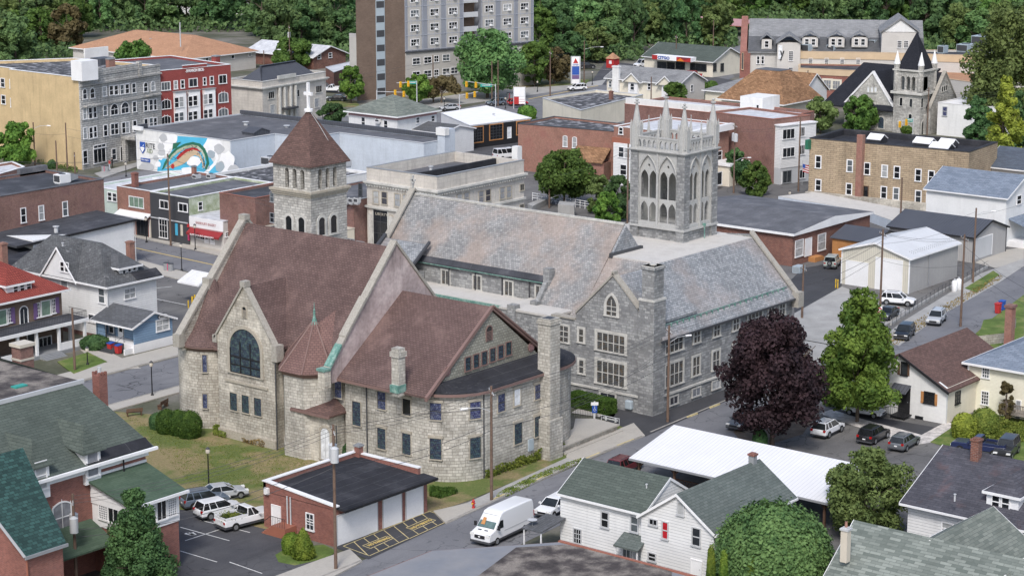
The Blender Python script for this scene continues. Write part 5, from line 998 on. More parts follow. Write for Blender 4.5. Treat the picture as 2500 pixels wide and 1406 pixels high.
s=MB();s.box(x0-.02,x0+.3,y0,y1,-.3,.5);s.build('foundation','brick_old',r);MB().cyl(x0-.1,y0-.1,0,6.6,.07,n=6).build('downpipe','p_light_grey',r);base(r)
# --- small blue office house
r=root('blue_cottage','small blue sided cottage with grey roof, porch steps and an oval sign on its gable','house')
x0,x1,y0,y1=168.3,174.6,195.4,202.4
s=MB();s.box(170.0,x1,y0,y1,1.1,3.4);s.box(168.4,170,y0,y0+.15,1.1,3.0);s.box(168.4,168.5,y1-1.6,y1,1.1,3);s.build('wall','siding_blue',r);s=MB();s.box(x0,x1,y0,y1,-.3,1.1);s.box(167.0,x0,y0+.2,y0+.4,-.3,.7);s.build('foundation','p_white',r)
gable(r,x0,x1,y0,y1,3.35,1.25,'y','siding_blue','shingle_dark',oh=.5,og=.4,walls_=False);MB().plate('S',y0+.01,[(x0,3.0),(x1,3.0),(x1,3.35),((x0+x1)/2,4.55),(x0,3.35)],[],.2).build('gable_wall','siding_blue',r)
winpx(r,'S',y0-.02,[(397,793,30,26)],nx=2,rail=True,cas=.1,gmat='pane_blind');p=on(r,'S',y0-.05,398,772);o=MB().cyl(0,0,0,.04,.75,n=24).build('oval_sign','p_white',r);o.matrix_local=Matrix.Translation((p.x,y0-.04,p.z))@Matrix.Rotation(PI/2,4,'X')@Matrix.Diagonal((1,.42,1,1));
o=MB().cyl(0,0,-.02,.02,.85,n=24).build('sign_rim','p_dark_grey',r);o.matrix_local=Matrix.Translation((p.x,y0-.03,p.z))@Matrix.Rotation(PI/2,4,'X')@Matrix.Diagonal((1,.45,1,1))
s=MB()
for k in range(5): s.box(p.x-.5+k*.22,p.x-.36+k*.22,y0-.11,y0-.09,p.z-.07,p.z+.09)
s.build('sign_writing','p_dark_grey',r)
door(r,'W',169.98,199.6,.85,2.0,mat='p_white',z=1.1,glassm='pane');window(r,'W',169.98,201.4,1.4,.75,1.5,rail=True,cas=.1)
s=MB()
for k in range(7): s.box(x0-.28*(k+1),x0-.28*k,197.2,200.4,-.2,1.0-.15*k)
s.build('steps','p_dark_grey',r);s=MB()
for y in (197.3,198.9,200.5,202.2): s.cyl(168.4,y,1.1,3.2,.035,n=5)
s.tube([(168.3,197.2,2.0),(166.3,197.2,.9)],.03,4);s.tube([(168.4,200.5,1.9),(168.4,202.3,1.9)],.02,4)
for k in range(8): s.cyl(168.4,200.6+k*.22,1.1,1.9,.012,n=4)
s.build('railing','p_black',r);base(r)
# --- long white sided building and the big brick one behind
r=root('long_white_building','long white sided building with shallow black roof behind the worn slate house','building')
x1,y0=204.3,236.2;s=MB();s.box(186,x1,y0,245.2,-.3,6.2);s.build('wall','siding_fine',r);s=MB();s.slab([(183,y0-.3,5.9),(x1+.3,y0-.3,6.6),(x1+.3,245.1,6.9),(183,245.1,6.2)],.3);s.build('roof','tar_dark',r)
s=MB();s.slab([(182.9,y0-.42,5.92),(x1+.4,y0-.42,6.62),(x1+.4,y0-.3,6.62),(182.9,y0-.3,5.92)],.3);s.build('fascia','p_black',r);c=W(137,562,6.6);vent(r,*c,6.2,.9,.3);MB().cyl(x1+.1,y0-.1,0,6.3,.06,n=6).build('downpipe','p_light_grey',r);MB().cbox(*W(217,536,6.7),6.4,1.2,.6,.2).build('skylight','p_dark_grey',r)
MB().slab([(x1+.1,y0+.5,4),(x1+.9,y0+.5,3.5),(x1+.9,y0+2,3.5),(x1+.1,y0+2,4)],.1).build('door_hood','p_black',r)
s=MB();s.box(180,186,236.5,241,-.3,4.6);s.build('rear_shed','p_white',r);MB().slab([(180,236,4.9),(186,236,4.9),(186,241,5.3),(180,241,5.3)],.2).build('rear_shed_roof','tar_black',r);base(r)
r=root('brick_block','long dark red brick building with flat dark roof and rooftop air conditioner, far left','building')
zO=11.3;a=G(253,438,zO);b=G(90,418,zO);polybld(r,[(176,a[1]),(a[0],a[1]),(a[0]+.2,a[1]+13.5),(176,a[1]+13.5)],zO,'brick_old','tar_dark',par=.35,cop='tar_grey',pw=.4)
winpx(r,'S',a[1]-.02,[(57,526,11,34),(101,520,11,34),(159,510,11,34)],rail=True,cas=.1)
c=G(152,442,11.3);acunit(r,c[0],c[1],10.95,2.0,1.5,1.4,'p_white');MB().add([(c[0]+1,c[1]-.7,11.2),(c[0]+2.6,c[1]-.5,11.4),(c[0]+2.6,c[1]+.5,11.4),(c[0]+1,c[1]+.7,11.2),(c[0]+1,c[1]-.7,12.4),(c[0]+2.6,c[1]-.5,11.9),(c[0]+2.6,c[1]+.5,11.9),(c[0]+1,c[1]+.7,12.4)],[(0,3,2,1),(4,5,6,7),(0,1,5,4),(1,2,6,5),(2,3,7,6),(3,0,4,7)]).build('duct','galvanised',r)
MB().box(a[0]-5,a[0]+.2,a[1]+13.1,a[1]+13.8,11,12.1).build('end_parapet','tar_grey',r);base(r)
r=root('corner_brick_shop','low brick shop with white parapet at the left edge behind the brick block','shop')
q=P3((0,425,5),(60,408,5),(30,395,5),(-60,410,5));polybld(r,q,5,'brick_orange','roof_silver',par=.4);base(r)
r=root('rear_brick_building','old brick outbuilding with flat dark roof and chimney behind the worn slate house','building')
s=MB();s.box(168,183,224,234,-.3,5.2);s.build('wall','brick_old',r);MB().box(167.8,183.2,223.8,234.2,5.2,5.4).build('roof','tar_black',r);chimney(r,*W(8,640,7),5,ZP(*W(8,640,7),592),.9,.9,'brick_orange','brick_orange');base(r)
# --- bakery row
XR=218.6
r=root('green_shop','black fronted two storey shop with pale green side wall and flat roof','shop')
z=7.3;s=box_flat(r,XR,236.5,240.0,248.6,z,'stucco_green','tar_grey',par=.35,pw=.3)
s=MB();s.box(XR-.12,XR,240.0,248.6,0,z-.1);s.build('front_wall','blocks_black' if 0 else 'p_dark_grey',r);s=MB();s.box(XR-.3,XR-.12,240.2,248.4,3.35,3.5);s.build('front_band','p_light_grey',r)
winpx(r,'W',XR-.14,[(401,500,20,18),(447,507,20,18)],nx=2,cas=.14,gmat='pane_dark');winpx(r,'W',XR-.14,[(399,557,19,46)],name='shop_door',nx=3,ny=3,cas=.08,gmat='pane');
for (a,b,w_,h_,m_) in ((431,560,10,34,'p_sky'),(444,562,9,32,'p_beige'),(460,551,10,10,'p_red'),(461,575,7,28,'p_pink')):
 p=on(r,'W',XR-.14,a,b);MB().box(XR-.2,XR-.13,p.y-w_*.027,p.y+w_*.027,p.z-h_*.027,p.z+h_*.027).build('poster',m_,r)
winpx(r,'S',239.98,[(489,503,9,18),(583,487,9,19),(633,478,9,19)],rail=True,cas=.08);acunit(r,*W(480,437,7),z-.35,1.1,1.0,.8,'p_light_grey');acunit(r,*W(515,436,7),z-.35,1.1,1.0,.8,'p_light_grey');base(r)
r=root('orange_brick_shop','two storey orange brick shop with picture window and white awning beside the black shop','shop')
box_flat(r,XR+.1,236,248.7,256.5,7.35,'brick_orange','tar_grey',par=.35);winpx(r,'W',XR+.08,[(333,494,34,24)],nx=3,cas=.1,gmat='curtain_green');s=MB();s.slab([(XR-1.1,248.7,3.2),(XR+.1,248.7,3.8),(XR+.1,256,3.8),(XR-1.1,256,3.2)],.2);s.build('awning','p_white',r);winpx(r,'W',XR+.08,[(348,558,26,44)],name='shop_window',nx=3,cas=.06,cmat='p_dark_grey',gmat='pane_dark');doorpx(r,'W',XR+.08,371,561,10,44,mat='p_beige')
chimney(r,*W(330,450,7.4),7,ZP(*W(330,450,7.4),421),.8,.8,'brick_red','brick_red');chimney(r,*W(474,425,7.4),7,8.8,.6,.6,'brick_orange','p_grey');base(r)
r=root('mint_shop','pale mint two storey shop with light roof at the left end of the bakery row','shop')
box_flat(r,XR+.3,236,256.6,263.5,6.6,'siding_green','roof_silver',par=.3);winpx(r,'W',XR+.28,[(268,480,9,19),(280,482,9,19)],rail=True,cas=.08);s=MB();s.cyl(*W(380,440,7),6.5,7.4,.6,n=12);s.build('roof_tank','p_white',r);base(r)
r=root('bakery','single storey bakery with white sign board, red awning and pale flat roof','shop')
zb=ZP(XR,240,527);y1=239.9;p=on(r,'W',XR,545,536);y0=p.y;s=MB();s.box(XR,236,y0,y1,-.2,zb-.05);s.build('wall','siding_grey',r);MB().box(XR-.05,236,y0-.1,y1,zb-.05,zb+.05).build('roof','roof_silver',r)
s=MB();s.box(XR-.15,XR,y0,y1,zb-1.55,zb-.05);s.build('sign_board','p_white',r);s=MB();s.slab([(XR-1.0,y0,zb-2.35),(XR-.15,y0,zb-1.7),(XR-.15,y1-.2,zb-1.7),(XR-1.0,y1-.2,zb-2.35)],.08);s.box(XR-1.02,XR-.98,y0,y1-.2,zb-2.65,zb-2.35);s.build('awning','p_awning',r);MB().box(XR-.2,XR-.14,y0,y1,zb-1.7,zb-1.55).build('red_band','p_dusty_pink',r)
text(r,"BARBOUR'S BAKERY",'W',XR-.16,(y0+y1)/2,zb-1.0,4.4,'p_dusty_pink',hgt=.42,bold=.02);text(r,"BARBOUR'S BAKERY",'W',XR-1.03,(y0+y1)/2,zb-2.62,5.2,'p_white_bright',hgt=.24,bold=.01)
winpx(r,'W',XR-.02,[(483,569,10,24),(494,572,10,24)],nx=2,ny=4,cas=.07);doorpx(r,'W',XR-.02,505,579,9,30,mat='p_white',glassm='pane');doorpx(r,'W',XR-.02,519,581,9,32,mat='p_white',glassm='pane');winpx(r,'S',y0-.02,[(556,572,12,10)],nx=3,ny=2,cas=.08);acunit(r,*W(613,552,3.5),1.2,.6,.6,.8,'p_white');base(r)
r=root('rear_shop_roofs','low white parapet shop behind the green shop with rooftop air conditioner','building')
box_flat(r,237,262,243,262,5.4,'render_white','tar_mottled',par=.4);acunit(r,*W(662,400,5.2),5.0,3.0,2.0,1.5);acunit(r,*W(845,408,5),5.0,1.6,1.2,1.2);base(r)
r=root('brick_office','red brick building between the bell tower and the bank with wall mounted air conditioners','building')
q=P3((905,428,8.5),(838,440,8.5));box_flat(r,228.5,244,215.2,226,8.3,'brick_old','tar_grey',par=.3,cop='p_grey');winpx(r,'W',228.48,[(880,464,8,30)],rail=True,cas=.05,cmat='p_dark_grey',gmat='pane_dark');
for a in (847,861,874): p=on(r,'W',228.2,a,489);acunit(r,228.0,p.y,p.z-.5,.7,.9,.9,'p_light_grey')
base(r)
r=root('red_brick_house','dark red brick building showing left of the bell tower with two paired windows','building')
box_flat(r,219.5,236,226.6,234.2,8.6,'brick_old','tar_dark',par=.3,cop='p_brown_red');winpx(r,'W',219.48,[(668,482,16,24),(668,532,16,20)],nx=2,rail=True,cas=.06,cmat='p_grey',gmat='pane');base(r)
r=root('low_arcade','low cream storefront with dark roof in front of the brick office','shop')
box_flat(r,219.6,228.4,215,226.4,4.2,'render_cream','tar_dark',par=.15,cop='p_beige');winpx(r,'W',219.58,[(856,592,18,16),(880,598,18,16)],nx=2,cas=.08,cmat='p_grey',gmat='pane');base(r)
# --- bank
r=root('stone_bank','three storey pale limestone bank with plain parapet and dentil cornice','bank')
x0,x1,y0,y1,z=231.0,251.0,201.0,214.8,13.0
s=MB();s.box(x0,x1,y0,y1,-.3,z-1.6)
for q in ((x0,x1,y0,y0+.45),(x0,x1,y1-.45,y1),(x0,x0+.45,y0+.45,y1-.45),(x1-.45,x1,y0+.45,y1-.45)): s.box(*q,z-1.6,z)
s.build('wall','bank_stone',r);MB().box(x0+.45,x1-.45,y0+.45,y1-.45,z-1.6,z-1.5).build('roof','tar_grey',r);s=MB();s.box(x0+.45,x0+.52,y0+.45,y1-.45,z-1.5,z-.02);s.box(x0+.52,x1-.45,y0+.45,y0+.52,z-1.5,z-.02);s.box(x0+.5,x1-.5,y0+5,y0+5.5,z-1.5,z-.2);s.build('parapet_lining','tar_black',r)
s=MB();s.box(x0-.06,x1+.06,y0-.06,y0+.45,z,z+.07);s.box(x0-.06,x0+.45,y0+.45,y1+.06,z,z+.07);s.box(x0+.5,x1,y1-.4,y1+.06,z,z+.07);s.build('coping','p_grey',r)
zc=ZP(x0,y0,470);s=MB();s.box(x0-.55,x1+.3,y0-.55,y0,zc,zc+.3);s.box(x0-.55,x0,y0,y1+.3,zc,zc+.3);s.box(x0-.3,x1+.2,y0-.3,y0,zc-.25,zc);s.box(x0-.3,x0,y0,y1+.2,zc-.25,zc)
for k in range(38): s.box(x0+k*.53,x0+.25+k*.53,y0-.42,y0,zc-.45,zc-.25)
for k in range(26): s.box(x0-.42,x0,y0+.1+k*.53,y0+.35+k*.53,zc-.45,zc-.25)
zb=ZP(x0,y1,502);s.box(x0-.35,x1+.1,y0-.35,y0,zb-.2,zb+.1);s.box(x0-.35,x0,y0,y1+.2,zb-.2,zb+.1);s.build('cornice','trim_stone',r)
winpx(r,'W',x0-.02,[(918,482,13,30),(938.6,484,13,30),(970.5,489,13,30),(990.5,491,13,30)],rail=True,cas=.12,cmat='trim_tan',gmat='pane_blind');winpx(r,'W',x0-.02,[(929.5,556,34,84)],nx=2,ny=3,cas=.2,cmat='trim_stone',fmat='p_dark_grey',gmat='pane_dark');winpx(r,'W',x0-.02,[(987,568,14,60)],nx=2,ny=3,cas=.15,cmat='trim_stone',fmat='p_dark_grey',gmat='pane_dark')
winpx(r,'S',y0-.02,[(1122,488,11,26),(1139,484,11,26),(1175,481,12,28),(1191.5,477,12,28),(1226.5,472,11,28),(1242.5,469,11,28)],rail=True,cas=.1,cmat='trim_tan',gmat='pane_blind');winpx(r,'S',y0-.02,[(1274.4,457.6,9,16),(1274,507,9,14)],cas=.08,cmat='trim_tan',nx=2,gmat='pane_dark')
s=MB()
for a in (905,955,1005): p=on(r,'W',x0,a,540);s.box(x0-.12,x0,p.y-.35,p.y+.35,0,zb-1.1)
for a in (1155,1208,1258): p=on(r,'S',y0,a,500);s.box(p.x-.06,p.x+.06,y0-.05,y0,0,zc-.5)
s.build('pilaster','trim_stone',r)
p=on(r,'W',x0,955,527);text(r,'LIBERTY DISCOUNT','W',x0-.03,p.y,p.z-.2,6.2,'trim_tan',hgt=.4)
MB().cbox(*W(1262,378,13.4),12.5,1.1,1.1,2.2).build('chimney','render_white',r);vent(r,*W(1052,412,11.8),11.5,.6,.25);base(r)
# --- pharmacy with mural
r=root('mural_building','long flat roofed pale blue store with a painted trout mural on its end wall','store')
zR=7.5;fp=[(262,301.4),(262,276.3),(273,276.3),(273,268.3),(281.5,268.3),(281.5,248),(288,248),(288,300.5)]
polybld(r,fp,zR,'render_blue','tar_grey',par=.12,cop='p_light_grey',pw=.3);s=MB();s.box(287.6,288.2,248,300.5,zR,zR+.75);s.box(262,264,300.2,300.9,zR,zR+.75);s.build('rear_parapet','metal_dark',r)
s=MB();s.box(285.2,288.0,246.3,248,-.2,9.6);s.build('chimney_stack','render_blue',r);MB().box(285.0,286.2,246.1,248.2,8.6,9.9).build('stack_cap','render_white',r)
for (a,b,h) in ((600,305,.6),(640,322,.3),(700,310,.3)): vent(r,*W(a,b,zR),zR-.1,h,.4)
c=W(625,326,zR);gable(r,c[0]-2,c[0]+2,c[1]-1.5,c[1]+1.5,zR+.3,.7,'y','metal_dark','metal_dark',oh=.1,og=.1,z0=zR-.2,trim=None,name='roof_hatch')
MB().box(261.4,262,299.2,301.6,zR-.2,zR+.5).build('corner_block','p_white',r)
# painted wall, laid out in photo rows and columns and carried onto the wall face
SX,SY=280/2500,120/1071
def paintpoly(s,pts,off):
 q=[on(r,'W',262,330+x*SX,330+y*SY) for x,y in pts];tri=tessellate_polygon([[Vector((p.y,p.z,0)) for p in q]]);s.add([(262-off,p.y,min(p.z,zR)) for p in q],[tuple(t) for t in tri])
def mural(name,polys,mat,off):
 s=MB()
 for i,p in enumerate(polys): paintpoly(s,p,off+i*.0006)
 return s.each(name,mat,mural_root)
mural_root=MB().box(261.996,262,276.4,301.3,.05,zR-.02).build('mural','render_white',r)
def blob(cx,cy,rr,n=14,k=.18,sd=1,fy=1):
 rnd=random.Random(sd);return [(cx+rr*math.cos(2*PI*i/n)*(1+rnd.uniform(-k,k)),cy+fy*rr*math.sin(2*PI*i/n)*(1+rnd.uniform(-k,k))) for i in range(n)]
mural('painted_sky',[[(900,20),(1600,70),(1660,180),(1600,420),(1900,900),(1600,900),(1000,760),(480,790),(520,500),(700,520),(820,300),(900,200)]],'p_sky',.012)
mural('painted_cloud',[blob(700,150,170,sd=2),blob(640,300,120,sd=3),blob(820,80,110,sd=4),blob(1700,230,210,sd=5),blob(1280,580,150,sd=6,fy=.8),blob(1150,780,150,sd=7,fy=.6),blob(2000,560,190,sd=8),blob(2080,800,190,sd=9),blob(500,640,60,sd=10),blob(1420,860,120,sd=11,fy=.5),blob(560,470,70,sd=12),[(1680,290),(1760,280),(1820,500),(1760,640),(1560,860),(1470,840),(1700,620),(1760,520)]],'p_white_bright',.02)
mural('painted_shadow_cloud',[blob(560,250,80,sd=12),blob(580,380,85,sd=13),blob(620,60,90,sd=14),blob(1830,300,110,sd=15),blob(260,700,170,sd=16,fy=.6),blob(2150,760,120,sd=17),blob(1880,640,70,sd=18),blob(450,500,60,sd=20)],'p_light_grey',.034)
mural('painted_deep_blue',[blob(1660,420,90,sd=21),blob(1850,700,90,sd=22,fy=1.3),blob(1560,700,60,sd=23)],'p_blue_grey',.042)
def arcband(o,i): return o+i[::-1]
back=[(580,770),(640,600),(740,430),(900,280),(1080,190),(1260,150),(1420,190),(1530,300),(1590,450),(1620,620),(1560,760)]
mid=[(640,720),(700,600),(800,440),(930,320),(1090,240),(1260,210),(1380,240),(1470,330),(1530,460),(1560,600),(1520,740)]
lat=[(760,560),(830,470),(950,380),(1100,300),(1260,262),(1360,290),(1440,370),(1490,480),(1520,600),(1500,700)]
mid2=[(640,720),(700,600),(800,440),(930,320),(1090,240),(1260,210),(1380,240),(1470,330),(1530,460),(1500,700)]
bel=[(660,720),(900,560),(1010,470),(1130,370),(1270,318),(1350,340),(1420,410),(1460,500),(1490,600),(1500,700)]
und=[(700,730),(880,700),(1040,640),(1150,560),(1220,470),(1310,440),(1390,470),(1440,540),(1470,640),(1480,740)]
mural('painted_trout_back',[arcband(back,mid),[(830,180),(1010,150),(900,280),(810,330)]],'p_green',.047);mural('painted_trout_side',[arcband(mid2,lat)],'p_olive' if 'p_olive' in M else 'stucco_green',.052)
mural('painted_trout_stripe',[arcband([(900,500),(960,420),(1100,310),(1260,268),(1360,295),(1440,370)],[(930,540),(1010,470),(1130,370),(1270,318),(1350,340),(1440,371)]),blob(825,680,42,sd=31,fy=1.3)],'p_orange' if 0 else 'p_red',.062)
mural('painted_trout_belly',[arcband(bel,und)],'p_tan',.057)
sp=[]
rr_=random.Random(4)
for i in range(60):
 t=rr_.random();k=min(len(bel)-2,int(t*(len(bel)-1)));a=bel[k];b=bel[k+1];f=rr_.random();sp.append(blob(a[0]+(b[0]-a[0])*f+rr_.uniform(-60,30),a[1]+(b[1]-a[1])*f+rr_.uniform(-90,40),9,6,sd=i))
mural('painted_spots',sp,'p_black',.068)
# shop lettering and shield
textpx(r,'RITE','W',261.9,366.5,356.5,22,12,'p_dark_grey');textpx(r,'AID','W',261.9,365,369,14,11,'stucco_green');p=on(r,'W',261.95,348.5,360.5)
sh=[(-.6,.9),(-.6,-.3),(0,-1.0),(.6,-.3),(.6,.9)];s=MB();s.plate('W',261.86,[(p.y-a*1.15,p.z+b*1.15) for a,b in sh],[],.1);o=s.build('shield_sign','p_blue',r);s=MB();s.plate('W',261.83,[(p.y-a*.85,p.z+b*.85) for a,b in ((-.6,0.1),(-.6,-.3),(0,-1),(.6,-.3),(.6,.1))],[],.02);s.plate('W',261.83,[(p.y-.1,p.z+.3),(p.y-.4,p.z+.6),(p.y-.45,p.z+.5),(p.y-.15,p.z+.2)],[],.02);s.build('shield_mark','p_white_bright',o)
p=on(r,'W',261.95,355.5,391);MB().box(261.85,261.95,p.y-1.25,p.y+1.25,p.z-.33,p.z+.33).build('drive_sign','p_blue',r);text(r,'DRIVE THRU →','W',261.83,p.y,p.z-.12,2.1,'p_white_bright',hgt=.26);base(r)
# --- hotel, Shannon block
def hotel():
 r=root('stone_hotel','four storey grey stone fronted building with blank yellow side wall and portico','building')
 z=17.0;A=(254.8,308.2);B=(277.4,311.8);fp=[A,B,(275,334),(256.5,345),(256.5,329),(255.1,328.5)]
 polybld(r,fp,z,'stucco_yellow','tar_mottled',par=.5,cop='p_white',pw=.3)
 d=(Vector(B)-Vector(A)).normalized();n=Vector((d.y,-d.x));a,b=Vector(A)-d*.05,Vector(B)
 s=MB();s.prism([tuple(a),tuple(a+n*.35),tuple(b+n*.35),tuple(b)],-.3,z-.1);s.build('stone_front','hotel_stone',r)
 s=MB()
 L_=(b-a).length
 def seg(u,v,z0,z1,o0,o1,s): s.prism([tuple(a+d*u+n*o0),tuple(a+d*u+n*o1),tuple(a+d*v+n*o1),tuple(a+d*v+n*o0)],z0,z1)
 seg(-.1,L_,z-1.6,z-1.3,.35,.8,s);seg(0,L_,z-5.6,z-5.4,.35,.6,s);seg(0,L_,z-.1,z+.25,-.3,.45,s);seg(L_*.25,L_*.72,z+.25,z+1.0,-.2,.4,s);seg(L_*.22,L_*.26,z-1.3,z+1.3,-.2,.55,s);seg(L_*.72,L_*.76,z-1.3,z+1.3,-.2,.55,s)
 for u,v in ((.03,.2),(.8,.97)): seg(L_*u,L_*v,z-5.5,z-5.2,.35,1.1,s)
 s.build('cornice','hotel_stone',r)
 fr=[tuple(a+n*.36),tuple(b+n*.36)]
 K=dict(cas=.12,rail=True,cmat='p_white',gmat='pane')
 winring(r,fr,[(206.6,230,9,24),(225,228,9,24),(355.3,213,9,22),(373,210.6,9,22)],top='round',**K)
 winring(r,fr,[(255,224,8,22),(271.4,221.3,8,22),(283.4,220.6,8,22),(297.8,219,8,22),(310.2,217.2,8,22),(326.5,215.6,8,22)],**K)
 winring(r,fr,[(206.9,278,8,26),(220.3,276.7,8,26),(231.6,274.7,7,26),(256.7,270,8,24),(327.9,261.4,8,24),(355.3,258,8,26),(368.3,256.7,8,26),(378.7,255.7,6,26)],**K)
 winring(r,fr,[(278.7,267.4,17,26),(304.8,263.4,17,26)],top='round',nx=2,**K)
 winring(r,fr,[(207.9,325.9,8,26),(221.9,324.9,8,26),(232.3,322.5,7,26),(257.4,319.2,8,26),(274.7,315.8,8,26),(284,314.8,8,26),(301.8,312.5,8,26),(310.8,311.5,8,26),(328.9,308,8,26),(356.3,303,8,24),(369,301,8,24),(379,299,7,22)],**K)
 winring(r,fr,[(208,384,9,32),(278,377,9,26)],**K);winring(r,fr,[(243,380,28,34),(243,357,28,7)],nx=3,cas=.12,gmat='pane');winring(r,fr,[(299,375,10,34)],name='door',cas=.1,gmat='pane_dark',sill=0)
 s=MB();seg(10.8,20.5,4.3,4.9,.36,3.6,s);seg(10.8,20.5,4.9,5.2,3.3,3.6,s);seg(15.6,16.6,-.1,4.3,2.5,3.5,s);seg(19.6,20.4,-.1,4.3,2.5,3.5,s);seg(10.9,11.7,-.1,4.3,.4,1.2,s);seg(15.4,16.8,4.3,6.2,3,3.7,s);s.build('portico','hotel_stone',r)
 winring(r,[(256.48,345),(256.48,329)],[(7,203,8,20),(29,206,8,20),(9,244,8,20),(31,252,8,20)],**K)
 c=W(207,182,17.5);s=MB();s.cbox(c[0],c[1],16.5,3.8,3.0,3.6);s.build('lift_house','p_white',r);c=W(270,160,17);chimney(r,c[0],c[1],16.5,18.4,1.5,1,'brick_orange');c=W(250,150,17);MB().cbox(c[0],c[1],16.5,3.5,3,1.2).build('skylight','metal_dark',r);MB().cbox(*W(235,135,17),16.5,6,.4,2.0).build('screen_wall','render_white',r)
 base(r)
 r=root('red_brick_block','three storey painted red brick block with white bay windows and raised name lettering','building')
 A=(277.6,311.7);B=(293.6,309.0);fp=[A,B,(297,330),(281,334)];z=15.9;polybld(r,fp,z,'brick_paint_red','tar_grey',par=.4,cop='p_white')
 d=(Vector(B)-Vector(A)).normalized();n=Vector((d.y,-d.x));a,b=Vector(A),Vector(B);fr=[A,B]
 def seg2(u,v,z0,z1,o0,o1,s): s.prism([tuple(a+d*u+n*o0),tuple(a+d*u+n*o1),tuple(a+d*v+n*o1),tuple(a+d*v+n*o0)],z0,z1)
 s=MB();seg2(5.2,10.6,z+.1,z+.6,-.2,.1,s);s.build('name_parapet','brick_paint_red',r);s=MB();seg2(5.1,10.7,z+.6,z+.7,-.25,.15,s);s.build('name_coping','p_white',r)
 ang=math.atan2(d.y,d.x);m=a+d*7.9+n*.04;text(r,'-SHANNON BROS-','S',m.x,m.y,z-.75,4.3,'p_white_bright',hgt=.6,rot=Matrix.Rotation(ang,4,'Z'),bold=.02)
 W_=dict(cas=.12,cmat='p_white',gmat='pane')
 winring(r,fr,[(404.4,211,20,19)],nx=3,**W_);winring(r,fr,[(428.8,208,7,19),(445.5,206,7,19),(499.3,199,6,18),(516.7,197,7,19)],rail=True,**W_);winring(r,fr,[(471.3,202.3,19,19),(543.4,194,17,20)],nx=2,**W_)
 winring(r,fr,[(405.4,255,21,22),(544.8,238,21,24),(405.4,294,21,20),(545,275,21,20)],top='seg',nx=3,**W_)
 for k,(cx,cy) in enumerate(((437,249),(470.6,246),(508,241))):
  P=None
  dd=ray(cx,cy);ex,ey=B[0]-A[0],B[1]-A[1];det=dd[0]*(-ey)+dd[1]*ex;t=(A[0]*(-ey)+A[1]*ex)/det;u=(dd[0]*A[1]-dd[1]*A[0])/det*L_len(A,B)
  s=MB();seg2(u-1.25,u+1.25,3.5,11.6,0,.75,s);s.build('bay','p_white',r);s=MB();seg2(u-1.4,u+1.4,11.6,11.75,0,.95,s);s.build('bay_roof','p_grey',r)
  f2=[tuple(Vector(A)+n*.76),tuple(Vector(B)+n*.76)];winring(r,f2,[(cx-6,cy+2,9,24),(cx+6,cy,9,24),(cx-6,cy+38,9,20),(cx+6,cy+36,9,20)],rail=True,cas=.06)
 c=W(527,150,16);chimney(r,c[0],c[1],15.4,17.2,1.2,1.2,'brick_paint_red');c=W(362,153,17);MB().cbox(c[0],c[1]+2,15.4,3.5,3,1.0).build('skylight','metal_dark',r);base(r)
def L_len(A,B): return math.hypot(B[0]-A[0],B[1]-A[1])
hotel()
# --- orange roofed low building
r=root('tan_roof_building','low building with wide tan hipped shingle roof in front of the woods','building')
zt=ZP(377,421,80)
hip(r,364.8,389,400,443,4.5,zt-4.5,'siding_grey','shingle_tan',oh=.7,ridge=(376.5,377.5,410,432));winring(r,[(364.78,443),(364.78,400)],[(212,127,10,7),(250,128,8,4)],cas=.1);winring(r,[(364.8,399.98),(389,399.98)],[(505,146,6,8),(568,139,6,8),(610,134,6,8)],cas=.1);vent(r,*W(441,115,7),7,6,.15);vent(r,*W(368,100,7),6.5,1,.2);base(r)
# --- classical bank with dark mansard
r=root('mansard_bank','beige classical stone building with dark metal hipped roof behind its parapet','building')
fp=P3((640,201,9.6),(795,176,9.6));a,b=Vector(fp[0]),Vector(fp[1]);c=Vector(tuple(G(590,196,9.6)[:2]));q=[tuple(a),tuple(b),tuple(b+(c-a)*1.6),tuple(a+(c-a)*1.6)]
polybld(r,q,9.6,'bank_stone','tar_dark',par=.7,cop='trim_stone',pw=.5);f,i1=inset(q,1.2);f,i2=inset(q,5.0);n=4
s=MB();s.add([(*p,8.9) for p in i1]+[(*p,12.2) for p in i2],[(k,(k+1)%n,n+(k+1)%n,n+k) for k in range(n)]+[tuple(range(n,2*n))]);s.build('mansard_roof','metal_dark',r)
s=MB();ring(s,f,-.6,0,8.2,8.45);ring(s,f,-.35,0,7.95,8.2);s.build('cornice','trim_stone',r);d=(b-a).normalized();nn=Vector((d.y,-d.x));s=MB();s.prism([tuple(a+d*5),tuple(a+d*5+nn*.3),tuple(a+d*11+nn*.3),tuple(a+d*11)],9.6,10.4)
for k in (5.2,6.9,8.9,10.6): p=a+d*k+nn*.35;s.cyl(p.x,p.y,0,7.9,.35,n=10)
s.build('portico','trim_stone',r)
winring(r,q[:2],[(662,233,14,16),(778,218,14,16)],nx=3,cas=.15,cmat='trim_stone',gmat='pane');winring(r,q[:2],[(694,233,4,12),(694,272,4,14)],cas=.1,cmat='trim_stone',gmat='pane_dark');winring(r,q[:2],[(665,267,10,20),(773,252,10,20)],cas=.2,cmat='trim_stone',gmat='pane_blind');winring(r,q[:2],[(728,228,5,16)],cas=.1,cmat='trim_stone',gmat='pane_dark')
p=a+d*8+nn*1.0;s=MB();s.prism([tuple(a+d*6+nn*.3),tuple(a+d*6+nn*1.6),tuple(a+d*10+nn*1.6),tuple(a+d*10+nn*.3)],3.2,3.6);s.build('canopy','p_dark_grey',r);base(r)
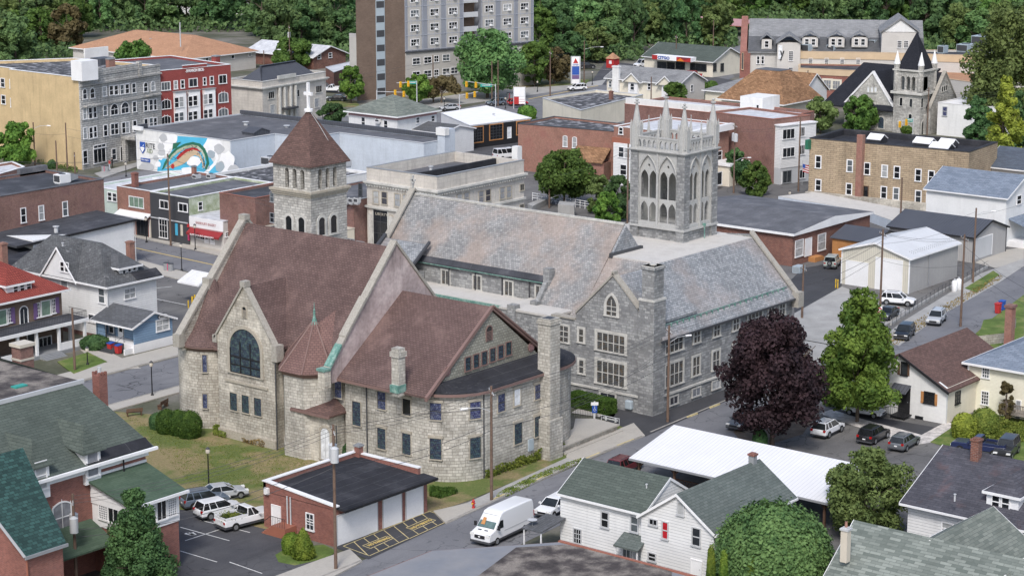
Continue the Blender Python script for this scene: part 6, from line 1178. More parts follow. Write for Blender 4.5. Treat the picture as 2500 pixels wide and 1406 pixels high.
# --- small brick house with pale roof beyond the bank
r=root('ranch_building','single storey brick building with pale grey gabled roof near the woods','building')
q=P3((823,128,3.2),(700,140,3.2));x1,y0=q[0]
x0=G(765,140,3.2)[0];gable(r,x0,x0+12,G(765,140,3.2)[1],G(765,140,3.2)[1]+24,3.3,2.2,'y','brick_dark','roof_silver',oh=.8,og=.6);winring(r,[(x0,G(765,140,3.2)[1]-.02),(x0+12,G(765,140,3.2)[1]-.02)],[(779,139,7,11),(806,136,7,11)],cas=.12,rail=True);base(r)
r=root('covered_walk','low brick building with grey flat canopy between the bank and the tower block','building')
q=P3((815,178,3.6),(872,158,3.6),(872,148,3.6),(795,165,3.6));polybld(r,q,3.6,'brick_dark','roof_silver',par=0,cop='p_light_grey');winring(r,q[:2],[(813,197,16,12)],nx=2,cas=.12);base(r)
# --- tower block
r=root('tower_block','tall apartment block with brown brick stair wall and grey blue panelled facade','apartment block')
a=Vector(W(872,247));b=Vector(W(990,236));c=Vector(W(1318,206));u=(c-b).normalized();v=Vector((-u.y,u.x));H=34
d1=(b-a);
rdn=Vector(a).normalized();s=MB();s.prism([tuple(a),tuple(b),tuple(b+v*9),tuple(a+rdn*9)],-.5,H);s.build('brick_wing','brick_brown',r)
t0=(a+(b-a)*.40);t1=(a+(b-a)*.58);nn=Vector((d1.y,-d1.x)).normalized();s=MB();s.prism([tuple(t0+nn*.15),tuple(t1+nn*.15),tuple(t1-nn*.1),tuple(t0-nn*.1)],0,H);s.build('stair_strip','p_blue_grey',r);s=MB()
for k in range(11): z=1.0+k*3.3;s.prism([tuple(t0+(t1-t0)*.06+nn*.18),tuple(t0+(t1-t0)*.94+nn*.18),tuple(t0+(t1-t0)*.94),tuple(t0+(t1-t0)*.06)],z,z+1.5)
s.build('stair_opening','p_dark_grey',r)
s=MB();s.prism([tuple(b-v*.2),tuple(c-v*.2),tuple(c+v*14),tuple(b+v*14)],-.5,10.0);s.build('podium','panel_beige',r);
l0=Vector(W(855,246));rd=(l0).normalized()*9;s=MB();s.prism([tuple(l0),tuple(a),tuple(a+rd),tuple(l0+rd)],-.5,14.5);s.build('side_podium','panel_beige',r)
s=MB();s.prism([tuple(b-v*.5),tuple(c-v*.5+u*.4),tuple(c+v*14+u*.4),tuple(b+v*14)],10.0,10.35);s.build('podium_roof','p_dark_grey',r)
def tpx(px): # distance along the facade from b
 dd=ray(px,150);ex,ey=u.x,u.y;det=dd[0]*(-ey)+dd[1]*ex;return (dd[0]*b.y-dd[1]*b.x)/det
L1,L2,L3=tpx(1131),tpx(1176),tpx(1301)
s=MB();s.prism([tuple(b+u*.02),tuple(b+u*L1),tuple(b+u*L1+v*9),tuple(b+u*.02+v*9)],10.3,H);s.prism([tuple(b+u*L2),tuple(b+u*L3),tuple(b+u*L3+v*9),tuple(b+u*L2+v*9)],10.3,H);s.build('panel_wall','panel_blue',r)
s=MB();s.prism([tuple(b+u*L1+v*3),tuple(b+u*L2+v*3),tuple(b+u*L2+v*9),tuple(b+u*L1+v*9)],10.3,H);s.build('recess_wall','brick_brown',r);s=MB()
for k in range(8): z=10.6+k*3.35;s.prism([tuple(b+u*(L1+.1)),tuple(b+u*(L2-1.0)),tuple(b+u*(L2-1.0)+v*3),tuple(b+u*(L1+.1)+v*3)],z,z+.2);s.prism([tuple(b+u*(L1+.1)),tuple(b+u*(L2-1.0)),tuple(b+u*(L2-1.0)+v*.08),tuple(b+u*(L1+.1)+v*.08)],z+.2,z+1.2)
s.build('balcony','p_light_grey',r)
cols=[tpx(1013),tpx(1061),tpx(1106),tpx(1194),tpx(1238),tpx(1280)]
s=MB();
for t in cols: s.prism([tuple(b+u*(t-1.9)-v*.06),tuple(b+u*(t+1.9)-v*.06),tuple(b+u*(t+1.9)),tuple(b+u*(t-1.9))],10.5,H)
s.build('beige_panel','panel_beige',r);s=MB()
for k in range(8): z=10.55+k*3.35;s.prism([tuple(b-v*.1),tuple(b+u*L1-v*.1),tuple(b+u*L1),tuple(b)],z,z+.12);s.prism([tuple(b+u*L2-v*.1),tuple(b+u*L3-v*.1),tuple(b+u*L3),tuple(b+u*L2)],z,z+.12)
for t in list(np.linspace(0,L1,11))+list(np.linspace(L2,L3,9)): s.prism([tuple(b+u*t-v*.1),tuple(b+u*(t+.1)-v*.1),tuple(b+u*(t+.1)),tuple(b+u*t)],10.3,H)
s.build('panel_joint','panel_rib',r)
ang=math.atan2(u.y,u.x)
for t in cols:
 for k in range(5):
  p=b+u*t-v*.08;window(r,'S',p.x,p.y,11.55+k*3.35,2.3,1.5,rot=Matrix.Rotation(ang,4,'Z'),nx=3,rail=True,cas=.1,gmat='pane',sill=0)
  a_=MB().box(-.3,.3,-.45,0,0,.42).build('window_air_conditioner','p_white',r);q=b+u*(t+.35)-v*.1;a_.matrix_local=Matrix.Translation((q.x,q.y,11.6+k*3.35))@Matrix.Rotation(ang,4,'Z')
winring(r,[tuple(b-v*.22),tuple(c-v*.22)],[(1016,150,17,15),(1044,147,17,15),(1065,144,10,15),(1089,141,16,15),(1016,183,17,15),(1044,180,17,15),(1065,178,10,15),(1089,175,16,15),(1109,172,16,15),(1265,125,14,12),(1308,117,12,12)],nx=2,rail=True,cas=.1)
base(r)
# --- pale house with hipped green-grey roof, annexe, white flat garage
r=root('hip_roof_house','pale two storey house with grey green hipped roof and a maroon frieze','house')
x0,x1,y0,y1=304.3,315.8,274.8,287.5;hip(r,x0,x1,y0,y1,7.5,ZP(310,281,231)-7.5,'siding_fine','shingle_sage2',oh=.7,ridge=(310,310.1,281,281.1));s=MB();s.box(x0-.05,x1+.05,y0-.05,y0,6.7,7.3);s.box(x0-.05,x0,y0,y1,6.7,7.3);s.build('frieze','p_dusty_pink',r)
winpx(r,'W',x0-.02,[(887,298,9,22),(942,306,8,22)],rail=True,cas=.1);winpx(r,'S',y0-.02,[(1020,294,7,12),(1057,290,8,15)],rail=True,cas=.1);p=on(r,'W',x0,926,295);acunit(r,x0-.4,p.y,p.z-.4,.6,1.1,.8,'p_white');base(r)
r=root('small_annexe','small pale sided annexe with dark gabled roof beside the parking lot','house')
q=W(1082,382);x1=W(1131,365)[0];gable(r,q[0],x1,q[1],q[1]+9,ZP(q[0],q[1],326),1.0,'y','siding_fine','shingle_dark',oh=.4,og=.3);winpx(r,'S',q[1]-.02,[(1083,361,6,14)],rail=True,cas=.1);base(r)
r=root('white_roof_garage','black walled workshop with bright white flat roof and wood framed glass doors','garage')
q=P3((1147,307,4.6),(1297,289,4.6),(1188,259,4.6),(1077,277,4.6));polybld(r,q,4.6,'p_white','roof_white',par=0,cop='p_white');a,b=Vector(q[0]),Vector(q[1]);d=(b-a).normalized();nn=Vector((d.y,-d.x));s=MB();s.prism([tuple(a+nn*.05),tuple(b+nn*.05),tuple(b),tuple(a)],-.2,4.4);s.build('black_front','p_black',r);f2=[tuple(a+nn*.07),tuple(b+nn*.07)]
winring(r,f2,[(1166,329,25,36),(1211,322,30,36)],name='glass_door',nx=4,ny=5,cas=.2,cmat='wood_orange',fmat='p_dark_grey',gmat='pane_dark',sill=0);winring(r,f2,[(1243,324,8,26)],name='door',cas=.08,gmat='pane_white',sill=0);winring(r,f2,[(1277,312,30,30)],name='glass_door',nx=4,ny=4,cas=.2,cmat='wood_orange',fmat='p_dark_grey',gmat='pane_dark',sill=0);vent(r,*W(1205,282,4.7),4.5,.5,.2);base(r)
# --- buildings right of centre, behind the square tower
r=root('tarred_roof_shop','long single storey shop with silvered tar roof and vine stained grey side wall','shop')
q=P3((1418,270,4.6),(1570,232,4.6),(1455,220,4.6),(1325,240,4.6));polybld(r,[q[0],q[1],q[2],q[3]],4.6,'render_cream','tar_mottled',par=.5,cop='p_light_grey',pw=.3);chimney(r,*W(1492,238,4.6),4,6,.7,.7,'brick_dark','brick_dark');base(r)
r=root('old_brick_warehouse','two storey old orange brick building with mottled tar roof and lean-to below','building')
z=8.6;q=P3((1265,303,z),(1500,322,z),(1500,300,z),(1310,290,z));A=Vector(q[1]);B=Vector(q[0]);polybld(r,[tuple(A),(A.x+9,A.y+1),(B.x+12,B.y+1),tuple(B)],z,'brick_orange','tar_mottled',par=.3,cop='p_dark_grey');fr=[tuple(B),tuple(A)]
winring(r,fr,[(1380,345,10,26),(1403,348,10,26)],top='seg',rail=True,cas=.1,gmat='pane');n_=(A-B).normalized();nn=Vector((n_.y,-n_.x));nn=-nn if nn.x>0 else nn
p0=B+n_*(A-B).length*.62;p1=B+n_*(A-B).length*.97;s=MB();s.slab([(*(p0+nn*.1),5.6),(*(p1+nn*.1),5.6),(*(p1+nn*3.4),3.4),(*(p0+nn*3.4),3.4)],.2);s.build('lean_to_roof','shingle_wood',r);s=MB();s.prism([tuple(p0+nn*.1),tuple(p1+nn*.1),tuple(p1+nn*2.9),tuple(p0+nn*2.9)],-.2,3.2);s.build('lean_to_wall','brick_orange',r);base(r)
r=root('white_bay_building','brick and white boarded building half hidden by the square tower','building')
z=10.2;a=G(1500,305,z);box_flat(r,a[0]-1.5,a[0]+14,a[1]-15,a[1]-1,z,'brick_orange','roof_silver',par=.3);X=a[0]-1.52
winpx(r,'W',X,[(1516,320,9,16)],top='seg',rail=True,cas=.12,gmat='pane_dark');p=on(r,'W',X,1520,390);s=MB();s.box(X-.6,X+.02,p.y-4,p.y+1.6,0,7.4);s.build('white_bay','siding_white',r);winpx(r,'W',X-.62,[(1518,372,11,22),(1531,374,11,22),(1522,415,22,28)],rail=True,cas=.1)
s=MB();s.box(X-.3,X,p.y-4,p.y+2.2,7.4,8.3);s.build('roof_band','p_brown_red',r)
winpx(r,'S',a[1]-15.02,[(1750,330,9,20),(1757,380,10,22)],rail=True,cas=.1);s=MB();s.box(a[0],a[0]+14.5,a[1]-15.8,a[1]-15,z-1.0,z+.1);s.build('cornice','p_white',r);s=MB();p=on(r,'S',a[1]-15,1757,430);s.box(p.x-3,p.x+2.6,a[1]-19,a[1]-15,-.2,3.6);s.build('shop_annexe','render_cream',r);s=MB();s.box(p.x-3.3,p.x+3,a[1]-19.4,a[1]-15,3.6,4.0);s.build('shop_roof','p_white',r);winpx(r,'S',a[1]-19.02,[(1752,437,20,30)],cas=.08,gmat='pane_dark');base(r)
r=root('long_brick_building','long brick building with silvered roof and white stucco penthouse right of the square tower','building')
z=9.8;q=P3((1890,292,z),(1715,262,z));x0,y0=q[0];L=q[1][1]-y0;box_flat(r,x0,x0+14,y0,y0+L+14,z,'brick_old','roof_silver',par=.5,cop='p_brown_red');s=MB();c=W(1855,262,z);s.cbox(c[0],c[1],z-.4,6,5,2.6);s.build('penthouse','render_white',r);winring(r,[(c[0]-3.02,c[1]+2.5),(c[0]-3.02,c[1]-2.5)],[(1850,262,6,10)],cas=.08,gmat='pane_dark');MB().box(x0+.3,x0+1,y0+8,y0+L+14,z,z+1.2).build('white_parapet','render_white',r);base(r)
r=root('porch_building','three storey brick building with stacked white enclosed porches on its street side','building')
z=11.5;a=G(1888,292,z);b=G(1978,282,z);c=G(1815,270,z);polybld(r,[(a[0],a[1]),(b[0],b[1]),(b[0]+2,b[1]+14),(a[0]+1,a[1]+14)],z,'brick_old','roof_silver',par=.3,cop='p_brown_red');A=Vector(a[:2]);B=Vector(b[:2]);d=(B-A).normalized();nn=Vector((d.y,-d.x));L=(B-A).length
s=MB();s.prism([tuple(A+d*.5),tuple(A+d*.5+nn*1.6),tuple(B+nn*1.6),tuple(B)],2.9,10.4);s.build('porch','siding_white',r);s=MB();s.prism([tuple(A+d*.3),tuple(A+d*.3+nn*1.8),tuple(B+nn*1.8+d*.2),tuple(B)],10.4,10.6);s.build('porch_roof','p_white',r);f2=[tuple(A+d*.5+nn*1.62),tuple(B+nn*1.62)]
winring(r,f2,[(1900,330,14,24),(1925,327,28,24),(1900,375,14,22),(1925,372,28,22),(1958,322,12,22),(1958,366,12,22)],nx=3,cas=.1,gmat='pane_dark');winring(r,f2,[(1921,432,20,28)],nx=2,cas=.1,cmat='p_grey',gmat='pane_dark');s=MB();s.prism([tuple(A+d*.5),tuple(A+d*.5+nn*1.5),tuple(B+nn*1.5),tuple(B)],-.2,2.9);s.build('shop_front','p_light_grey',r);winring(r,[tuple(A+d*.5+nn*1.52),tuple(B+nn*1.52)],[(1920,433,22,26),(1958,425,12,20)],name='shop_window',cas=.1,cmat='p_white',gmat='pane_dark');base(r)
r=root('sandstone_block','tan block fronted building with black tarred roof, skylights and a brick chimney stack','building')
z=10.3;a=G(2366,372,z);b=G(1977,338,z);x0=(a[0]+b[0])/2
s_=MB();A=Vector(a[:2]);B=Vector(b[:2]);n_=(B-A).normalized();e_=Vector((n_.y,-n_.x));e_=e_ if e_.x>0 else -e_
q=[tuple(B),tuple(A),tuple(A+e_*13),tuple(B+e_*13)];polybld(r,q,z,'block_tan','tar_black',par=.9,cop='tar_black',pw=.6);fr=[tuple(B),tuple(A)]
winring(r,fr,[(1998,396,12,28),(2075,405,12,28),(2117,412,12,28),(2160,418,12,28),(2190,421,12,28),(2242,428,12,28),(2274,432,12,28)],rail=True,cas=.14);winring(r,fr,[(1998,452,12,26),(2073,462,12,26),(2158,470,12,28),(2188,473,12,28),(2242,480,12,28),(2268,484,10,24)],rail=True,cas=.14);winring(r,fr,[(2114,468,11,26)],name='door',cas=.1,cmat='wood_brown',gmat='pane')
p=A+(B-A)*(1-(2102-1977)/(2366-1977));
dd=ray(2102,420);ex,ey=(A-B).x,(A-B).y;det=dd[0]*(-ey)+dd[1]*ex;t=(B.x*(-ey)+B.y*ex)/det;px_,py_=dd[0]*t,dd[1]*t
s=MB();s.cbox(px_-.35,py_,-.2,.9,1.1,11.9);s.build('chimney','brick_orange',r)
for (x,y,w_) in ((2142,336,1.8),(2258,345,2.2),(2315,348,1.8),(2300,357,2.4)): c=G(x,y,z);gable(r,c[0]-1.2,c[0]+1.2,c[1]-w_*.7,c[1]+w_*.7,z-.2,.7,'y','tar_black','roof_white',oh=.1,og=.1,z0=z-1,trim=None,name='skylight')
s=MB();s.prism([tuple(A-e_*1.3),tuple(A-e_*.05),tuple(B-e_*.05),tuple(B-e_*1.3)],-.3,1.3);s.build('stone_lean_to','ashlar_tan',r);MB().box(B.x-1,B.x+.6,B.y-.3,B.y+.3,8.5,10.1).build('cornice_end','p_green',r);s=MB();ring(s,q,.6,.7,z-.95,z+.02);s.build('parapet_lining','tar_black',r);base(r)
r=root('brick_hall','single storey dark brick building with wide grey roof right of the square tower','building')
x0,x1,y0,y1,z=262.8,285.0,160.7,184,4.9;s=MB();s.box(x0,x1,y0,y1,-.3,z-.3);s.build('wall','brick_dark',r);s=MB();s.slab([(x0-.4,y0-.4,z),(x0-.4,y1,z),((x0+x1)/2,y1,z+1.0),((x0+x1)/2,y0-.4,z+1.0)],.3);s.slab([(x1+.4,y0-.4,z),(x1+.4,y1,z),((x0+x1)/2,y1,z+1.0),((x0+x1)/2,y0-.4,z+1.0)],.3);s.build('roof','tar_grey',r);s=MB();s.plate('S',y0-.42,[(x0-.4,z-.35),(x1+.4,z-.35),(x1+.4,z-.02),((x0+x1)/2,z+.98),(x0-.4,z-.02)],[],.1);s.box(x0-.5,x0-.4,y0-.4,y1,z-.35,z);s.build('fascia','p_white',r)
winpx(r,'S',y0-.02,[(1951,606,18,40),(2006,591,18,36)],cas=.1,rail=True,gmat='pane_blind');doorpx(r,'S',y0-.02,1973,604,15,42,mat='p_white');winpx(r,'W',x0-.02,[(1752,586,26,42),(1815,592,28,26)],cas=.02,gmat='pane_white',sill=0)
s=MB();q=W(1985,636);s.cbox(q[0],q[1]-.4,-.1,2.2,1.2,.8)
for k in range(3): s.cbox(q[0]+1.3+k*.35,q[1]-.4,-.1,.35,1.2,.6-.2*k)
s.build('steps','wood_orange',r);base(r)
r=root('wood_shed','open timber shed with dark ribbed metal roof behind the cream metal garage','shed')
q=G(2030,575,3.6);x0,y0=q[0],q[1];x1=G(2165,560,3.6)[0];s=MB();s.box(x0+.3,x0+9,y0-6,y0,-.2,3.2);s.build('wall','wood_orange',r);s=MB();s.slab([(x0,y0+.3,3.3),(x0,y0-7,3.3),(x0+4.5,y0-7,4.6),(x0+4.5,y0+.3,4.6)],.12);s.slab([(x0+9.5,y0+.3,3.3),(x0+9.5,y0-7,3.3),(x0+4.5,y0-7,4.6),(x0+4.5,y0+.3,4.6)],.12);s.build('roof','metal_dark',r);base(r)
r=root('cream_metal_garage','cream ribbed metal garage with white gabled roof and two white overhead doors','garage')
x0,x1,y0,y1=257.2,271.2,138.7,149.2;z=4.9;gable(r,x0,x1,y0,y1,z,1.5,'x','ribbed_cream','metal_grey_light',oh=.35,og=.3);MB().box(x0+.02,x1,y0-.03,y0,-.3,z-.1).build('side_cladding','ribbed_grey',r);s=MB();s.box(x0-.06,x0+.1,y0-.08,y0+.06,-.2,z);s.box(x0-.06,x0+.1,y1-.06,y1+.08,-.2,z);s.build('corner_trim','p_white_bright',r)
doorpx(r,'W',x0-.02,2092,669,52,58,mat='p_white',name='garage_door',panels=6);doorpx(r,'W',x0-.02,2170,672,64,78,mat='p_white',name='garage_door',panels=8);MB().cyl(262.5,y0-.2,.6,4.9,.06,n=6).build('conduit','p_grey',r);s=MB()
for k in range(3):
 for j in range(20): s.cbox(x0+2+j*.6,y0+.5+k*.3,z+.31+k*.085+.17-.2,.12,.04,.1)
s.build('snow_guard','p_grey',r);base(r)
r=root('grey_metal_garage','grey ribbed metal garage with dark gabled roof and white door, upper right','garage')
x0,x1,y0,y1=281.6,292.2,141.6,155.4;gable(r,x0,x1,y0,y1,3.8,1.7,'y','ribbed_grey','metal_dark',oh=.35,og=.35,trim='p_black');doorpx(r,'S',y0-.02,2401,603,40,48,mat='p_light_grey',name='garage_door',panels=5);s=MB();s.box(x0-.05,x0+.15,y0-.06,y0+.05,-.2,3.8);s.box(x1-.15,x1+.05,y0-.06,y0+.05,-.2,3.8);s.build('corner_trim','p_dark_grey',r);base(r)
r=root('large_white_house','large plain white sided house with blue shingle roof at the right edge','house')
x0,x1,y0,y1=295.0,306.5,143.2,156.6;z=7.6;gable(r,x0,x1,y0,y1,z,2.6,'y','siding_fine','shingle_blue',oh=.4,og=.4);winpx(r,'S',y0-.02,[(2488,488,10,20)],rail=True,cas=.1);s=MB();s.slab([(x0+1,y0-3.2,3.2),(x1,y0-3.2,3.2),(x1,y0,4.3),(x0+1,y0,4.3)],.15);s.build('porch_roof','shingle_blue',r);s=MB();s.box(x0+1.1,x0+1.25,y0-3.1,y0-2.95,0,3.1);s.box(x0+5,x0+5.15,y0-3.1,y0-2.95,0,3.1);s.box(x0+1.1,x1,y0-3.1,y0-3.0,1.7,1.8)
for k in range(34): s.box(x0+1.2+k*.3,x0+1.25+k*.3,y0-3.08,y0-3.03,.9,1.7)
s.box(x0+1,x1,y0-3.15,y0,0,.9);s.build('porch','p_white',r);q=G(2260,497,3.2);s=MB();s.box(x0-5,x0,y1-2,y1+2,-.2,2.8);s.build('side_wing','p_white',r);MB().box(x0-5.3,x0,y1-2.3,y1+2.3,2.8,3.1).build('side_wing_roof','shingle_blue_dark',r);base(r)
r=root('blue_block_wall','long pale concrete retaining platform with blue side wall behind the brick hall','wall')
q=P3((2110,515,1.5),(2195,545,1.5),(2250,520,1.5),(1990,470,1.5),(1900,480,1.5));s=MB();s.prism(q,-.2,1.5);s.build('body','render_blue',r);s=MB();s.prism(q,1.5,1.56);s.build('top','roof_cream',r);base(r)
r=root('dark_roof_house_far','house with dark blue shingle roof behind the large white house','house')
q=G(2405,405,6.5);gable(r,q[0],q[0]+12,q[1]-16,q[1],6.5,2.5,'y','siding_grey','shingle_blue_dark',oh=.4,og=.4);base(r)
r=root('brown_roof_cottage','small white cottage with brown shingle roof, black door and wood shutters','house')
x0,y0=202.4,103.9;x1,y1=214.5,120.0;s=MB();za=G(2315,948,4.1)[2]
# gable facing west, asymmetrical
L=on(r,'W',x0,2200,862);pk=on(r,'W',x0,2150,845);rt=on(r,'W',x0,2312,948)
ym=L.y;zt=L.z-.1;yb=2*ym-rt.y;x1=on(r,'S',ym,2358,797).x
s.plate('W',x0,[(rt.y,-.2),(yb,-.2),(yb,rt.z),(ym,zt),(rt.y,rt.z)],[],.3);s.build('front_wall','render_white',r);s=MB();s.box(x0+.3,x1,rt.y,rt.y+.3,-.2,rt.z);s.box(x1-.3,x1,rt.y+.3,yb,-.2,rt.z);s.build('side_wall','render_cream',r)
s=MB();s.slab([(x0-.4,rt.y-.4,rt.z-.25),(x1+.3,rt.y-.4,rt.z-.25),(x1+.3,ym,zt+.15),(x0-.4,ym,zt+.15)],.18);s.slab([(x0-.4,ym,zt+.15),(x1+.3,ym,zt+.15),(x1+.3,yb+.4,rt.z-.25),(x0-.4,yb+.4,rt.z-.25)],.18);s.build('roof','shingle_brown2',r);s=MB();s.slab([(x0-.5,rt.y-.45,rt.z-.27),(x0-.38,rt.y-.45,rt.z-.27),(x0-.38,ym,zt+.14),(x0-.5,ym,zt+.14)],.3);s.build('bargeboard','p_black',r)
winpx(r,'W',x0-.02,[(2269,971,24,26)],nx=3,ny=3,cas=.08,cmat='p_black');
for a,b in ((2252,969),(2285,976)): p=on(r,'W',x0,a,b);MB().box(x0-.07,x0-.01,p.y-.17,p.y+.17,p.z-.65,p.z+.65).build('shutter','wood_orange',r)
winpx(r,'W',x0-.02,[(2208,900,14,30)],cas=.08,cmat='p_black',gmat='pane_dark');p=on(r,'W',x0,2195,900);MB().box(x0-.07,x0-.01,p.y-.15,p.y+.15,p.z-.65,p.z+.65).build('shutter','wood_brown',r);p=on(r,'W',x0,2218,903);MB().box(x0-.07,x0-.01,p.y-.15,p.y+.15,p.z-.65,p.z+.65).build('shutter','wood_brown',r)
doorpx(r,'W',x0-.02,2208,978,24,60,mat='p_black',frame='p_black');p=on(r,'W',x0,2205,945);s=MB();s.slab([(x0-1.3,p.y-1.0,p.z-.35),(x0,p.y-1.0,p.z+.35),(x0,p.y+1.1,p.z+.35),(x0-1.3,p.y+1.1,p.z-.35)],.06);s.build('awning','metal_dark',r);p=on(r,'W',x0,2208,1008);s=MB();s.box(x0-1.6,x0,p.y-.9,p.y+.9,p.z-.12,p.z);s.box(x0-1.55,x0-1.45,p.y-.85,p.y-.75,0,p.z);s.box(x0-1.55,x0-1.45,p.y+.75,p.y+.85,0,p.z)
for k in range(9): s.cyl(x0-1.55,p.y+.8-k*.2,p.z,p.z+.95,.02,n=4)
for k in range(12): s.cyl(x0-1.55,p.y+.9+k*.2,p.z-.08*k,p.z+.95-.08*k,.02,n=4)
s.tube([(x0-1.55,p.y-.85,p.z+.95),(x0-1.55,p.y+.9,p.z+.95),(x0-1.55,p.y+3.2,p.z+.1)],.035,4);s.build('stoop','p_black',r);winpx(r,'W',x0-.02,[(2244,1022,18,12)],cas=.04,cmat='p_dark_grey',gmat='pane_dark',sill=0);winpx(r,'S',rt.y-.02,[(2338,970,11,28)],nx=2,ny=3,cas=.06,cmat='p_black');base(r)
r=root('cream_sided_house','tall cream sided house with blue shingle hip roof at the right edge','house')
g=W(2359,1000);x0,y1=g[0]+.2,g[1];zt=ZP(g[0],g[1],884);hip(r,x0,x0+14,y1-22,y1,zt,3.2,'siding_yellow','shingle_blue',oh=.55,ridge=(x0+6,x0+8,y1-16,y1-6.5),z0=-2);winpx(r,'W',x0-.02,[(2407,906,17,34),(2405,971,16,28)],ny=4,nx=3,cas=.08);MB().cyl(x0-.05,y1+.05,-.5,zt-.2,.1,n=6).build('corner_board','p_white_bright',r);doorpx(r,'W',x0-.02,2486,1000,10,44,mat='p_grey');s=MB();p=on(r,'W',x0-2,2470,1040)
s.box(x0-2,x0,p.y-8,p.y+1.6,.9,1.05)
for k in range(50): s.box(x0-2.03,x0-1.97,p.y+1.5-k*.19,p.y+1.58-k*.19,1.05,2.0)
s.box(x0-2.05,x0-1.95,p.y-8,p.y+1.6,2.0,2.1);s.box(x0-2,x0-1.9,p.y+1.4,p.y+1.5,-.5,1);s.build('deck','wood_grey',r);base(r)
# --- far right church
r=root('black_roof_church','grey stone church with black roofs and a square belfry tower with pointed spire','church')
z0_=W(2240,325);AZ=math.atan2(z0_[1],z0_[0])
N=Vector(W(2190,322));T0=N+Vector((0,0));tx,ty=T0.x,T0.y;TWd=6.6
zz=lambda y:ZP(tx,ty,y)
cor=Vector(W(2244,330));
TX,TY=W(2244,330);TW=6.2;s=MB();s.box(TX,TX+TW,TY,TY+TW,-.3,ZP(TX,TY,230));zb=ZP(TX,TY,230);ze=ZP(TX,TY,176)
hw=[archat(on(r,'W',TX,a,200).y,zb+.5,.85,(ze-zb)*.62) for a in (2204,2217.5,2230)];hs=[archat(on(r,'S',TY,a,195).x,zb+.5,.75,(ze-zb)*.62) for a in (2250,2256,2263)]
s.plate('W',TX,[(TY,zb),(TY+TW,zb),(TY+TW,ze),(TY,ze)],hw,.5);s.plate('S',TY,[(TX+.5,zb),(TX+TW,zb),(TX+TW,ze),(TX+.5,ze)],hs,.5);s.box(TX+3,TX+TW,TY+3,TY+TW,zb,ze);s.build('tower_wall','ashlar_church',r)
s=MB();s.box(TX-.5,TX+TW+.5,TY-.5,TY+TW+.5,zb-.3,zb+.2);s.box(TX-.3,TX+TW+.3,TY-.3,TY+TW+.3,ze-.1,ze+.2);s.build('tower_cornice','trim_stone',r)
s=MB();za=ZP(TX+TW/2,TY+TW/2,78);e=-.3;s.add([(TX-e,TY-e,ze+.2),(TX+TW+e,TY-e,ze+.2),(TX+TW+e,TY+TW+e,ze+.2),(TX-e,TY+TW+e,ze+.2),(TX+TW/2,TY+TW/2,za)],[(0,1,4),(1,2,4),(2,3,4),(3,0,4),(0,3,2,1)]);s.build('spire','slate_black',r)
for a in (TX,TX+TW):
 for b in (TY,TY+TW):
  a_=a+(.35 if a==TX else -.35);b_=b+(.35 if b==TY else -.35);o=MB().cyl(a_,b_,zb+.3,ze+1.2,.62,n=10).build('corner_turret','ashlar_church',r);MB().cyl(a_,b_,ze+1.2,ze+3.9,.7,.05,n=10).build('turret_cap','p_white',o)
winpx(r,'W',TX-.02,[(2200,249,7,20),(2224,252,7,20)],cas=.1,cmat='trim_stone',gmat='pane_dark');winpx(r,'S',TY-.02,[(2251,252,5,22)],cas=.1,cmat='trim_stone',gmat='pane_dark');winpx(r,'W',TX-.02,[(2222,289,8,20)],top='round',cas=.15,cmat='trim_stone',gmat='pane_dark');winpx(r,'S',TY-.02,[(2256,312,13,40)],top='round',cas=.2,cmat='trim_stone',gmat='pane_dark',sill=0)
X=TX+1.0;ap=on(r,'W',X,2131,180);lf=on(r,'W',X,2062,262);rf=on(r,'W',X,2181,262);s=MB();s.plate('W',X,[(rf.y,-.3),(lf.y,-.3),(lf.y,rf.z),(ap.y,ap.z),(rf.y,rf.z)],[],.5);s.build('gable_wall','ashlar_church',r);s=MB();bar(s,(X-.2,lf.y+.4,rf.z-.2),(X-.2,ap.y,ap.z+.5),.9,.5,'x');bar(s,(X-.2,ap.y,ap.z+.5),(X-.2,rf.y-.4,rf.z-.2),.9,.5,'x');s.build('gable_coping','p_white',r)
s=MB();xr=X+22
for ye,zy in ((lf.y+.5,rf.z-.4),(rf.y-.5,rf.z-.4)): s.slab([(X+.2,ye,zy),(X+.2,ap.y,ap.z+.2),(X+9,ap.y,ap.z+.2),(X+9,ye,zy)],.3)
R0=on(r,'W',X+8,2087,158);R1=on(r,'W',X+8,2187,164);s.slab([(X-1,lf.y+5,rf.z-.6),(X+9,lf.y+1,R0.z+.5),(X+9,TY+1,R0.z+.5),(X-1,TY+6.3,rf.z-.6)],.3);s.build('roof','slate_black',r);s=MB();s.box(X+.5,X+14,TY-.5,lf.y,-.3,rf.z-1);s.build('nave_wall','ashlar_church',r)
yS=TY-1.0;e1=on(r,'S',yS,2308,178);s=MB();Sx0=on(r,'S',yS,2272,262);Sx1=on(r,'S',yS,2332,233);
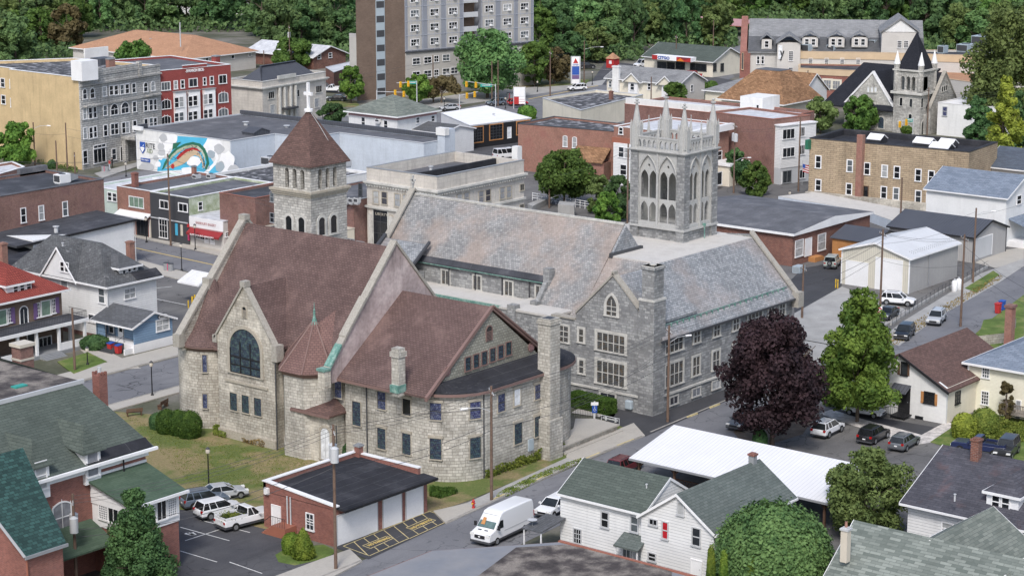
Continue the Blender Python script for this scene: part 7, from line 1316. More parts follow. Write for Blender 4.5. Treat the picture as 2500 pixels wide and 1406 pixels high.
zf=ZP(Sx0.x,yS,262);zf=min(zf,e1.z-4);s.plate('S',yS,[(Sx0.x,-.3),(e1.x+(e1.x-Sx0.x),-.3),(e1.x+(e1.x-Sx0.x),zf),(e1.x,e1.z),(Sx0.x,zf)],[],.5);s.build('side_gable_wall','ashlar_church',r);s=MB();bar(s,(Sx0.x-.3,yS-.2,zf),(e1.x,yS-.2,e1.z+.4),.8,.4,'y');bar(s,(e1.x,yS-.2,e1.z+.4),(2*e1.x-Sx0.x+.3,yS-.2,zf),.8,.4,'y');s.build('side_gable_coping','coping_stone',r);s=MB();s.slab([(Sx0.x,yS+.3,zf),(e1.x,yS+.3,e1.z),(e1.x,yS+12,e1.z),(Sx0.x,yS+12,zf)],.3);s.slab([(2*e1.x-Sx0.x,yS+.3,zf),(e1.x,yS+.3,e1.z),(e1.x,yS+12,e1.z),(2*e1.x-Sx0.x,yS+12,zf)],.3);s.build('side_roof','slate_black',r);winpx(r,'S',yS-.02,[(2301,218,4,12),(2306,216,4,16),(2311,214,4,12)],top='round',cas=.08,cmat='trim_stone',gmat='pane_dark')
winpx(r,'W',X-.02,[(2120,219,5,12),(2129,219,6,16),(2138,219,5,12)],top='round',cas=.1,cmat='trim_stone',gmat='pane_white');winpx(r,'W',X-.02,[(2129,268,19,32)],top='round',cas=.25,nx=2,cmat='trim_stone',gmat='pane_dark');winpx(r,'W',X-.02,[(2151,300,14,28)],top='round',cas=.2,cmat='trim_stone',gmat='pane_stained');base(r)
r=root('white_annexe','plain white rendered building with white flat roof beside the black roofed church','building')
q=P3((2290,251,6.6));x0,y1=q[0];yb=on(r,'W',x0,2420,270).y;box_flat(r,x0,x0+12,y1-24,y1,6.6,'render_white','roof_white',par=.15);winring(r,[(x0-.02,y1),(x0-.02,y1-24)],[(2307,272,9,22),(2368,280,9,20)],rail=True,cas=.12,cmat='p_light_grey',gmat='pane_purple');base(r)
# --- hip roofed brown house, cream bungalow
r=root('shingled_house','cream house with steep wood brown shingle roof behind the white penthouse','house')
q=G(1850,262,4.5);x0,y0=q[0],q[1]-6;hip(r,x0,x0+14,y0,y0+15,5.6,6.0,'render_cream','shingle_wood',oh=.8,ridge=(x0+5,x0+9,y0+4,y0+10),deck='tar_grey');base(r)
r=root('shingled_gable_house','white gabled end of the wood shingled house with dark trim','house')
q=G(1940,240,4);gable(r,q[0]-5,q[0]+5,q[1]-5,q[1]+5,6,3.6,'y','siding_fine','shingle_wood',oh=.6,og=.4);winring(r,[(q[0]-5.02,q[1]+5),(q[0]-5.02,q[1]-5)],[(1912,215,6,12),(1936,240,6,16)],cas=.1);base(r)
r=root('cream_bungalow','low cream sided bungalow with grey roof, twin gables and white chimney','house')
z=4.4;A=Vector(W(1657,206,z));B=Vector(W(1479,190,z));x0=A.x;y0,y1=A.y,B.y;gable(r,x0,x0+10.5,y0,y1,z,2.3,'y','siding_grey','shingle_grey',oh=.5,og=.5);MB().box(x0-.02,x0,y0+.1,y1-.1,-.2,z-.1).build('front_cladding','render_cream',r)
for a,b in ((1544,181),(1626,187)):
 p=on(r,'W',x0-1,a,b);gable(r,x0-1.2,x0+4,p.y-2.1,p.y+2.1,z-.1,1.7,'x','render_cream','shingle_grey',oh=.4,og=.3,z0=z-.4)
 s=MB();s.box(x0-.8,x0,p.y-1.3,p.y+1.3,0,z-.4);s.build('bay','p_white',r)
winring(r,[(x0-.82,y1),(x0-.82,y0)],[(1544,212,9,16),(1630,215,8,14)],rail=True,cas=.08);winpx(r,'W',x0-.05,[(1490,206,7,15),(1585,212,6,13)],rail=True,cas=.1);winpx(r,'S',y0-.02,[(1689,216,5,15)],rail=True,cas=.12)
p=on(r,'W',x0-.6,1503,195);s=MB();s.box(x0-.7,x0,p.y-.9,p.y+.9,0,7.0);s.box(x0-.8,x0+.2,p.y-1,p.y+1,7,7.3);s.build('chimney','render_white',r);base(r)
r=root('grey_hip_outbuilding','low cream building with pale grey hip roof beside the shingled house','building')
q=G(1780,222,3.6);hip(r,q[0]-2,q[0]+10,q[1]-9,q[1]+5,3.6,2.6,'render_cream','shingle_grey',oh=.6);base(r)
# --- filling station
r=root('filling_station_shop','cream petrol station shop with green roof and white and red company fascia','shop')
z=4.0;A=Vector(W(1740,190));B=Vector(W(1573,150));y0=A.y;x0=A.x;y1=W(1570,160)[1]+4;y1=on(r,'W',x0,1573,150).y
gable(r,x0,x0+14,y0,y1,z,2.8,'y','render_cream','shingle_green',oh=.6,og=.5);winpx(r,'W',x0-.02,[(1705,165,38,16)],nx=3,cas=.15,cmat='p_dark_grey',gmat='pane');winpx(r,'W',x0-.02,[(1616,160,22,16),(1661,161,20,16)],nx=2,cas=.12,cmat='p_dark_grey',gmat='pane');winpx(r,'W',x0-.02,[(1638,163,18,20)],name='shop_door',nx=2,cas=.1,cmat='p_dark_grey',gmat='pane_dark');winpx(r,'S',y0-.02,[(1745,165,7,16),(1763,165,7,20)],cas=.1,cmat='p_dark_grey',gmat='pane_dark')
pa=on(r,'W',x0-2.6,1592,145);pb=on(r,'W',x0-2.6,1686,146);s=MB();s.box(x0-2.6,x0-.1,pb.y,pa.y,z-.35,z+.75);s.build('canopy','p_white_bright',r);pc=on(r,'W',x0-2.6,1650,146);s=MB();s.box(x0-2.64,x0-2.6,pb.y,pc.y-.2,z-.35,z+.75);s.box(x0-2.64,x0-2.6,pa.y-1.6,pa.y,z-.35,z+.75);s.each('red_panel','p_red',r);s=MB();s.plate('W',x0-2.68,[(pc.y-.2,z-.3),(pc.y-2.6,z-.3),(pc.y-1.4,z+.5)],[],.02);s.build('orange_triangle','p_orange',r);s=MB();s.plate('W',x0-2.68,[(pc.y-1.0,z+.72),(pc.y-4.4,z+.72),(pc.y-2.6,z+.15)],[],.02);s.build('dark_red_triangle','p_maroon',r)
pt_=on(r,'W',x0-2.66,1620,146);text(r,'CITGO','W',x0-2.66,pt_.y,z-.1,3.6,'p_blue',hgt=.75,bold=.04);base(r)
# --- large community building, upper right
r=root('community_centre','large grey sided community building with long grey roof, dormers and lift tower','building')
A=Vector(W(1803,235));
dv=Vector((math.cos(CT-R_(7.2)),math.sin(CT-R_(7.2))));rt=Vector((dv.y,-dv.x));D0=Vector(W(1830,240))
K_=lambda px,dep:(lambda dd:(D0+dv*dep)+rt*0 and None)(0)
def onl(px,dep):
 """point on the facade line set back dep, seen in photo column px"""
 o=D0+dv*dep;dd=ray(px,300);det=dd[0]*(-rt.y)+dd[1]*rt.x;t=(o.x*(-rt.y)+o.y*rt.x)/det;return Vector((dd[0]*t,dd[1]*t))
def zat(p,y): return ZP(p.x,p.y,y)
def blk(r,pa,pb,d0,d1,z0,z1,wall,name='wall'):
 a,b=onl(pa,d0),onl(pb,d0);s=MB();s.prism([tuple(a),tuple(b),tuple(b+dv*(d1-d0)),tuple(a+dv*(d1-d0))],z0,z1);return s.build(name,wall,r),a,b
ang=math.atan2(rt.y,rt.x)
def wl(r,dep,pts,**st): fr=[tuple(onl(1700,dep-.05)),tuple(onl(2560,dep-.05))];winring(r,fr,pts,**st)
ze=zat(onl(1880,3),127);zr=ze+8.5
_,a,b=blk(r,1826,2235,3,3+22,-.3,ze,'siding_grey')
s=MB();a,b=onl(1822,2.4),onl(2250,2.4);zr=zat(onl(2030,14),48);s.slab([(*a,ze),(*b,ze),(*(b+dv*11.6),zr),(*(a+dv*11.6),zr)],.3);s.slab([(*(a+dv*23.2),ze),(*(b+dv*23.2),ze),(*(b+dv*11.6),zr),(*(a+dv*11.6),zr)],.3);s.build('roof','shingle_grey_green' if 0 else 'shingle_grey',r)
s=MB();m=(zr-ze)*.45;s.slab([(*(a-dv*.02),ze+.12),(*(b-dv*.02),ze+.12),(*(b+dv*5.2),ze+.12+m),(*(a+dv*5.2),ze+.12+m)],.05);s.build('lower_roof','shingle_dark',r)
# brick gable end
a=onl(1803,2.5);c=onl(1830,2.5);s=MB();p0,p1,pm=a+dv*0,a+dv*22,a+dv*11;s.add([(*p0,-.3),(*p1,-.3),(*p1,ze),(*pm,zr+.6),(*p0,ze),(*(p0+rt*1.5),-.3),(*(p1+rt*1.5),-.3),(*(p1+rt*1.5),ze),(*(pm+rt*1.5),zr+.6),(*(p0+rt*1.5),ze)],[(0,4,3,2,1),(5,6,7,8,9),(0,5,9,4),(4,9,8,3),(3,8,7,2)]);s.build('gable_wall','brick_red',r,fix=1);blk(r,1803,1828,2.4,25,-.3,ze,'brick_red','brick_end')
wl(r,2.95,[(1851,147,6,18),(1862,147,6,18)],rail=True,cas=.1,gmat='pane_dark');wl(r,2.3,[(1813,150,4,40)],cas=.05,cmat='p_tan',gmat='pane_blind')
# lift tower
o,a,b=blk(r,1893,1949,-1,6,-.3,zat(onl(1920,-1),105),'siding_grey','lift_tower');zt=zat(onl(1920,-1),105);a,b=onl(1889,-1.5),onl(1953,-1.5);m=(a+b)/2;s=MB();s.slab([(*a,zt-.1),(*m,zt+2),(*(m+dv*8),zt+2),(*(a+dv*8),zt-.1)],.2);s.slab([(*b,zt-.1),(*m,zt+2),(*(m+dv*8),zt+2),(*(b+dv*8),zt-.1)],.2);s.build('lift_tower_roof','shingle_grey',r)
wl(r,-1,[(1931,137,9,22),(1930,177,9,22)],nx=3,ny=5,cas=.05,cmat='p_white',gmat='pane_dark');wl(r,-1.02,[(1905,128,10,34)],name='sign_panel',cas=.02,gmat='pane_white',sill=0);p=onl(1905,-1.15);zz_=zat(p,140);text(r,'y','S',p.x,p.y,zz_,1.0,'p_black',hgt=2.2,rot=Matrix.Rotation(ang,4,'Z'),bold=.03)
# dormers
for (px,py,w_) in ((1867,107,1.9),(1972,102,2.9),(2036,102,2.9),(2092,102,2.9)):
 p=onl(px,3.2);z=zat(p,py+12);hw_=w_*.62;s=MB();f=[p-rt*hw_,p+rt*hw_,p+rt*hw_+dv*4,p-rt*hw_+dv*4];s.prism([tuple(q) for q in f],z-.2,z+2.1);s.build('dormer','siding_grey',r);s=MB()
 for sg in (-1,1): s.slab([(*(p+rt*sg*(hw_+.35)-dv*.3),z+2.0),(*(p-dv*.3),z+3.3),(*(p+dv*5),z+3.3),(*(p+rt*sg*(hw_+.35)+dv*3),z+2.0)],.12)
 s.build('dormer_roof','shingle_grey',r);f2=[tuple(p-rt*hw_-dv*.03),tuple(p+rt*hw_-dv*.03)]
 for t in ((0,) if w_<2.5 else (-.75,.75)): q=p+rt*t-dv*.03;window(r,'S',q.x,q.y,z+.3,.85,1.4,rot=Matrix.Rotation(ang,4,'Z'),rail=True,cas=.08,gmat='pane_dark')
# cross gable to the right
zt=zat(onl(2190,-.5),80);o,a,b=blk(r,2145,2232,1.0,12,-.3,zt,'siding_grey','cross_wing');a,b=onl(2140,.5),onl(2240,.5);m=(a+b)/2;s=MB();zp=zt+3.2;s.slab([(*a,zt-.1),(*m,zp),(*(m+dv*13),zp),(*(a+dv*13),zt-.1)],.25);s.slab([(*b,zt-.1),(*m,zp),(*(m+dv*13),zp),(*(b+dv*13),zt-.1)],.25);s.build('cross_wing_roof','shingle_grey',r);s=MB();a,b=onl(2145,1.0),onl(2232,1.0);s.add([(*a,zt-.2),(*b,zt-.2),(*((a+b)/2),zp-.2)],[(0,1,2)]);s.build('cross_gable','siding_fine',r)
wl(r,1.0,[(2196,109,9,17),(2212,109,9,17)],nx=3,ny=4,cas=.05,gmat='pane_dark')
base(r)
r=root('community_centre_wing','flat roofed wing of the community building with tan parapet band and rooftop units','building')
# flat roofed middle and lower brick front
zm=zat(onl(2050,0),128);a=onl(1949,0);b=onl(2128,0);c=onl(2620,-4) ;s=MB();q=[tuple(a),tuple(b),tuple(onl(2600,-7)),tuple(onl(2600,-7)+dv*18),tuple(a+dv*3)];polybld(r,q,zm,'siding_grey','tar_dark',par=.4,cop='p_tan',pw=.4);f,_i=inset(q,0);s=MB();ring(s,f,-.15,0,zm-1.6,zm-.05);s.build('tan_band','p_tan',r);wl(r,-.02,[(1979,150,8,15),(2018,150,8,15),(2056,150,8,15),(2095,150,8,15)],nx=3,ny=4,cas=.05,cmat='p_white',gmat='pane_dark')
for (x,y,w_,h_) in ((1972,112,6,1.8),(2034,112,5,1.6),(2132,109,8,2.6),(2302,116,4,1.8),(2358,112,7,1.8),(2400,108,9,3.4),(2440,112,10,3.6),(2412,132,6,2.6)):
 p=W(x,y,zm+1);acunit(r,p[0],p[1],zm-.4,w_*.55,w_*.4,h_,'p_blue_grey')
base(r)
r=root('brick_lobby','low red brick front wing with tan band and tall windows of the community building','building')
zl=zat(onl(2000,-9),168);q=[tuple(onl(1947,-9)),tuple(onl(2066,-12)),tuple(onl(2120,-12)),tuple(onl(2120,-.3)),tuple(onl(1947,-.3))];polybld(r,q,zl,'brick_red','tar_dark',par=.3,cop='p_tan');f,_i=inset(q,0);s=MB();ring(s,f,-.15,0,zl-1.3,zl-.05);s.build('tan_band','p_tan',r);winring(r,[tuple(onl(1947,-9.05)),tuple(onl(2066,-12.05))],[(2020,206,17,20),(2042,208,17,20)],nx=3,ny=2,cas=.4,cmat='p_cream',gmat='pane_blind');base(r)
r=root('tan_roof_wing','low cream building with tan flat roof behind the black roofed church','building')
zt_=4.5;q=P3((2290,190,7),(2470,215,7),(2420,155,7),(2285,160,7));polybld(r,[q[0],q[1],q[2],q[3]],7,'siding_grey','shingle_tan',par=.1,cop='p_tan');p=W(2420,185,7);acunit(r,p[0],p[1],7,3,2,2);p=W(2349,163,7);acunit(r,p[0],p[1],7,2,1.5,1.2,'p_white');base(r)
r=root('picnic_pavilion','open picnic pavilion with dusty red metal roof among the trees','pavilion')
q=G(1800,60,3.2);gable(r,q[0]-4,q[0]+5,q[1]-5,q[1]+14,3.2,1.4,'y','p_white','p_dusty_pink',oh=.4,og=.4,walls_=False,trim='p_brown_red');s=MB()
for k in range(5):
 for x in (-3.8,4.8): s.cyl(q[0]+x,q[1]-4.6+k*4.5,0,3.2,.12,n=6)
s.each('post','wood_brown',r);base(r)
r=root('concrete_overpass','pale concrete building front glimpsed through the trees at the top left','building')
q=P3((430,10,5),(640,4,5),(560,-16,5),(400,-8,5));polybld(r,q,5,'render_white','roof_silver',par=.3);base(r)
# ---------------------------------------------------------------- vegetation
_ss=np.random.RandomState
def crownmesh(name,seed,h,r,shape='round',n=9000,leaf=.3,clumps=60,gap=.12,bot=.12):
 rs=_ss(seed);zc=h*(bot+1)/2;hz=h*(1-bot)/2
 def prof(t): # radius factor at height fraction t in 0..1
  if shape in('clip','clipcone','clipcol'): return t*0+.5
  if shape=='tear': return np.clip(1.02-t,0,1)**.72*1.12*np.clip(t*3.2+.5,0,1)
  if shape=='cone': return np.clip((1-t)**.8*1.02+.03,0,1)*np.clip(t*9,0.3,1)
  if shape=='column': return np.clip((1-t)*4,0,1)**.6*np.clip(t*5,.5,1)*.95
  if shape=='oval': return np.sqrt(np.clip(1-(2*t-.86)**2/1.35,0.02,1))
  if shape=='spread': return np.sqrt(np.clip(1-(2*t-.9)**2,0.02,1))
  return np.sqrt(np.clip(1-(2*t-.95)**2*.95,0.03,1))
 C=[];Rc=[]
 for i in range(clumps):
  t=rs.uniform(.03,.97);a=rs.uniform(0,2*PI);q=rs.uniform(.15,1)**.45;rr=r*prof(t)*q*rs.uniform(.72,1.14)
  C.append((rr*math.cos(a)*.93,rr*math.sin(a)*.93,h*bot+t*h*(1-bot)));Rc.append(rs.uniform(.16,.34)*r*(1.0 if shape!='column' else .7)*(prof(t)*.6+.4))
 C=np.array(C);Rc=np.array(Rc);w=Rc**2;k=rs.choice(clumps,n,p=w/w.sum())
 d=rs.normal(size=(n,3));d[:,2]=d[:,2]*.8+.25;d/=np.linalg.norm(d,axis=1)[:,None]
 P=C[k]+d*(Rc[k]*rs.uniform(.45,1.05,n)**.7)[:,None]
 if shape in('clip','clipcone','clipcol'):
  t=rs.uniform(0,1,n);a=rs.uniform(0,2*PI,n);rr=r*(np.sqrt(np.clip(1-(2*t-1)**2*np.where(t<.5,.35,1),.0,1)) if shape=='clip' else np.clip((1-t),0,1)**(.7 if shape=='clipcone' else .28)*np.clip(t*8,.75,1));d=np.stack([np.cos(a),np.sin(a),2*t-.7],1);P=np.stack([rr*np.cos(a),rr*np.sin(a),h*t],1)*(1+rs.normal(size=(n,1))*.035)+.06*r*np.sin(P*3)
 keep=P[:,2]>h*bot*.6;P=P[keep];d=d[keep];m=len(P)
 nn=d+rs.normal(size=(m,3))*.55;nn/=np.linalg.norm(nn,axis=1)[:,None]
 u=np.cross(nn,rs.normal(size=(m,3)));u/=np.linalg.norm(u,axis=1)[:,None];v=np.cross(nn,u)
 s1=(leaf*rs.uniform(.45,1.5,m))[:,None];s2=s1*rs.uniform(.5,.8,(m,1))
 V=np.empty((m,4,3));V[:,0]=P-u*s1;V[:,1]=P-v*s2;V[:,2]=P+u*s1;V[:,3]=P+v*s2
 me=bpy.data.meshes.new(name);me.vertices.add(m*4);me.vertices.foreach_set('co',V.ravel());me.loops.add(m*4);me.loops.foreach_set('vertex_index',np.arange(m*4,dtype=np.int32));me.polygons.add(m);me.polygons.foreach_set('loop_start',np.arange(0,m*4,4,dtype=np.int32));me.update(calc_edges=True)
 return me
def trunkmesh(h,r,seed=0,rt=.22,sp=.6,bare=.4):
 rs=random.Random(seed);s=MB();s.tube([(0,0,-.2),(.03*h*.2,0,h*.25),(0,.02*h,h*.5),(.02*h,0,h*.8)],rt,7,rt*.25)
 for i in range(9):
  a=2*PI*i/9+rs.uniform(-.3,.3);z=h*rs.uniform(.22,.55);q=r*rs.uniform(.55,.85)
  s.tube([(0,0,z),(q*.45*math.cos(a),q*.45*math.sin(a),z+q*.35),(q*math.cos(a),q*math.sin(a),z+q*rs.uniform(.5,1.0))],rt*.4,5,rt*.1)
 o=s.build('trunk','bark');me=o.data;bpy.data.objects.remove(o);return me
_cm={}
def plant(name,label,cat,x,y,h,r,shape='round',mat='leaf_mid',n=9000,leaf=.3,clumps=60,seed=1,share=None,group=None,trunk=True,bot=.12,rt=.22,z=0,rz=0,part='crown'):
 R0=thing(name,label,cat,(x,y,z),rz,group);sc_=1
 if share:
  if share not in _cm: _cm[share]=(crownmesh('crown',seed,10,4,shape,n,leaf,clumps,bot=bot),trunkmesh(10,4,seed,.25))
  c=bpy.data.objects.new(part,_cm[share][0]);c.scale=(r/4,r/4,h/10);t_=_cm[share][1];ts=(r/4,r/4,h/10)
 else:
  c=bpy.data.objects.new(part,crownmesh('crown',seed,h,r,shape,n,leaf,clumps,bot=bot));t_=trunkmesh(h,r,seed,rt) if trunk else None;ts=(1,1,1)
 COL.objects.link(c);c.parent=R0
 if not c.data.materials: c.data.materials.append(None)
 c.material_slots[0].link='OBJECT';c.material_slots[0].material=M[mat]
 if trunk: t=bpy.data.objects.new('trunk',t_);COL.objects.link(t);t.parent=R0;t.scale=ts
 return R0
def ppx(px,yb,yt,wpx):
 g=G(px,yb);h=ZP(g[0],g[1],yt);return g[0],g[1],h,wpx/2*np.linalg.norm(g-_C)/CF
def treepx(label,px,yb,yt,w,shape='round',mat='leaf_mid',name='tree',cat='tree',**k):
 x,y,h,r=ppx(px,yb,yt,w);return plant(name,label,cat,x,y,h,r,shape,mat,**k)
treepx('dark maroon leaved maple beside the grey church at the parking lot edge',1884,1092,772,262,'round','leaf_maroon',n=34000,leaf=.19,clumps=95,seed=3,bot=.16,rt=.3,name='maroon_maple')
treepx('tall bright green maple with oval crown over the white car',2092,1030,700,212,'tear','leaf_maple',n=34000,leaf=.19,clumps=150,seed=8,bot=.13,rt=.22,name='green_maple')
treepx('loose olive green tree between the carport and the dark roofed house',2112,1310,1100,205,'round','leaf_olive',n=26000,leaf=.15,clumps=110,seed=7,bot=.05,name='olive_tree')
treepx('large rounded grey green tree in the lower right foreground',1885,1470,1246,256,'clip','leaf_grey',n=60000,leaf=.15,clumps=150,seed=9,bot=.03,name='rounded_tree')
treepx('dense dark green conical tree in front of the green roofed brick building',335,1460,1190,190,'tear','leaf_dark',n=34000,leaf=.12,clumps=140,seed=11,bot=.04,name='conical_tree')
for i,(px,yt,w,l) in enumerate(((1733,1338,27,'leftmost of the four small arborvitae under the rounded tree'),(1764,1350,27,'second small arborvitae from the left under the rounded tree'),(1833,1366,36,'third small arborvitae, squat and cut by the bottom edge'),(1918,1352,30,'rightmost of the four small arborvitae under the rounded tree'))): treepx(l,px,1510,yt,w,'clipcol','leaf_arbor',n=9000,leaf=.07,clumps=70,seed=20+i,bot=0,trunk=False,name='arborvitae',cat='shrub',group='small arborvitae in the foreground')
treepx('round willowy green tree behind the grey church roof beside the bank',1377,502,372,142,'round','leaf_mid',n=20000,leaf=.26,clumps=90,seed=31,bot=.2)
treepx('dark green tree left of the square tower, behind the slate roof',1508,540,430,70,'round','leaf_dark',n=9000,leaf=.26,clumps=50,seed=33,bot=.05);treepx('olive green tree between the round tree and the square tower',1462,520,430,62,'oval','leaf_olive',n=8000,leaf=.26,clumps=50,seed=34,bot=.05);treepx('small bright green tree just above the slate ridge by the tower',1484,556,470,64,'oval','leaf_maple',n=8000,leaf=.24,clumps=50,seed=35,bot=.02)
treepx('bushy green tree at the left edge in front of the yellow wall',44,412,300,92,'round','leaf_maple',n=12000,leaf=.28,clumps=60,seed=37,bot=.06);treepx('dark green tree at the very left edge by the yellow wall windows',0,372,250,46,'round','leaf_dark',n=7000,leaf=.3,clumps=40,seed=38)
treepx('green tree rising behind the stone hotel roof',335,215,98,108,'spread','leaf_mid',n=9000,leaf=.35,clumps=50,seed=40);treepx('round green tree beside the low brick ranch building',712,170,94,98,'round','leaf_mid',n=9000,leaf=.35,clumps=50,seed=41);treepx('young green tree on the ochre lawn left of the tower block',857,252,163,70,'oval','leaf_maple',n=7000,leaf=.33,clumps=40,seed=42,bot=.2);treepx('round dark green tree between the mansard bank and the hip roofed house',812,306,254,60,'round','leaf_dark',n=6000,leaf=.32,clumps=40,seed=43)
treepx('green tree at the foot of the tower block behind the traffic signals',1022,256,184,78,'round','leaf_maple',n=7000,leaf=.33,clumps=40,seed=44);treepx('browning spreading tree at the tower block entrance',1078,252,190,96,'spread','leaf_rust',n=6000,leaf=.33,clumps=36,seed=45,bot=.35)
treepx('very large grey green tree in front of the tower block podium',1190,240,76,172,'round','leaf_grey',n=22000,leaf=.34,clumps=90,seed=46,bot=.16,rt=.45);treepx('tall dark green tree right of the tower block',1305,212,104,92,'round','leaf_mid',n=9000,leaf=.36,clumps=50,seed=47);treepx('sparse brownish tree left of the station price pylon',1352,206,120,96,'round','leaf_rust',n=7000,leaf=.3,clumps=50,seed=48)
treepx('olive green tree in front of the mansard bank',622,288,204,72,'round','leaf_olive',n=8000,leaf=.33,clumps=46,seed=49);treepx('rusty brown tree beside the red brick block',586,283,192,50,'round','leaf_rust',n=6000,leaf=.33,clumps=36,seed=50)
treepx('yellow green tall narrow conifer at the right edge',2446,432,182,118,'tear','leaf_yellow',n=16000,leaf=.26,clumps=90,seed=51,bot=0,name='golden_conifer');treepx('dark evergreen left of the golden conifer',2385,396,232,84,'oval','leaf_dark',n=12000,leaf=.28,clumps=60,seed=52,bot=0,name='evergreen');treepx('dark evergreen right of the golden conifer',2502,394,196,92,'oval','leaf_dark',n=12000,leaf=.28,clumps=60,seed=53,bot=0,name='evergreen')
treepx('huge pale olive tree filling the upper right corner',2462,330,20,215,'oval','leaf_olive',n=24000,leaf=.36,clumps=110,seed=54,bot=.1)
treepx('green tree in front of the black roofed church gable',2097,318,235,90,'oval','leaf_mid',n=9000,leaf=.3,clumps=50,seed=55,bot=.03);treepx('loose light green tree left of the black roofed church',2002,325,240,78,'round','leaf_olive',n=8000,leaf=.3,clumps=46,seed=56);treepx('upright green tree beside the stacked porch building',1842,478,398,70,'oval','leaf_mid',n=8000,leaf=.28,clumps=46,seed=57,bot=.02);treepx('dark overgrown tree behind the transformer pole right of the square tower',1796,452,364,66,'round','leaf_dark',n=7000,leaf=.28,clumps=40,seed=58)
treepx('small green tree in front of the cream bungalow',1650,258,204,60,'oval','leaf_mid',n=6000,leaf=.3,clumps=40,seed=59);treepx('small dark green tree beside the low grey hip roof',1741,254,214,40,'oval','leaf_dark',n=4500,leaf=.3,clumps=30,seed=60);treepx('reddish weedy shrub at the cream sided house deck',2455,1030,930,42,'oval','leaf_rust',n=4500,leaf=.16,clumps=34,seed=61,name='weedy_tree')
def shrub(label,px,yb,yt,w,mat='leaf_hedge',shape='clip',n=5000,leaf=.09,seed=1,**k):
 shape='clip' if shape=='round' else shape
 return treepx(label,px,yb,yt,w,shape,mat,name='shrub',cat='shrub',n=n,leaf=leaf,clumps=50,seed=seed,trunk=False,bot=-.05,**k)
for i,(px,yb,yt,w,l) in enumerate(((386,1046,1010,40,'loosest shrub at the left end of the row by the round church tower'),(408,1056,1002,50,'second clipped shrub from the left by the round church tower'),(436,1060,1004,48,'third clipped shrub from the left by the round church tower'),(463,1066,1006,58,'rightmost and largest clipped shrub by the round church tower'))): shrub(l,px,yb,yt,w,'leaf_hedge' if i else 'leaf_dark',n=9000,leaf=.08,seed=70+i,group='clipped shrubs by the church')
shrub('conical clipped shrub in front of the brick garage window',741,1362,1294,62,'leaf_arbor','clipcone',9000,.09,75);shrub('rounder half shaded shrub behind the conical one at the garage',712,1350,1302,44,'leaf_arbor','round',6000,.08,76);shrub('dark rounded shrub beside the church porch door',836,1118,1076,36,'leaf_dark','round',5000,.09,77)
shrub('yellowing shrub left of the weathered deck',2352,1068,1012,54,'leaf_yellow','round',6000,.13,78);shrub('tall yellow green shrub beside the weathered deck',2402,1062,1000,62,'weed','round',7000,.13,79);shrub('dark shrub beside the yellow post under the maroon maple',1855,1098,1050,34,'leaf_dark','round',4000,.1,80)
shrub('round green bush before the brick lobby of the community building',2002,246,206,30,'leaf_mid','round',4000,.2,81);shrub('wide green bush right of the cream bungalow',1716,226,202,26,'leaf_mid','round',3000,.22,82);shrub('rounded bush by the blue car near the bungalow',1738,224,200,28,'leaf_mid','round',3000,.22,83);shrub('bright green plants in front of the white roofed workshop',1287,290,260,42,'leaf_maple','round',4000,.22,84);shrub('dark ivy mound at the yellow wall corner',127,412,392,18,'leaf_dark','round',2500,.18,85);shrub('leafy green shrub in front of the black church entrance',2222,325,305,44,'leaf_maple','round',4000,.22,86)
shrub('dark green foundation shrubs beside the worn slate house',232,850,822,66,'leaf_dark','round',6000,.13,88);shrub('yellow green shrub above the orange brick shop awning',300,505,490,36,'weed','spread',4000,.16,89);shrub('rounded shrub bed right of the brick lobby windows',2050,250,228,34,'leaf_mid','round',3500,.22,90)
# hedge before the grey church
R0=thing('hedge','clipped box hedge along the foot of the grey church front','hedge',(*W(1460,1003),0));g0=W(1412,985);g1=W(1505,1008);s=[]
rs=_ss(5);m=14000;q=rs.rand(m,3);a=np.array(g0);b=np.array(g1);d_=(b-a);nrm=np.array([-d_[1],d_[0]])/np.linalg.norm(d_);side=rs.randint(0,3,m);q[side==0,2]=1;q[side==1,1]=0;q[side==2,0]=np.where(rs.rand((side==2).sum())>.5,1,0)
P=np.stack([a[0]+d_[0]*q[:,0]-nrm[0]*0+nrm[0]*-1.6*(1-q[:,1]) , a[1]+d_[1]*q[:,0]+nrm[1]*-1.6*(1-q[:,1]), q[:,2]*1.55],1);P+=rs.normal(size=P.shape)*.05;u=rs.normal(size=P.shape);u/=np.linalg.norm(u,axis=1)[:,None];v=np.cross(u,rs.normal(size=P.shape));v/=np.linalg.norm(v,axis=1)[:,None]
def quads(name,P,u,v,sz,mat,parent=None,org=(0,0,0)):
 m=len(P);V=np.empty((m,4,3));V[:,0]=P-u*sz;V[:,1]=P-v*sz*.6;V[:,2]=P+u*sz;V[:,3]=P+v*sz*.6;V-=np.array(org)
 me=bpy.data.meshes.new(name);me.vertices.add(m*4);me.vertices.foreach_set('co',V.ravel());me.loops.add(m*4);me.loops.foreach_set('vertex_index',np.arange(m*4,dtype=np.int32));me.polygons.add(m);me.polygons.foreach_set('loop_start',np.arange(0,m*4,4,dtype=np.int32));me.update(calc_edges=True);me.materials.append(M[mat]);o=bpy.data.objects.new(name,me);COL.objects.link(o);o.parent=parent;return o
quads('foliage',P,u,v,.09,'leaf_hedge',R0,tuple(R0.location))
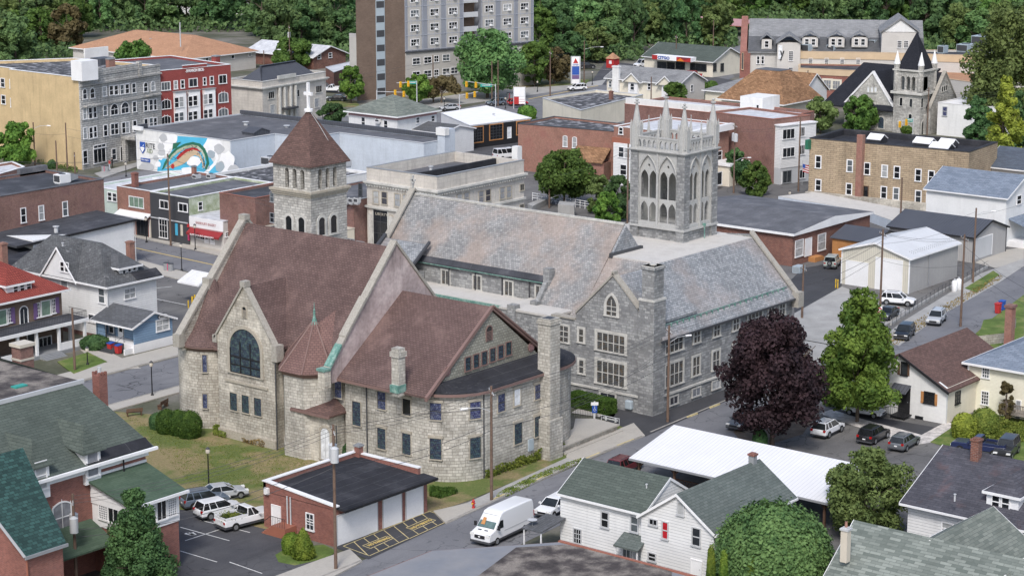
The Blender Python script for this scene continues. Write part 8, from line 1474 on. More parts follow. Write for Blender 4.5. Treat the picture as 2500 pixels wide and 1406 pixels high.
# loose plants (uncountable)
def weeds(name,poly,h,n,mat,seed=0,sz=.12,px=True,label=None):
 p=[W(a,b) for a,b in poly] if px else poly;rs=_ss(seed);tri=[]
 P=[];
 xs=[q[0] for q in p];ys=[q[1] for q in p]
 while len(P)<n:
  x,y=rs.uniform(min(xs),max(xs)),rs.uniform(min(ys),max(ys));c=False;j=len(p)-1
  for i in range(len(p)):
   if (p[i][1]>y)!=(p[j][1]>y) and x<(p[j][0]-p[i][0])*(y-p[i][1])/(p[j][1]-p[i][1])+p[i][0]: c=not c
   j=i
  if c: P.append((x,y))
 P=np.array(P);cl=.5+.5*np.sin(P[:,0]*2.1+seed)*np.cos(P[:,1]*1.7);z=rs.rand(n)**.8*h*(.35+.65*cl);P=np.column_stack([P,z]);u=rs.normal(size=P.shape);u[:,2]+=1.4;u/=np.linalg.norm(u,axis=1)[:,None];v=np.cross(u,rs.normal(size=P.shape));v/=np.linalg.norm(v,axis=1)[:,None]
 return tag(quads(name,P,u,v,sz,mat),label,'plants',kind='stuff')
weeds('garden_plants',[(1165,1158),(1190,1170),(1290,1135),(1382,1102),(1372,1088),(1300,1100),(1200,1132)],1.3,9000,'weed',1,.13,label='tall yellow green garden plants along the church side pavement')
weeds('blue_green_plants',[(1250,1128),(1290,1120),(1285,1108),(1248,1116)],.9,900,'bluish',2,.13,label='blue green leafy plant among the church side plants')
weeds('kerb_weeds',[(1210,1217),(1240,1212),(1330,1168),(1422,1128),(1418,1120),(1320,1155),(1215,1205)],.25,3500,'weed',3,.09,label='scruffy weeds along the kerb past the utility pole')
weeds('ivy_patch',[(1048,1212),(1075,1218),(1118,1205),(1100,1192),(1050,1192)],.5,2500,'leaf_hedge',4,.1,label='ivy spreading from the garage corner')
weeds('flower_bed_left',[(518,1062),(545,1072),(578,1062),(560,1048),(525,1048)],.9,1800,'weed',5,.1,label='yellow green flower bed left of the big church window');weeds('flower_bed_right',[(590,1080),(640,1094),(672,1086),(640,1070),(600,1068)],.9,1500,'dry',6,.1,label='dry yellow flower bed at the foot of the church wing');weeds('bluish_bed',[(640,1090),(668,1092),(664,1074),(642,1074)],1.0,500,'bluish',7,.1,label='bluish shrubby plants at the church wing corner')
weeds('yard_scrub',[(2335,1050),(2440,1090),(2500,1080),(2500,1040),(2400,1030)],1.0,5000,'weed',8,.15,label='overgrown scrub in front of the cream sided house')
weeds('hillside_verge_weeds',[(2150,830),(2190,845),(2300,770),(2450,680),(2440,672),(2280,760)],.3,1600,'dry',9,.12,label='dry weeds along the uphill kerb')
weeds('lawn_tufts',[(300,1010),(420,1060),(700,1110),(1040,1200),(1060,1235),(640,1190),(470,1190),(380,1090)],.10,9000,'weed',10,.07,label='short uneven grass tufts on the church lawn')
weeds('hotel_bank_plants',[(90,400),(190,425),(190,415),(100,385)],.8,900,'leaf_olive',11,.2,label='low scrub at the foot of the yellow wall')
# woods
TY_=[('w1','round','leaf_forest',101),('w2','oval','leaf_mid',102),('w3','round','leaf_dark',103),('w4','oval','leaf_olive',104),('w5','round','leaf_mid',105),('w6','spread','leaf_forest',106)]
LB_={'leaf_forest':'deep green tree in the woods along the top of the view','leaf_mid':'mid green tree in the woods along the top of the view','leaf_dark':'very dark tree in the woods along the top of the view','leaf_olive':'olive toned tree in the woods along the top of the view','leaf_rust':'brownish tree in the woods along the top of the view','leaf_grey':'grey green tree in the woods along the top of the view'}
rw=random.Random(12)
def wood(px,yb,hm,wm):
 x,y=W(px,yb);k=rw.randrange(6);sh,shp,mt,sd=TY_[k];mt=rw.choice(['leaf_forest','leaf_forest','leaf_mid','leaf_dark','leaf_dark','leaf_olive','leaf_mid','leaf_grey'])
 if px<420: mt=rw.choice(['leaf_mid','leaf_grey','leaf_forest','leaf_olive'])
 if 420<=px<870: mt=rw.choice(['leaf_dark','leaf_dark','leaf_forest','leaf_forest'])
 if rw.random()<.03: mt='leaf_rust'
 plant('woodland_tree',LB_[mt],'tree',x,y,hm,wm,shp,mt,n=5200,leaf=.42,clumps=46,seed=sd,share=sh,group='trees in the woods along the top',z=hillz(x,y),rz=rw.uniform(0,6.28),bot=.06)
rows=[(158,[(-30,150),(1385,1480)]),(132,[(1300,1560),(2330,2560)]),(122,[(-30,180),(660,840)]),(104,[(1300,1790),(2240,2560)]),(88,[(-30,190),(640,860)]),(66,[(180,650),(1290,1790),(1990,2560)]),(52,[(-30,180),(650,870)]),(34,[(-30,870),(1290,2560)]),(4,[(-30,880),(1290,2560)]),(-28,[(-30,880),(1290,2560)])]
for i,(yb,sp) in enumerate(rows):
 for a,b in sp:
  px=a+rw.uniform(0,20)
  while px<b:
   y=yb+rw.uniform(-8,8);gx,gy=W(px,y)
   bad=(355<gx<398 and 392<gy<452)
   if not bad: wood(px,y,rw.uniform(10,15.5) if not 1390<px<1520 or y<110 else 9.0,rw.uniform(4.4,6.6))
   px+=rw.uniform(42,66)
# undergrowth between the trunks
q=rs=_ss(77);m=90000;px_=rs.uniform(-40,2560,m);py_=-60+rs.rand(m)**1.0*210;ok=(py_<np.where((px_>190)&(px_<640),80,np.where(px_<870,150,np.where(px_<1290,0,np.where(px_<1390,135,np.where(px_<1570,150,np.where(px_<1800,118,np.where(px_<2240,75,140))))))))
pts=np.array([[*W(a,b)] for a,b in zip(px_[ok],py_[ok])]);ok=~((pts[:,0]>355)&(pts[:,0]<398)&(pts[:,1]>392)&(pts[:,1]<452));pts=pts[ok];m=len(pts);P=np.column_stack([pts,rs.rand(m)**1.3*3.2]);u=rs.normal(size=P.shape);u/=np.linalg.norm(u,axis=1)[:,None];v=np.cross(u,rs.normal(size=P.shape));v/=np.linalg.norm(v,axis=1)[:,None]
tag(quads('woodland_undergrowth',P,u,v,.75,'leaf_forest'),'mixed undergrowth between the trees of the woods','undergrowth',kind='stuff')
# ---------------------------------------------------------------- vehicles
for n,c in dict(white=(.75,.76,.77),silver=(.42,.44,.46),grey=(.11,.12,.13),black=(.012,.012,.014),dark=(.03,.032,.036),maroon=(.13,.02,.025),red=(.38,.015,.015),blue=(.012,.02,.07),slate=(.12,.15,.19),sage=(.42,.47,.44)).items(): paint('car_'+n,c)
_vk={}
def bev(o,w=.05,seg=2):
 m=o.modifiers.new('b','BEVEL');m.width=w;m.segments=seg;m.limit_method='ANGLE';m.angle_limit=R_(25);return o
def frust(s,b,t,z0,z1):
 """b,t=(x0,x1,halfwidth)"""
 return s.add([(b[0],-b[2],z0),(b[1],-b[2],z0),(b[1],b[2],z0),(b[0],b[2],z0),(t[0],-t[2],z1),(t[1],-t[2],z1),(t[1],t[2],z1),(t[0],t[2],z1)],[(0,3,2,1),(4,5,6,7),(0,1,5,4),(1,2,6,5),(2,3,7,6),(3,0,4,7)])
SP={'suv':dict(L=4.55,W=1.84,H=1.68,prof=[(-.5,.42),(-.495,.85),(-.47,1.02),(.2,1.02),(.42,.93),(.49,.8),(.5,.42)],cab=(-.475,.235,-.415,.07)),
'sedan':dict(L=4.6,W=1.82,H=1.42,prof=[(-.5,.4),(-.5,.78),(-.46,.93),(-.3,.96),(.2,.92),(.43,.8),(.495,.66),(.5,.38)],cab=(-.40,.24,-.24,.05)),
'wagon':dict(L=4.5,W=1.8,H=1.55,prof=[(-.5,.4),(-.5,.85),(-.47,.98),(.2,.96),(.43,.84),(.495,.7),(.5,.38)],cab=(-.48,.24,-.40,.06)),
'jeep':dict(L=4.2,W=1.85,H=1.85,prof=[(-.5,.5),(-.5,1.15),(.16,1.15),(.17,1.1),(.44,1.05),(.45,.5)],cab=(-.495,.17,-.48,.11)),
'pickup':dict(L=5.7,W=1.98,H=1.85,prof=[(-.5,.5),(-.5,1.12),(.16,1.12),(.44,1.08),(.49,.95),(.5,.5)],cab=(-.06,.20,-.035,.08)),
'minibus':dict(L=5.4,W=1.98,H=2.1,prof=[(-.5,.45),(-.5,1.2),(.28,1.2),(.44,1.02),(.5,.85),(.5,.4)],cab=(-.495,.31,-.48,.19))}
def wheel(par,x,y,r=.34,w=.22,rim='rim'):
 s=MB();n=18;
 s.v=[];
 for yy in (-w/2,w/2): s.v+=[(r*math.cos(2*PI*i/n),yy,r*math.sin(2*PI*i/n)) for i in range(n)]
 s.f=[(i,(i+1)%n,n+(i+1)%n,n+i) for i in range(n)]+[tuple(range(n))[::-1],tuple(range(n,2*n))];s.fix=1
 o=s.build('wheel','rubber',par);o.location=(x,y,r)
 t=MB()
 for sg in (-1,1):
  yy=sg*(w/2+.012);k=len(t.v);t.v+=[(r*.62*math.cos(2*PI*i/n),yy,r*.62*math.sin(2*PI*i/n)) for i in range(n)];t.f.append(tuple(range(k,k+n)))
 t=t.build('rim',rim,o);return o
def proto(kind,col,trim=None,rack=False,plate=True):
 sp=SP[kind];L,Wd,H=sp['L'],sp['W'],sp['H'];hw=Wd/2;root_=thing('car','x','car')
 P=[(x*L,z) for x,z in sp['prof']];n=len(P);s=MB();k=.94
 # body: side outline carried across the width, drawn in towards the top
 vs=[]
 for sg in (-1,1):
  for x,z in P: vs.append((x*(1 if abs(x)<L*.45 else 1),sg*hw*(1 if z<.8 else .955),z))
 s.add(vs,[tuple(range(n)),tuple(range(n,2*n))[::-1]]+[(i,n+i,n+(i+1)%n,(i+1)%n) for i in range(n)]);s.fix=1
 body=bev(s.build('body','car_'+col,root_,smooth=True),.07)
 zb=P[2][1]-.01;a,b,c,d=[v*L for v in sp['cab']]
 g=MB();frust(g,(a,b,hw*.93),(c,d,hw*.76),zb,H-.05);gl=bev(g.build('windows','car_glass',root_,smooth=True),.03)
 r=MB();frust(r,(c-.03,d+.06,hw*.77),(c+.05,d-.05,hw*.72),H-.07,H);bev(r.build('roof','car_'+col,root_,smooth=True),.03)
 p=MB();tz=H-.06
 for sg in (-1,1):
  for (x0,x1) in ((a,c),(b,d),((a+b)/2-.15*L*0,(c+d)/2+.0)): p.tube([(x0,sg*hw*.935,zb),(x1,sg*hw*.765,tz)],.045,4)
  if kind in('suv','minibus','wagon','jeep'): x0=a+(b-a)*.25;x1=c+(d-c)*.2;p.tube([(x0,sg*hw*.935,zb),(x1,sg*hw*.765,tz)],.06,4)
 p.build('pillar','car_'+col,root_)
 if rack:
  q=MB()
  for sg in (-1,1): q.tube([(c+.25,sg*hw*.6,H),(c+.4,sg*hw*.6,H+.06),(d-.4,sg*hw*.6,H+.06),(d-.25,sg*hw*.6,H)],.025,4)
  q.build('roof_rail','p_dark_grey',root_)
 lo=MB();lo.box(-L*.5-.02,L*.5+.02,-hw*.97,hw*.97,.28,.46);bev(lo.build('lower_trim',trim or 'p_dark_grey',root_),.04)
 rr=.36 if kind in('suv','jeep','pickup') else .33
 for x in (-L*.3,L*.32):
  for sg in (-1,1): wheel(root_,x,sg*(hw-.09),rr)
  for yy in (-hw-.006,hw+.006): ar=MB();ar.add([(x+(rr+.07)*math.cos(PI*i/14),yy,rr+(rr+.07)*math.sin(PI*i/14)) for i in range(15)],[tuple(range(15))]);ar.build('wheel_arch','rubber',root_)
 for sg in (-1,1):
  h=MB().box(L*.44,L*.5+.015,sg*hw*.72-.2,sg*hw*.72+.2,.66,.8).build('headlight','lens_clear',root_);t=MB().box(-L*.5-.015,-L*.46,sg*hw*.8-.13,sg*hw*.8+.13,.78,1.0).build('tail_light','lens_red',root_)
  m=MB().box(b-.35,b-.18,sg*(hw+.12)-.1,sg*(hw+.12)+.1,zb+.02,zb+.17).build('mirror','car_'+col,root_)
 MB().box(L*.5,L*.5+.02,-hw*.5,hw*.5,.5,.7).build('grille','p_black',root_)
 MB().box(-L*.5-.03,-L*.5-.01,-.16,.16,.6,.72).build('number_plate','p_white',root_)
 if kind=='jeep': w_=wheel(root_,0,0,.36);w_.name='spare_wheel';w_.rotation_euler=(0,0,PI/2);w_.location=(-L*.5-.12,0,.95)
 if kind=='pickup':
  bd=MB();x0,x1=-L*.49,-.07*L;bd.box(x0+.08,x1-.05,-hw*.86,hw*.86,1.1,1.135);bd.build('bed_floor','p_black',root_)
  e=MB()
  for q in ((x0,x1,-hw*.95,-hw*.86),(x0,x1,hw*.86,hw*.95),(x0,x0+.08,-hw*.86,hw*.86)): e.box(*q,1.1,1.36)
  e.build('bed_side','car_'+col,root_)
 return root_
def clone(r):
 c=r.copy();COL.objects.link(c)
 for ch in r.children:
  d=ch.copy();COL.objects.link(d);d.parent=c
  for g in ch.children: e=g.copy();COL.objects.link(e);e.parent=d
 return c
_used={}
def car(kind,col,rear,front,label,name='parked_car',cat='car',z=0,**k):
 key=(kind,col,tuple(k.items()))
 if key in _used: r=clone(_used[key])
 else: r=proto(kind,col,**k);_used[key]=r
 a,b=G(*rear),G(*front);ang=math.atan2(b[1]-a[1],b[0]-a[0]);m=(a+b)/2
 r.name=name;r.location=(m[0],m[1],z+.05);r.rotation_euler=(0,0,ang);r['label']=label;r['category']=cat;r['group']='parked and driving vehicles';return r
def car2(kind,col,c,deg,label,**k):
 g=G(*c);d=(math.cos(R_(deg)),math.sin(R_(deg)));r=car(kind,col,c,(c[0]+1,c[1]),label,**k);r.location=(g[0],g[1],.05);r.rotation_euler=(0,0,R_(deg));return r
car2('suv','white',(2020,1060),4,'white SUV with black lower trim, leftmost of three parked in the right lot',rack=True)
car2('suv','black',(2132,1075),4,'black SUV, middle of three parked in the right lot',rack=True)
car2('wagon','grey',(2207,1092),6,'dark grey crossover, rightmost of three parked in the right lot',rack=True)
car2('sedan','white',(2110,1014),-84,'low white sedan under the tall green maple')
car2('wagon','grey',(1812,1042),187,'dark grey hatchback half under the maroon maple')
car2('suv','maroon',(1524,1152),5,'maroon SUV showing its roof behind the clapboard house',rack=True)
car2('wagon','white',(1352,1252),187,'white car mostly hidden behind the clapboard house')
car('suv','slate',(447,1243),(552,1226),'slate blue SUV in the left lot beside the lamp post',rack=True)
car('sedan','silver',(500,1222),(590,1210),'silver car with only its bonnet showing beyond the slate SUV')
car('suv','white',(489,1268),(580,1248),'white SUV between the slate SUV and the white pickup')
car('pickup','white',(548,1294),(650,1268),'white pickup truck with leafy cuttings in its bed',cat='pickup truck',name='pickup_truck')
car2('suv','black',(2208,824),196,'black SUV coming down the hill behind the green maple',name='moving_car');car2('suv','silver',(2286,788),196,'silver grey SUV driving down the hill street',name='moving_car',rack=True);car2('suv','white',(2192,744),-72,'white older SUV parked by the cream metal garage',rack=True);car2('sedan','dark',(2166,776),190,'dark car half hidden by the green maple crown')
car2('jeep','sage',(2032,652),20,'pale green off-roader with spare wheel beside the timber shed');car2('jeep','dark',(2457,1112),192,'black boxy off-roader beyond the dark roofed house');car2('pickup','blue',(2392,1106),100,'dark blue pickup beside the chimney of the dark roofed house',cat='pickup truck',name='pickup_truck')
car2('minibus','white',(1238,388),-18,'white passenger van parked behind the bank',cat='van',name='passenger_van');car2('pickup','white',(812,226),120,'white pickup parked beside the mansard bank',cat='pickup truck',name='pickup_truck');car2('sedan','black',(822,247),128,'black sedan parked by the ochre lawn');car2('suv','slate',(1211,258),150,'dark SUV waiting at the signals left of the red car',name='moving_car');car2('wagon','red',(1264,258),-30,'red car behind the red and white price sign',name='moving_car');car2('suv','white',(1409,222),150,'white SUV driving past the station pylon',name='moving_car');car2('sedan','silver',(1098,270),150,'silver sedan behind the white roofed workshop',name='moving_car');car2('suv','black',(1432,168),-40,'black SUV at the edge of the station forecourt');car2('minibus','white',(1572,165),160,'white box van beside the station shop',cat='van',name='box_van');car2('jeep','red',(1696,192),-60,'red off-roader beside the station shop');car2('suv','blue',(1716,232),-50,'blue SUV beside the cream bungalow');car2('suv','dark',(1980,238),-50,'dark SUV before the brick lobby')
o=MB();
# cuttings in the pickup bed
g=G(562,1283);pk=[o for o in COL.objects if o.get('label','').startswith('white pickup truck with leafy')][0]
rs=_ss(3);P=rs.normal(size=(500,3))*np.array([.45,.4,.09]);u=rs.normal(size=P.shape);u/=np.linalg.norm(u,axis=1)[:,None];v=np.cross(u,rs.normal(size=P.shape));v/=np.linalg.norm(v,axis=1)[:,None];P+=np.array([0,0,.12]);ct=quads('plant_cuttings',P,u,v,.08,'weed');ang=pk.rotation_euler.z;ct.location=(pk.location.x-1.7*math.cos(ang),pk.location.y-1.7*math.sin(ang),1.2);tag(ct,'yellow green plant cuttings heaped in the white pickup bed','plants',kind='stuff')
# high roofed delivery van
def bigvan():
 r=thing('delivery_van','white high roofed delivery van driving past the brick garage','van');L,hw,H=7.1,1.08,2.85
 P=[(-.5,.5),(-.5,2.35),(-.48,2.78),(-.4,2.85),(.14,2.85),(.22,2.74),(.37,1.5),(.47,1.28),(.5,1.0),(.5,.45)];n=len(P);s=MB();vs=[]
 for sg in (-1,1):
  for x,z in P: vs.append((x*L,sg*hw*(1 if z<1.2 else .97 if z<1.6 else (.88 if z>2.6 else .93)),z))
 # split side for gentle taper
 s.add(vs,[tuple(range(n)),tuple(range(n,2*n))[::-1]]+[(i,n+i,n+(i+1)%n,(i+1)%n) for i in range(n)]);s.fix=1;bev(s.build('body','car_white',r,smooth=True),.12,3)
 x0,z0,x1,z1=.365*L,1.53,.245*L,2.42;g=MB();ox=.05;g.add([(x0+ox,-hw*.86,z0+.02),(x0+ox,hw*.86,z0+.02),(x1+ox,hw*.78,z1),(x1+ox,-hw*.78,z1)],[(0,1,2,3)]);g.build('windscreen','windscreen_light',r);
 g=MB();g.add([(x0+ox+.01,-hw*.9,z0-.05),(x0+ox+.01,hw*.9,z0-.05),(x0+ox+.0,hw*.86,z0+.02),(x0+ox+.0,-hw*.86,z0+.02)],[(0,1,2,3)]);g.add([(x1+ox,-hw*.78,z1),(x1+ox,hw*.78,z1),(x1+ox-.04,hw*.8,z1+.12),(x1+ox-.04,-hw*.8,z1+.12)],[(0,1,2,3)]);g.build('windscreen_surround','p_black',r)
 s=MB()
 for sg in (-1,1): 
  y=sg*(hw*.975+.012);q=[(.34*L,y,1.42),(.19*L,y,1.42),(.19*L,y*.965,2.1),(.25*L,y*.965,2.15)];s.add(q,[(0,1,2,3)])
 s.build('side_window','car_glass',r)
 s=MB();s.box(.26*L,.275*L,-.75,-.25,1.75,2.2);
 o=MB();o.add([(x0-.15+ox,-.62,1.72),(x0-.15+ox,-.2,1.72),(x1+.28+ox,-.25,2.25),(x1+.28+ox,-.58,2.25)],[(0,1,2,3)]);oo=o.build('orange_seat','wood_orange',r);oo.location=(.02,0,.03)
 s=MB();s.box(-L*.5-.04,L*.502,-hw*1.0,hw*1.0,.3,.56);bev(s.build('bumper','p_dark_grey',r),.06);s=MB();s.box(L*.495,L*.512,-.55,.55,.78,1.08);bev(s.build('grille','p_black',r),.04);
 s=MB();s.lathe(0,0,[(.12,0),(.12,.01)],14);e=s.build('badge','p_white',r);e.matrix_local=Matrix.Translation((L*.513,0,.95))@Matrix.Rotation(PI/2,4,'Y')@Matrix.Diagonal((.5,1,1,1))
 for sg in (-1,1):
  MB().box(L*.45,L*.505,sg*hw*.78-.2,sg*hw*.78+.2,.98,1.2).build('headlight','lens_clear',r);MB().box(-L*.5-.02,-L*.49,sg*hw*.9-.06,sg*hw*.9+.06,1.2,1.7).build('tail_light','lens_red',r)
  MB().box(.33*L,.345*L,sg*(hw+.22)-.12,sg*(hw+.22)+.12,1.45,1.85).build('mirror','p_black',r);MB().box(-L*.46,.17*L,sg*(hw*.985+.01)-.006,sg*(hw*.985+.01)+.006,1.06,1.12).build('side_moulding','p_light_grey',r);MB().box(.42*L,.435*L,sg*.35-.18,sg*.35+.18,1.41,1.44).build('bonnet_vent','p_black',r)
  for x in (-L*.27,L*.33): wheel(r,x,sg*(hw-.1),.36)
 return r
bv=bigvan();g=(G(1152,1334)+G(1300,1283))/2;bv.location=(g[0],g[1],.03);bv.rotation_euler=(0,0,R_(184))
# ---------------------------------------------------------------- street furniture
def pole(label,px,yb,yt,arm=True,trans=0,lamp=None,mat='pole_wood',r=.16,armdir=50,lean=0):
 x,y=W(px,yb);h=ZP(x,y,yt);t=thing('utility_pole',label,'utility pole',(x,y,0),0,'utility poles');MB().tube([(0,0,-.2),(lean*.5,0,h*.5),(lean,0,h)],r,10,r*.7).build('post',mat,t)
 a=R_(armdir);ca,sa=math.cos(a),math.sin(a)
 if arm:
  s=MB();z=h-.7;s.tube([(-1.2*ca,-1.2*sa,z),(1.2*ca,1.2*sa,z)],.06,4);s.build('crossarm','pole_wood',t);s=MB()
  for k in (-1.1,-.5,.5,1.1): s.cyl(k*ca,k*sa,z+.05,z+.28,.05,.03,6)
  s.each('insulator','p_light_grey',t)
 for k in range(trans):
  b=a+PI/2*(k*2-1)*.0+(PI if k else 0);z=h-3.2;c=MB().cyl(.58*math.cos(b),.58*math.sin(b),z,z+1.25,.36,n=14).cyl(.58*math.cos(b),.58*math.sin(b),z+1.25,z+1.4,.38,.15,14).build('transformer','p_light_grey',t);MB().cyl(.5*math.cos(b)+.1,.5*math.sin(b),z+1.1,z+1.4,.04,n=6).build('bushing','p_grey',c)
 if lamp:
  az_,ln=R_(lamp[0]),lamp[1];z=h*lamp[2];s=MB();c,d=math.cos(az_),math.sin(az_);s.tube([(0,0,z),(c*ln*.5,d*ln*.5,z+.5),(c*ln,d*ln,z+.55)],.035,5);o=s.build('lamp_arm','p_light_grey',t);MB().tube([(c*ln,d*ln,z+.53),(c*(ln+.7),d*(ln+.7),z+.5)],.12,6).build('lamp_head','p_white',o)
 t['h']=h;del t['h'];return Vector((x,y,h))
PT={}
for k,a in dict(
A=('tall wooden pole with two transformers before the brick garage',820,1390,1036,True,2), B=('wooden pole at the kerb near the fire hydrant',1200,1222,942,True,0,(150,2.4,.78)), C=('dark wooden pole at the grey church corner',1630,1030,795,True,0,(-20,2.2,.82)),
D=('short wooden pole beside the grey church end gable',1958,776,645,True,0), E=('pole carrying the no entry sign behind the green maple',2147,800,560,True,0), F=('reddish pole beside the uphill street',2345,797,572,True,0), Gp=('dark pole beside the grey metal garage',2375,690,508,False,0,(-40,2.2,.9)),
H=('pole with two transformers in the bottom left corner',188,1440,1205,True,2), I=('leaning brown pole before the red tiled house',183,905,752,False,0), J=('tall pole in front of the black shop',417,600,376,True,0), K=('short pole left of the yellow wall sign',140,432,344,False,0), L=('tall brown pole by the yellow wall',165,418,300,False,0), Mm=('small pole nearest the stone hotel corner',184,432,372,True,0), N=('grey pole with lamp at the yellow wall',86,408,299,False,0,(-50,2.5,.86)),
O=('brown pole beside the tan roofed building',482,160,86,False,0), Pp=('far pole with transformer beside the ranch building',708,172,62,True,1), Q=('pole before the tower block podium',1058,250,135,False,0,(-30,3,.55)), Rr=('pole at the large grey green tree',1201,254,150,False,0), S=('reddish pole by the signals',1216,260,148,False,0), T=('pole beside the station pylon',1426,206,100,False,0,(-40,4,.8)), U=('pole in front of the station shop',1650,176,86,True,0), V=('distant pole left of the community building',1741,120,50,False,0), Wp=('pole with twin lamp beside the avenue verge',1343,236,124,True,0), X=('dark pole before the cream bungalow',1589,272,188,False,0), Y=('transformer pole right of the square tower',1791,472,300,True,2,(-30,2.5,.45)), Z=('brown pole before the stacked porch building',1949,468,286,False,0), a1=('pole before the stone lean-to',2198,548,434,False,0), a2=('pole before the black roofed church',2263,332,214,True,0), a3=('thin white pole beside the small annexe',1107,398,338,False,0), a4=('dark stub pole before the hip roofed house',938,322,250,False,0), a5=('tall pole beside the mansard bank tree',648,296,124,False,0,(-30,3,.97)), a6=('brown pole with lamp before the round tree',1341,508,418,False,0,(-30,3,.25)), a8=('pole with transformer before the mansard bank',700,298,186,True,1), a9=('grey twin headed pole before the brick lobby',1970,262,172,True,0), b1=('steel pole left of the square tower',1531,592,350,False,0)).items(): PT[k]=pole(*a)
def wire(a,b,off=0,dz=0,sag=.6,rad=.016,label='thin black overhead wire strung between utility poles'):
 a=Vector(a)+Vector((off*.6,off*.8,dz));b=Vector(b)+Vector((off*.6,off*.8,dz));o=(a+b)/2;pts=[(a.lerp(b,t)-o)+Vector((0,0,-4*sag*t*(1-t))) for t in np.linspace(0,1,13)]
 w_=MB().tube(pts,rad,4).build('overhead_wire','p_dark_grey');w_.location=o;return tag(w_,label,'cable','overhead wires')
Ou=Vector(tuple(G(-120,1420,9)))
def run(a,b,offs,dzs,sag=.7,rad=.016,where=''):
 for o_,d_ in zip(offs,dzs): wire(a,b,o_,d_,sag,rad,'thin black overhead wire '+where)
run(PT['H'],PT['A'],(-1,0,1),(-.5,-.5,-.5),.9,where='between the bottom left pole and the garage pole');run(PT['H'],PT['A'],(0,.2),(-3.2,-3.9),1.0,.024,where='between the bottom left pole and the garage pole')
run(PT['A'],PT['B'],(-1,0,1),(-.5,-.5,-.5),.6,where='between the garage pole and the hydrant pole');run(PT['A'],PT['B'],(0,.2),(-3.6,-4.4),.8,.024,where='between the garage pole and the hydrant pole')
run(PT['B'],PT['C'],(-1,0,1),(-.5,-.5,-.5),.8,where='between the hydrant pole and the church corner pole');run(PT['B'],PT['C'],(0,.2),(-3.2,-4.2),1.0,.024,where='between the hydrant pole and the church corner pole')
run(PT['C'],PT['E'],(-1,1),(-.5,-.5),.9,where='between the church corner pole and the no entry pole');run(PT['C'],PT['E'],(0,),(-3.4,),1.0,.024,where='between the church corner pole and the no entry pole')
run(PT['D'],PT['E'],(0,.4),(-1.5,-3),.5,.024,where='across the driveway behind the grey church');run(PT['E'],PT['F'],(-.8,.8,0),(-.5,-.5,-4),.6,where='over the uphill pavement');run(PT['F'],Vector(tuple(G(2560,700,9))),(0,.5),(-1.5,-3.5),.6,.024,where='leaving over the uphill street');run(PT['E'],PT['Gp'],(0,.6),(-.5,-2),.6,where='over the cream metal garage');run(PT['Gp'],Vector(tuple(G(2560,455,9))),(0,),(-1,),.5,where='over the grey metal garage')
run(Vector(tuple(G(430,770,9))),PT['I'],(0,.4),(-.5,-.5),.7,where='before the worn slate house');run(PT['J'],Vector(tuple(G(860,500,10))),(0,.7,1.4,2.0),(-.6,-.6,-2.5,-3.2),.7,where='along the bakery street');run(PT['J'],Vector(tuple(G(-60,380,12))),(0,.7,1.4),(-.6,-.6,-2.5),.7,where='left of the black shop')
run(PT['N'],PT['L'],(0,),(-2,),.3,where='before the yellow wall');run(PT['L'],Vector(tuple(G(480,340,11))),(0,.5),(-1,-2.5),.5,where='before the stone hotel');run(PT['S'],PT['Q'],(0,),(-1,),.8,where='above the traffic signals');run(PT['Q'],PT['a8'],(0,.6),(-1,-2),1.0,where='before the mansard bank');run(PT['S'],PT['Wp'],(0,.6),(-1,-2),.8,where='over the avenue');run(PT['Wp'],PT['T'],(0,),(-1,),.8,where='before the station');run(PT['T'],PT['U'],(0,),(-1,),1.2,where='across the station forecourt');run(PT['Y'],PT['Z'],(0,.5),(-1,-1.5),.6,where='before the long brick building');run(PT['a2'],Vector(tuple(G(2470,215,12))),(0,.6,1.2),(-.5,-1,-1.5),.6,where='right of the black roofed church');run(PT['a6'],PT['b1'],(0,),(-1.0,),.6,where='above the nave ridge');run(PT['B'],Vector((152.3,146,7.2)),(0,.4),(-2,-2.2),.6,where='from the hydrant pole to the tan church');run(PT['C'],Vector((168,131.0,6.2)),(0,.3),(-2,-2.4),.9,where='from the church corner pole to the rounded wing')
def lamp(label,px,yb,yt):
 x,y=W(px,yb);h=ZP(x,y,yt);t=thing('street_lamp',label,'street lamp',(x,y,0),0,'black street lamps');MB().lathe(0,0,[(.2,-.1),(.2,.15),(.12,.3),(.075,.5),(.055,h-.75),(.09,h-.7)],10).build('post','p_black',t,smooth=True)
 o=MB().lathe(0,0,[(.09,h-.7),(.2,h-.62),(.23,h-.4),(.17,h-.22)],10).build('lantern','p_beige',t,smooth=True);MB().lathe(0,0,[(.22,h-.22),(.2,h-.16),(.07,h-.04),(.02,h)],10).build('cap','p_dark_grey',o,smooth=True)
lamp('black lamp post beside the west street near the benches',372,967,880);lamp('black lamp post on the church lawn behind the parked cars',510,1192,1090);lamp('black lamp post on the near pavement opposite the bakery',444,662,592);lamp('black lamp post in front of the bakery',477,611,546);lamp('black lamp post before the orange brick shop',358,592,528);lamp('black lamp post on the small lawn before the white house',214,892,845);lamp('black lamp post on the hotel street',308,432,394);lamp('black lamp post near the silver sedan at the avenue',1085,278,236);lamp('black lamp post left of the red and white price sign',1234,266,236);lamp('black lamp post at the station forecourt edge',1446,208,172);lamp('black lamp post below the stacked porch building',1928,482,465);lamp('lamp post with globe before the mansard bank',788,300,264);lamp('black lamp post among the trees before the tower block',1312,225,196)
def simple(name,label,cat,px,yb,group=None,rz=0,z=0): x,y=W(px,yb);return thing(name,label,cat,(x,y,z),rz,group)
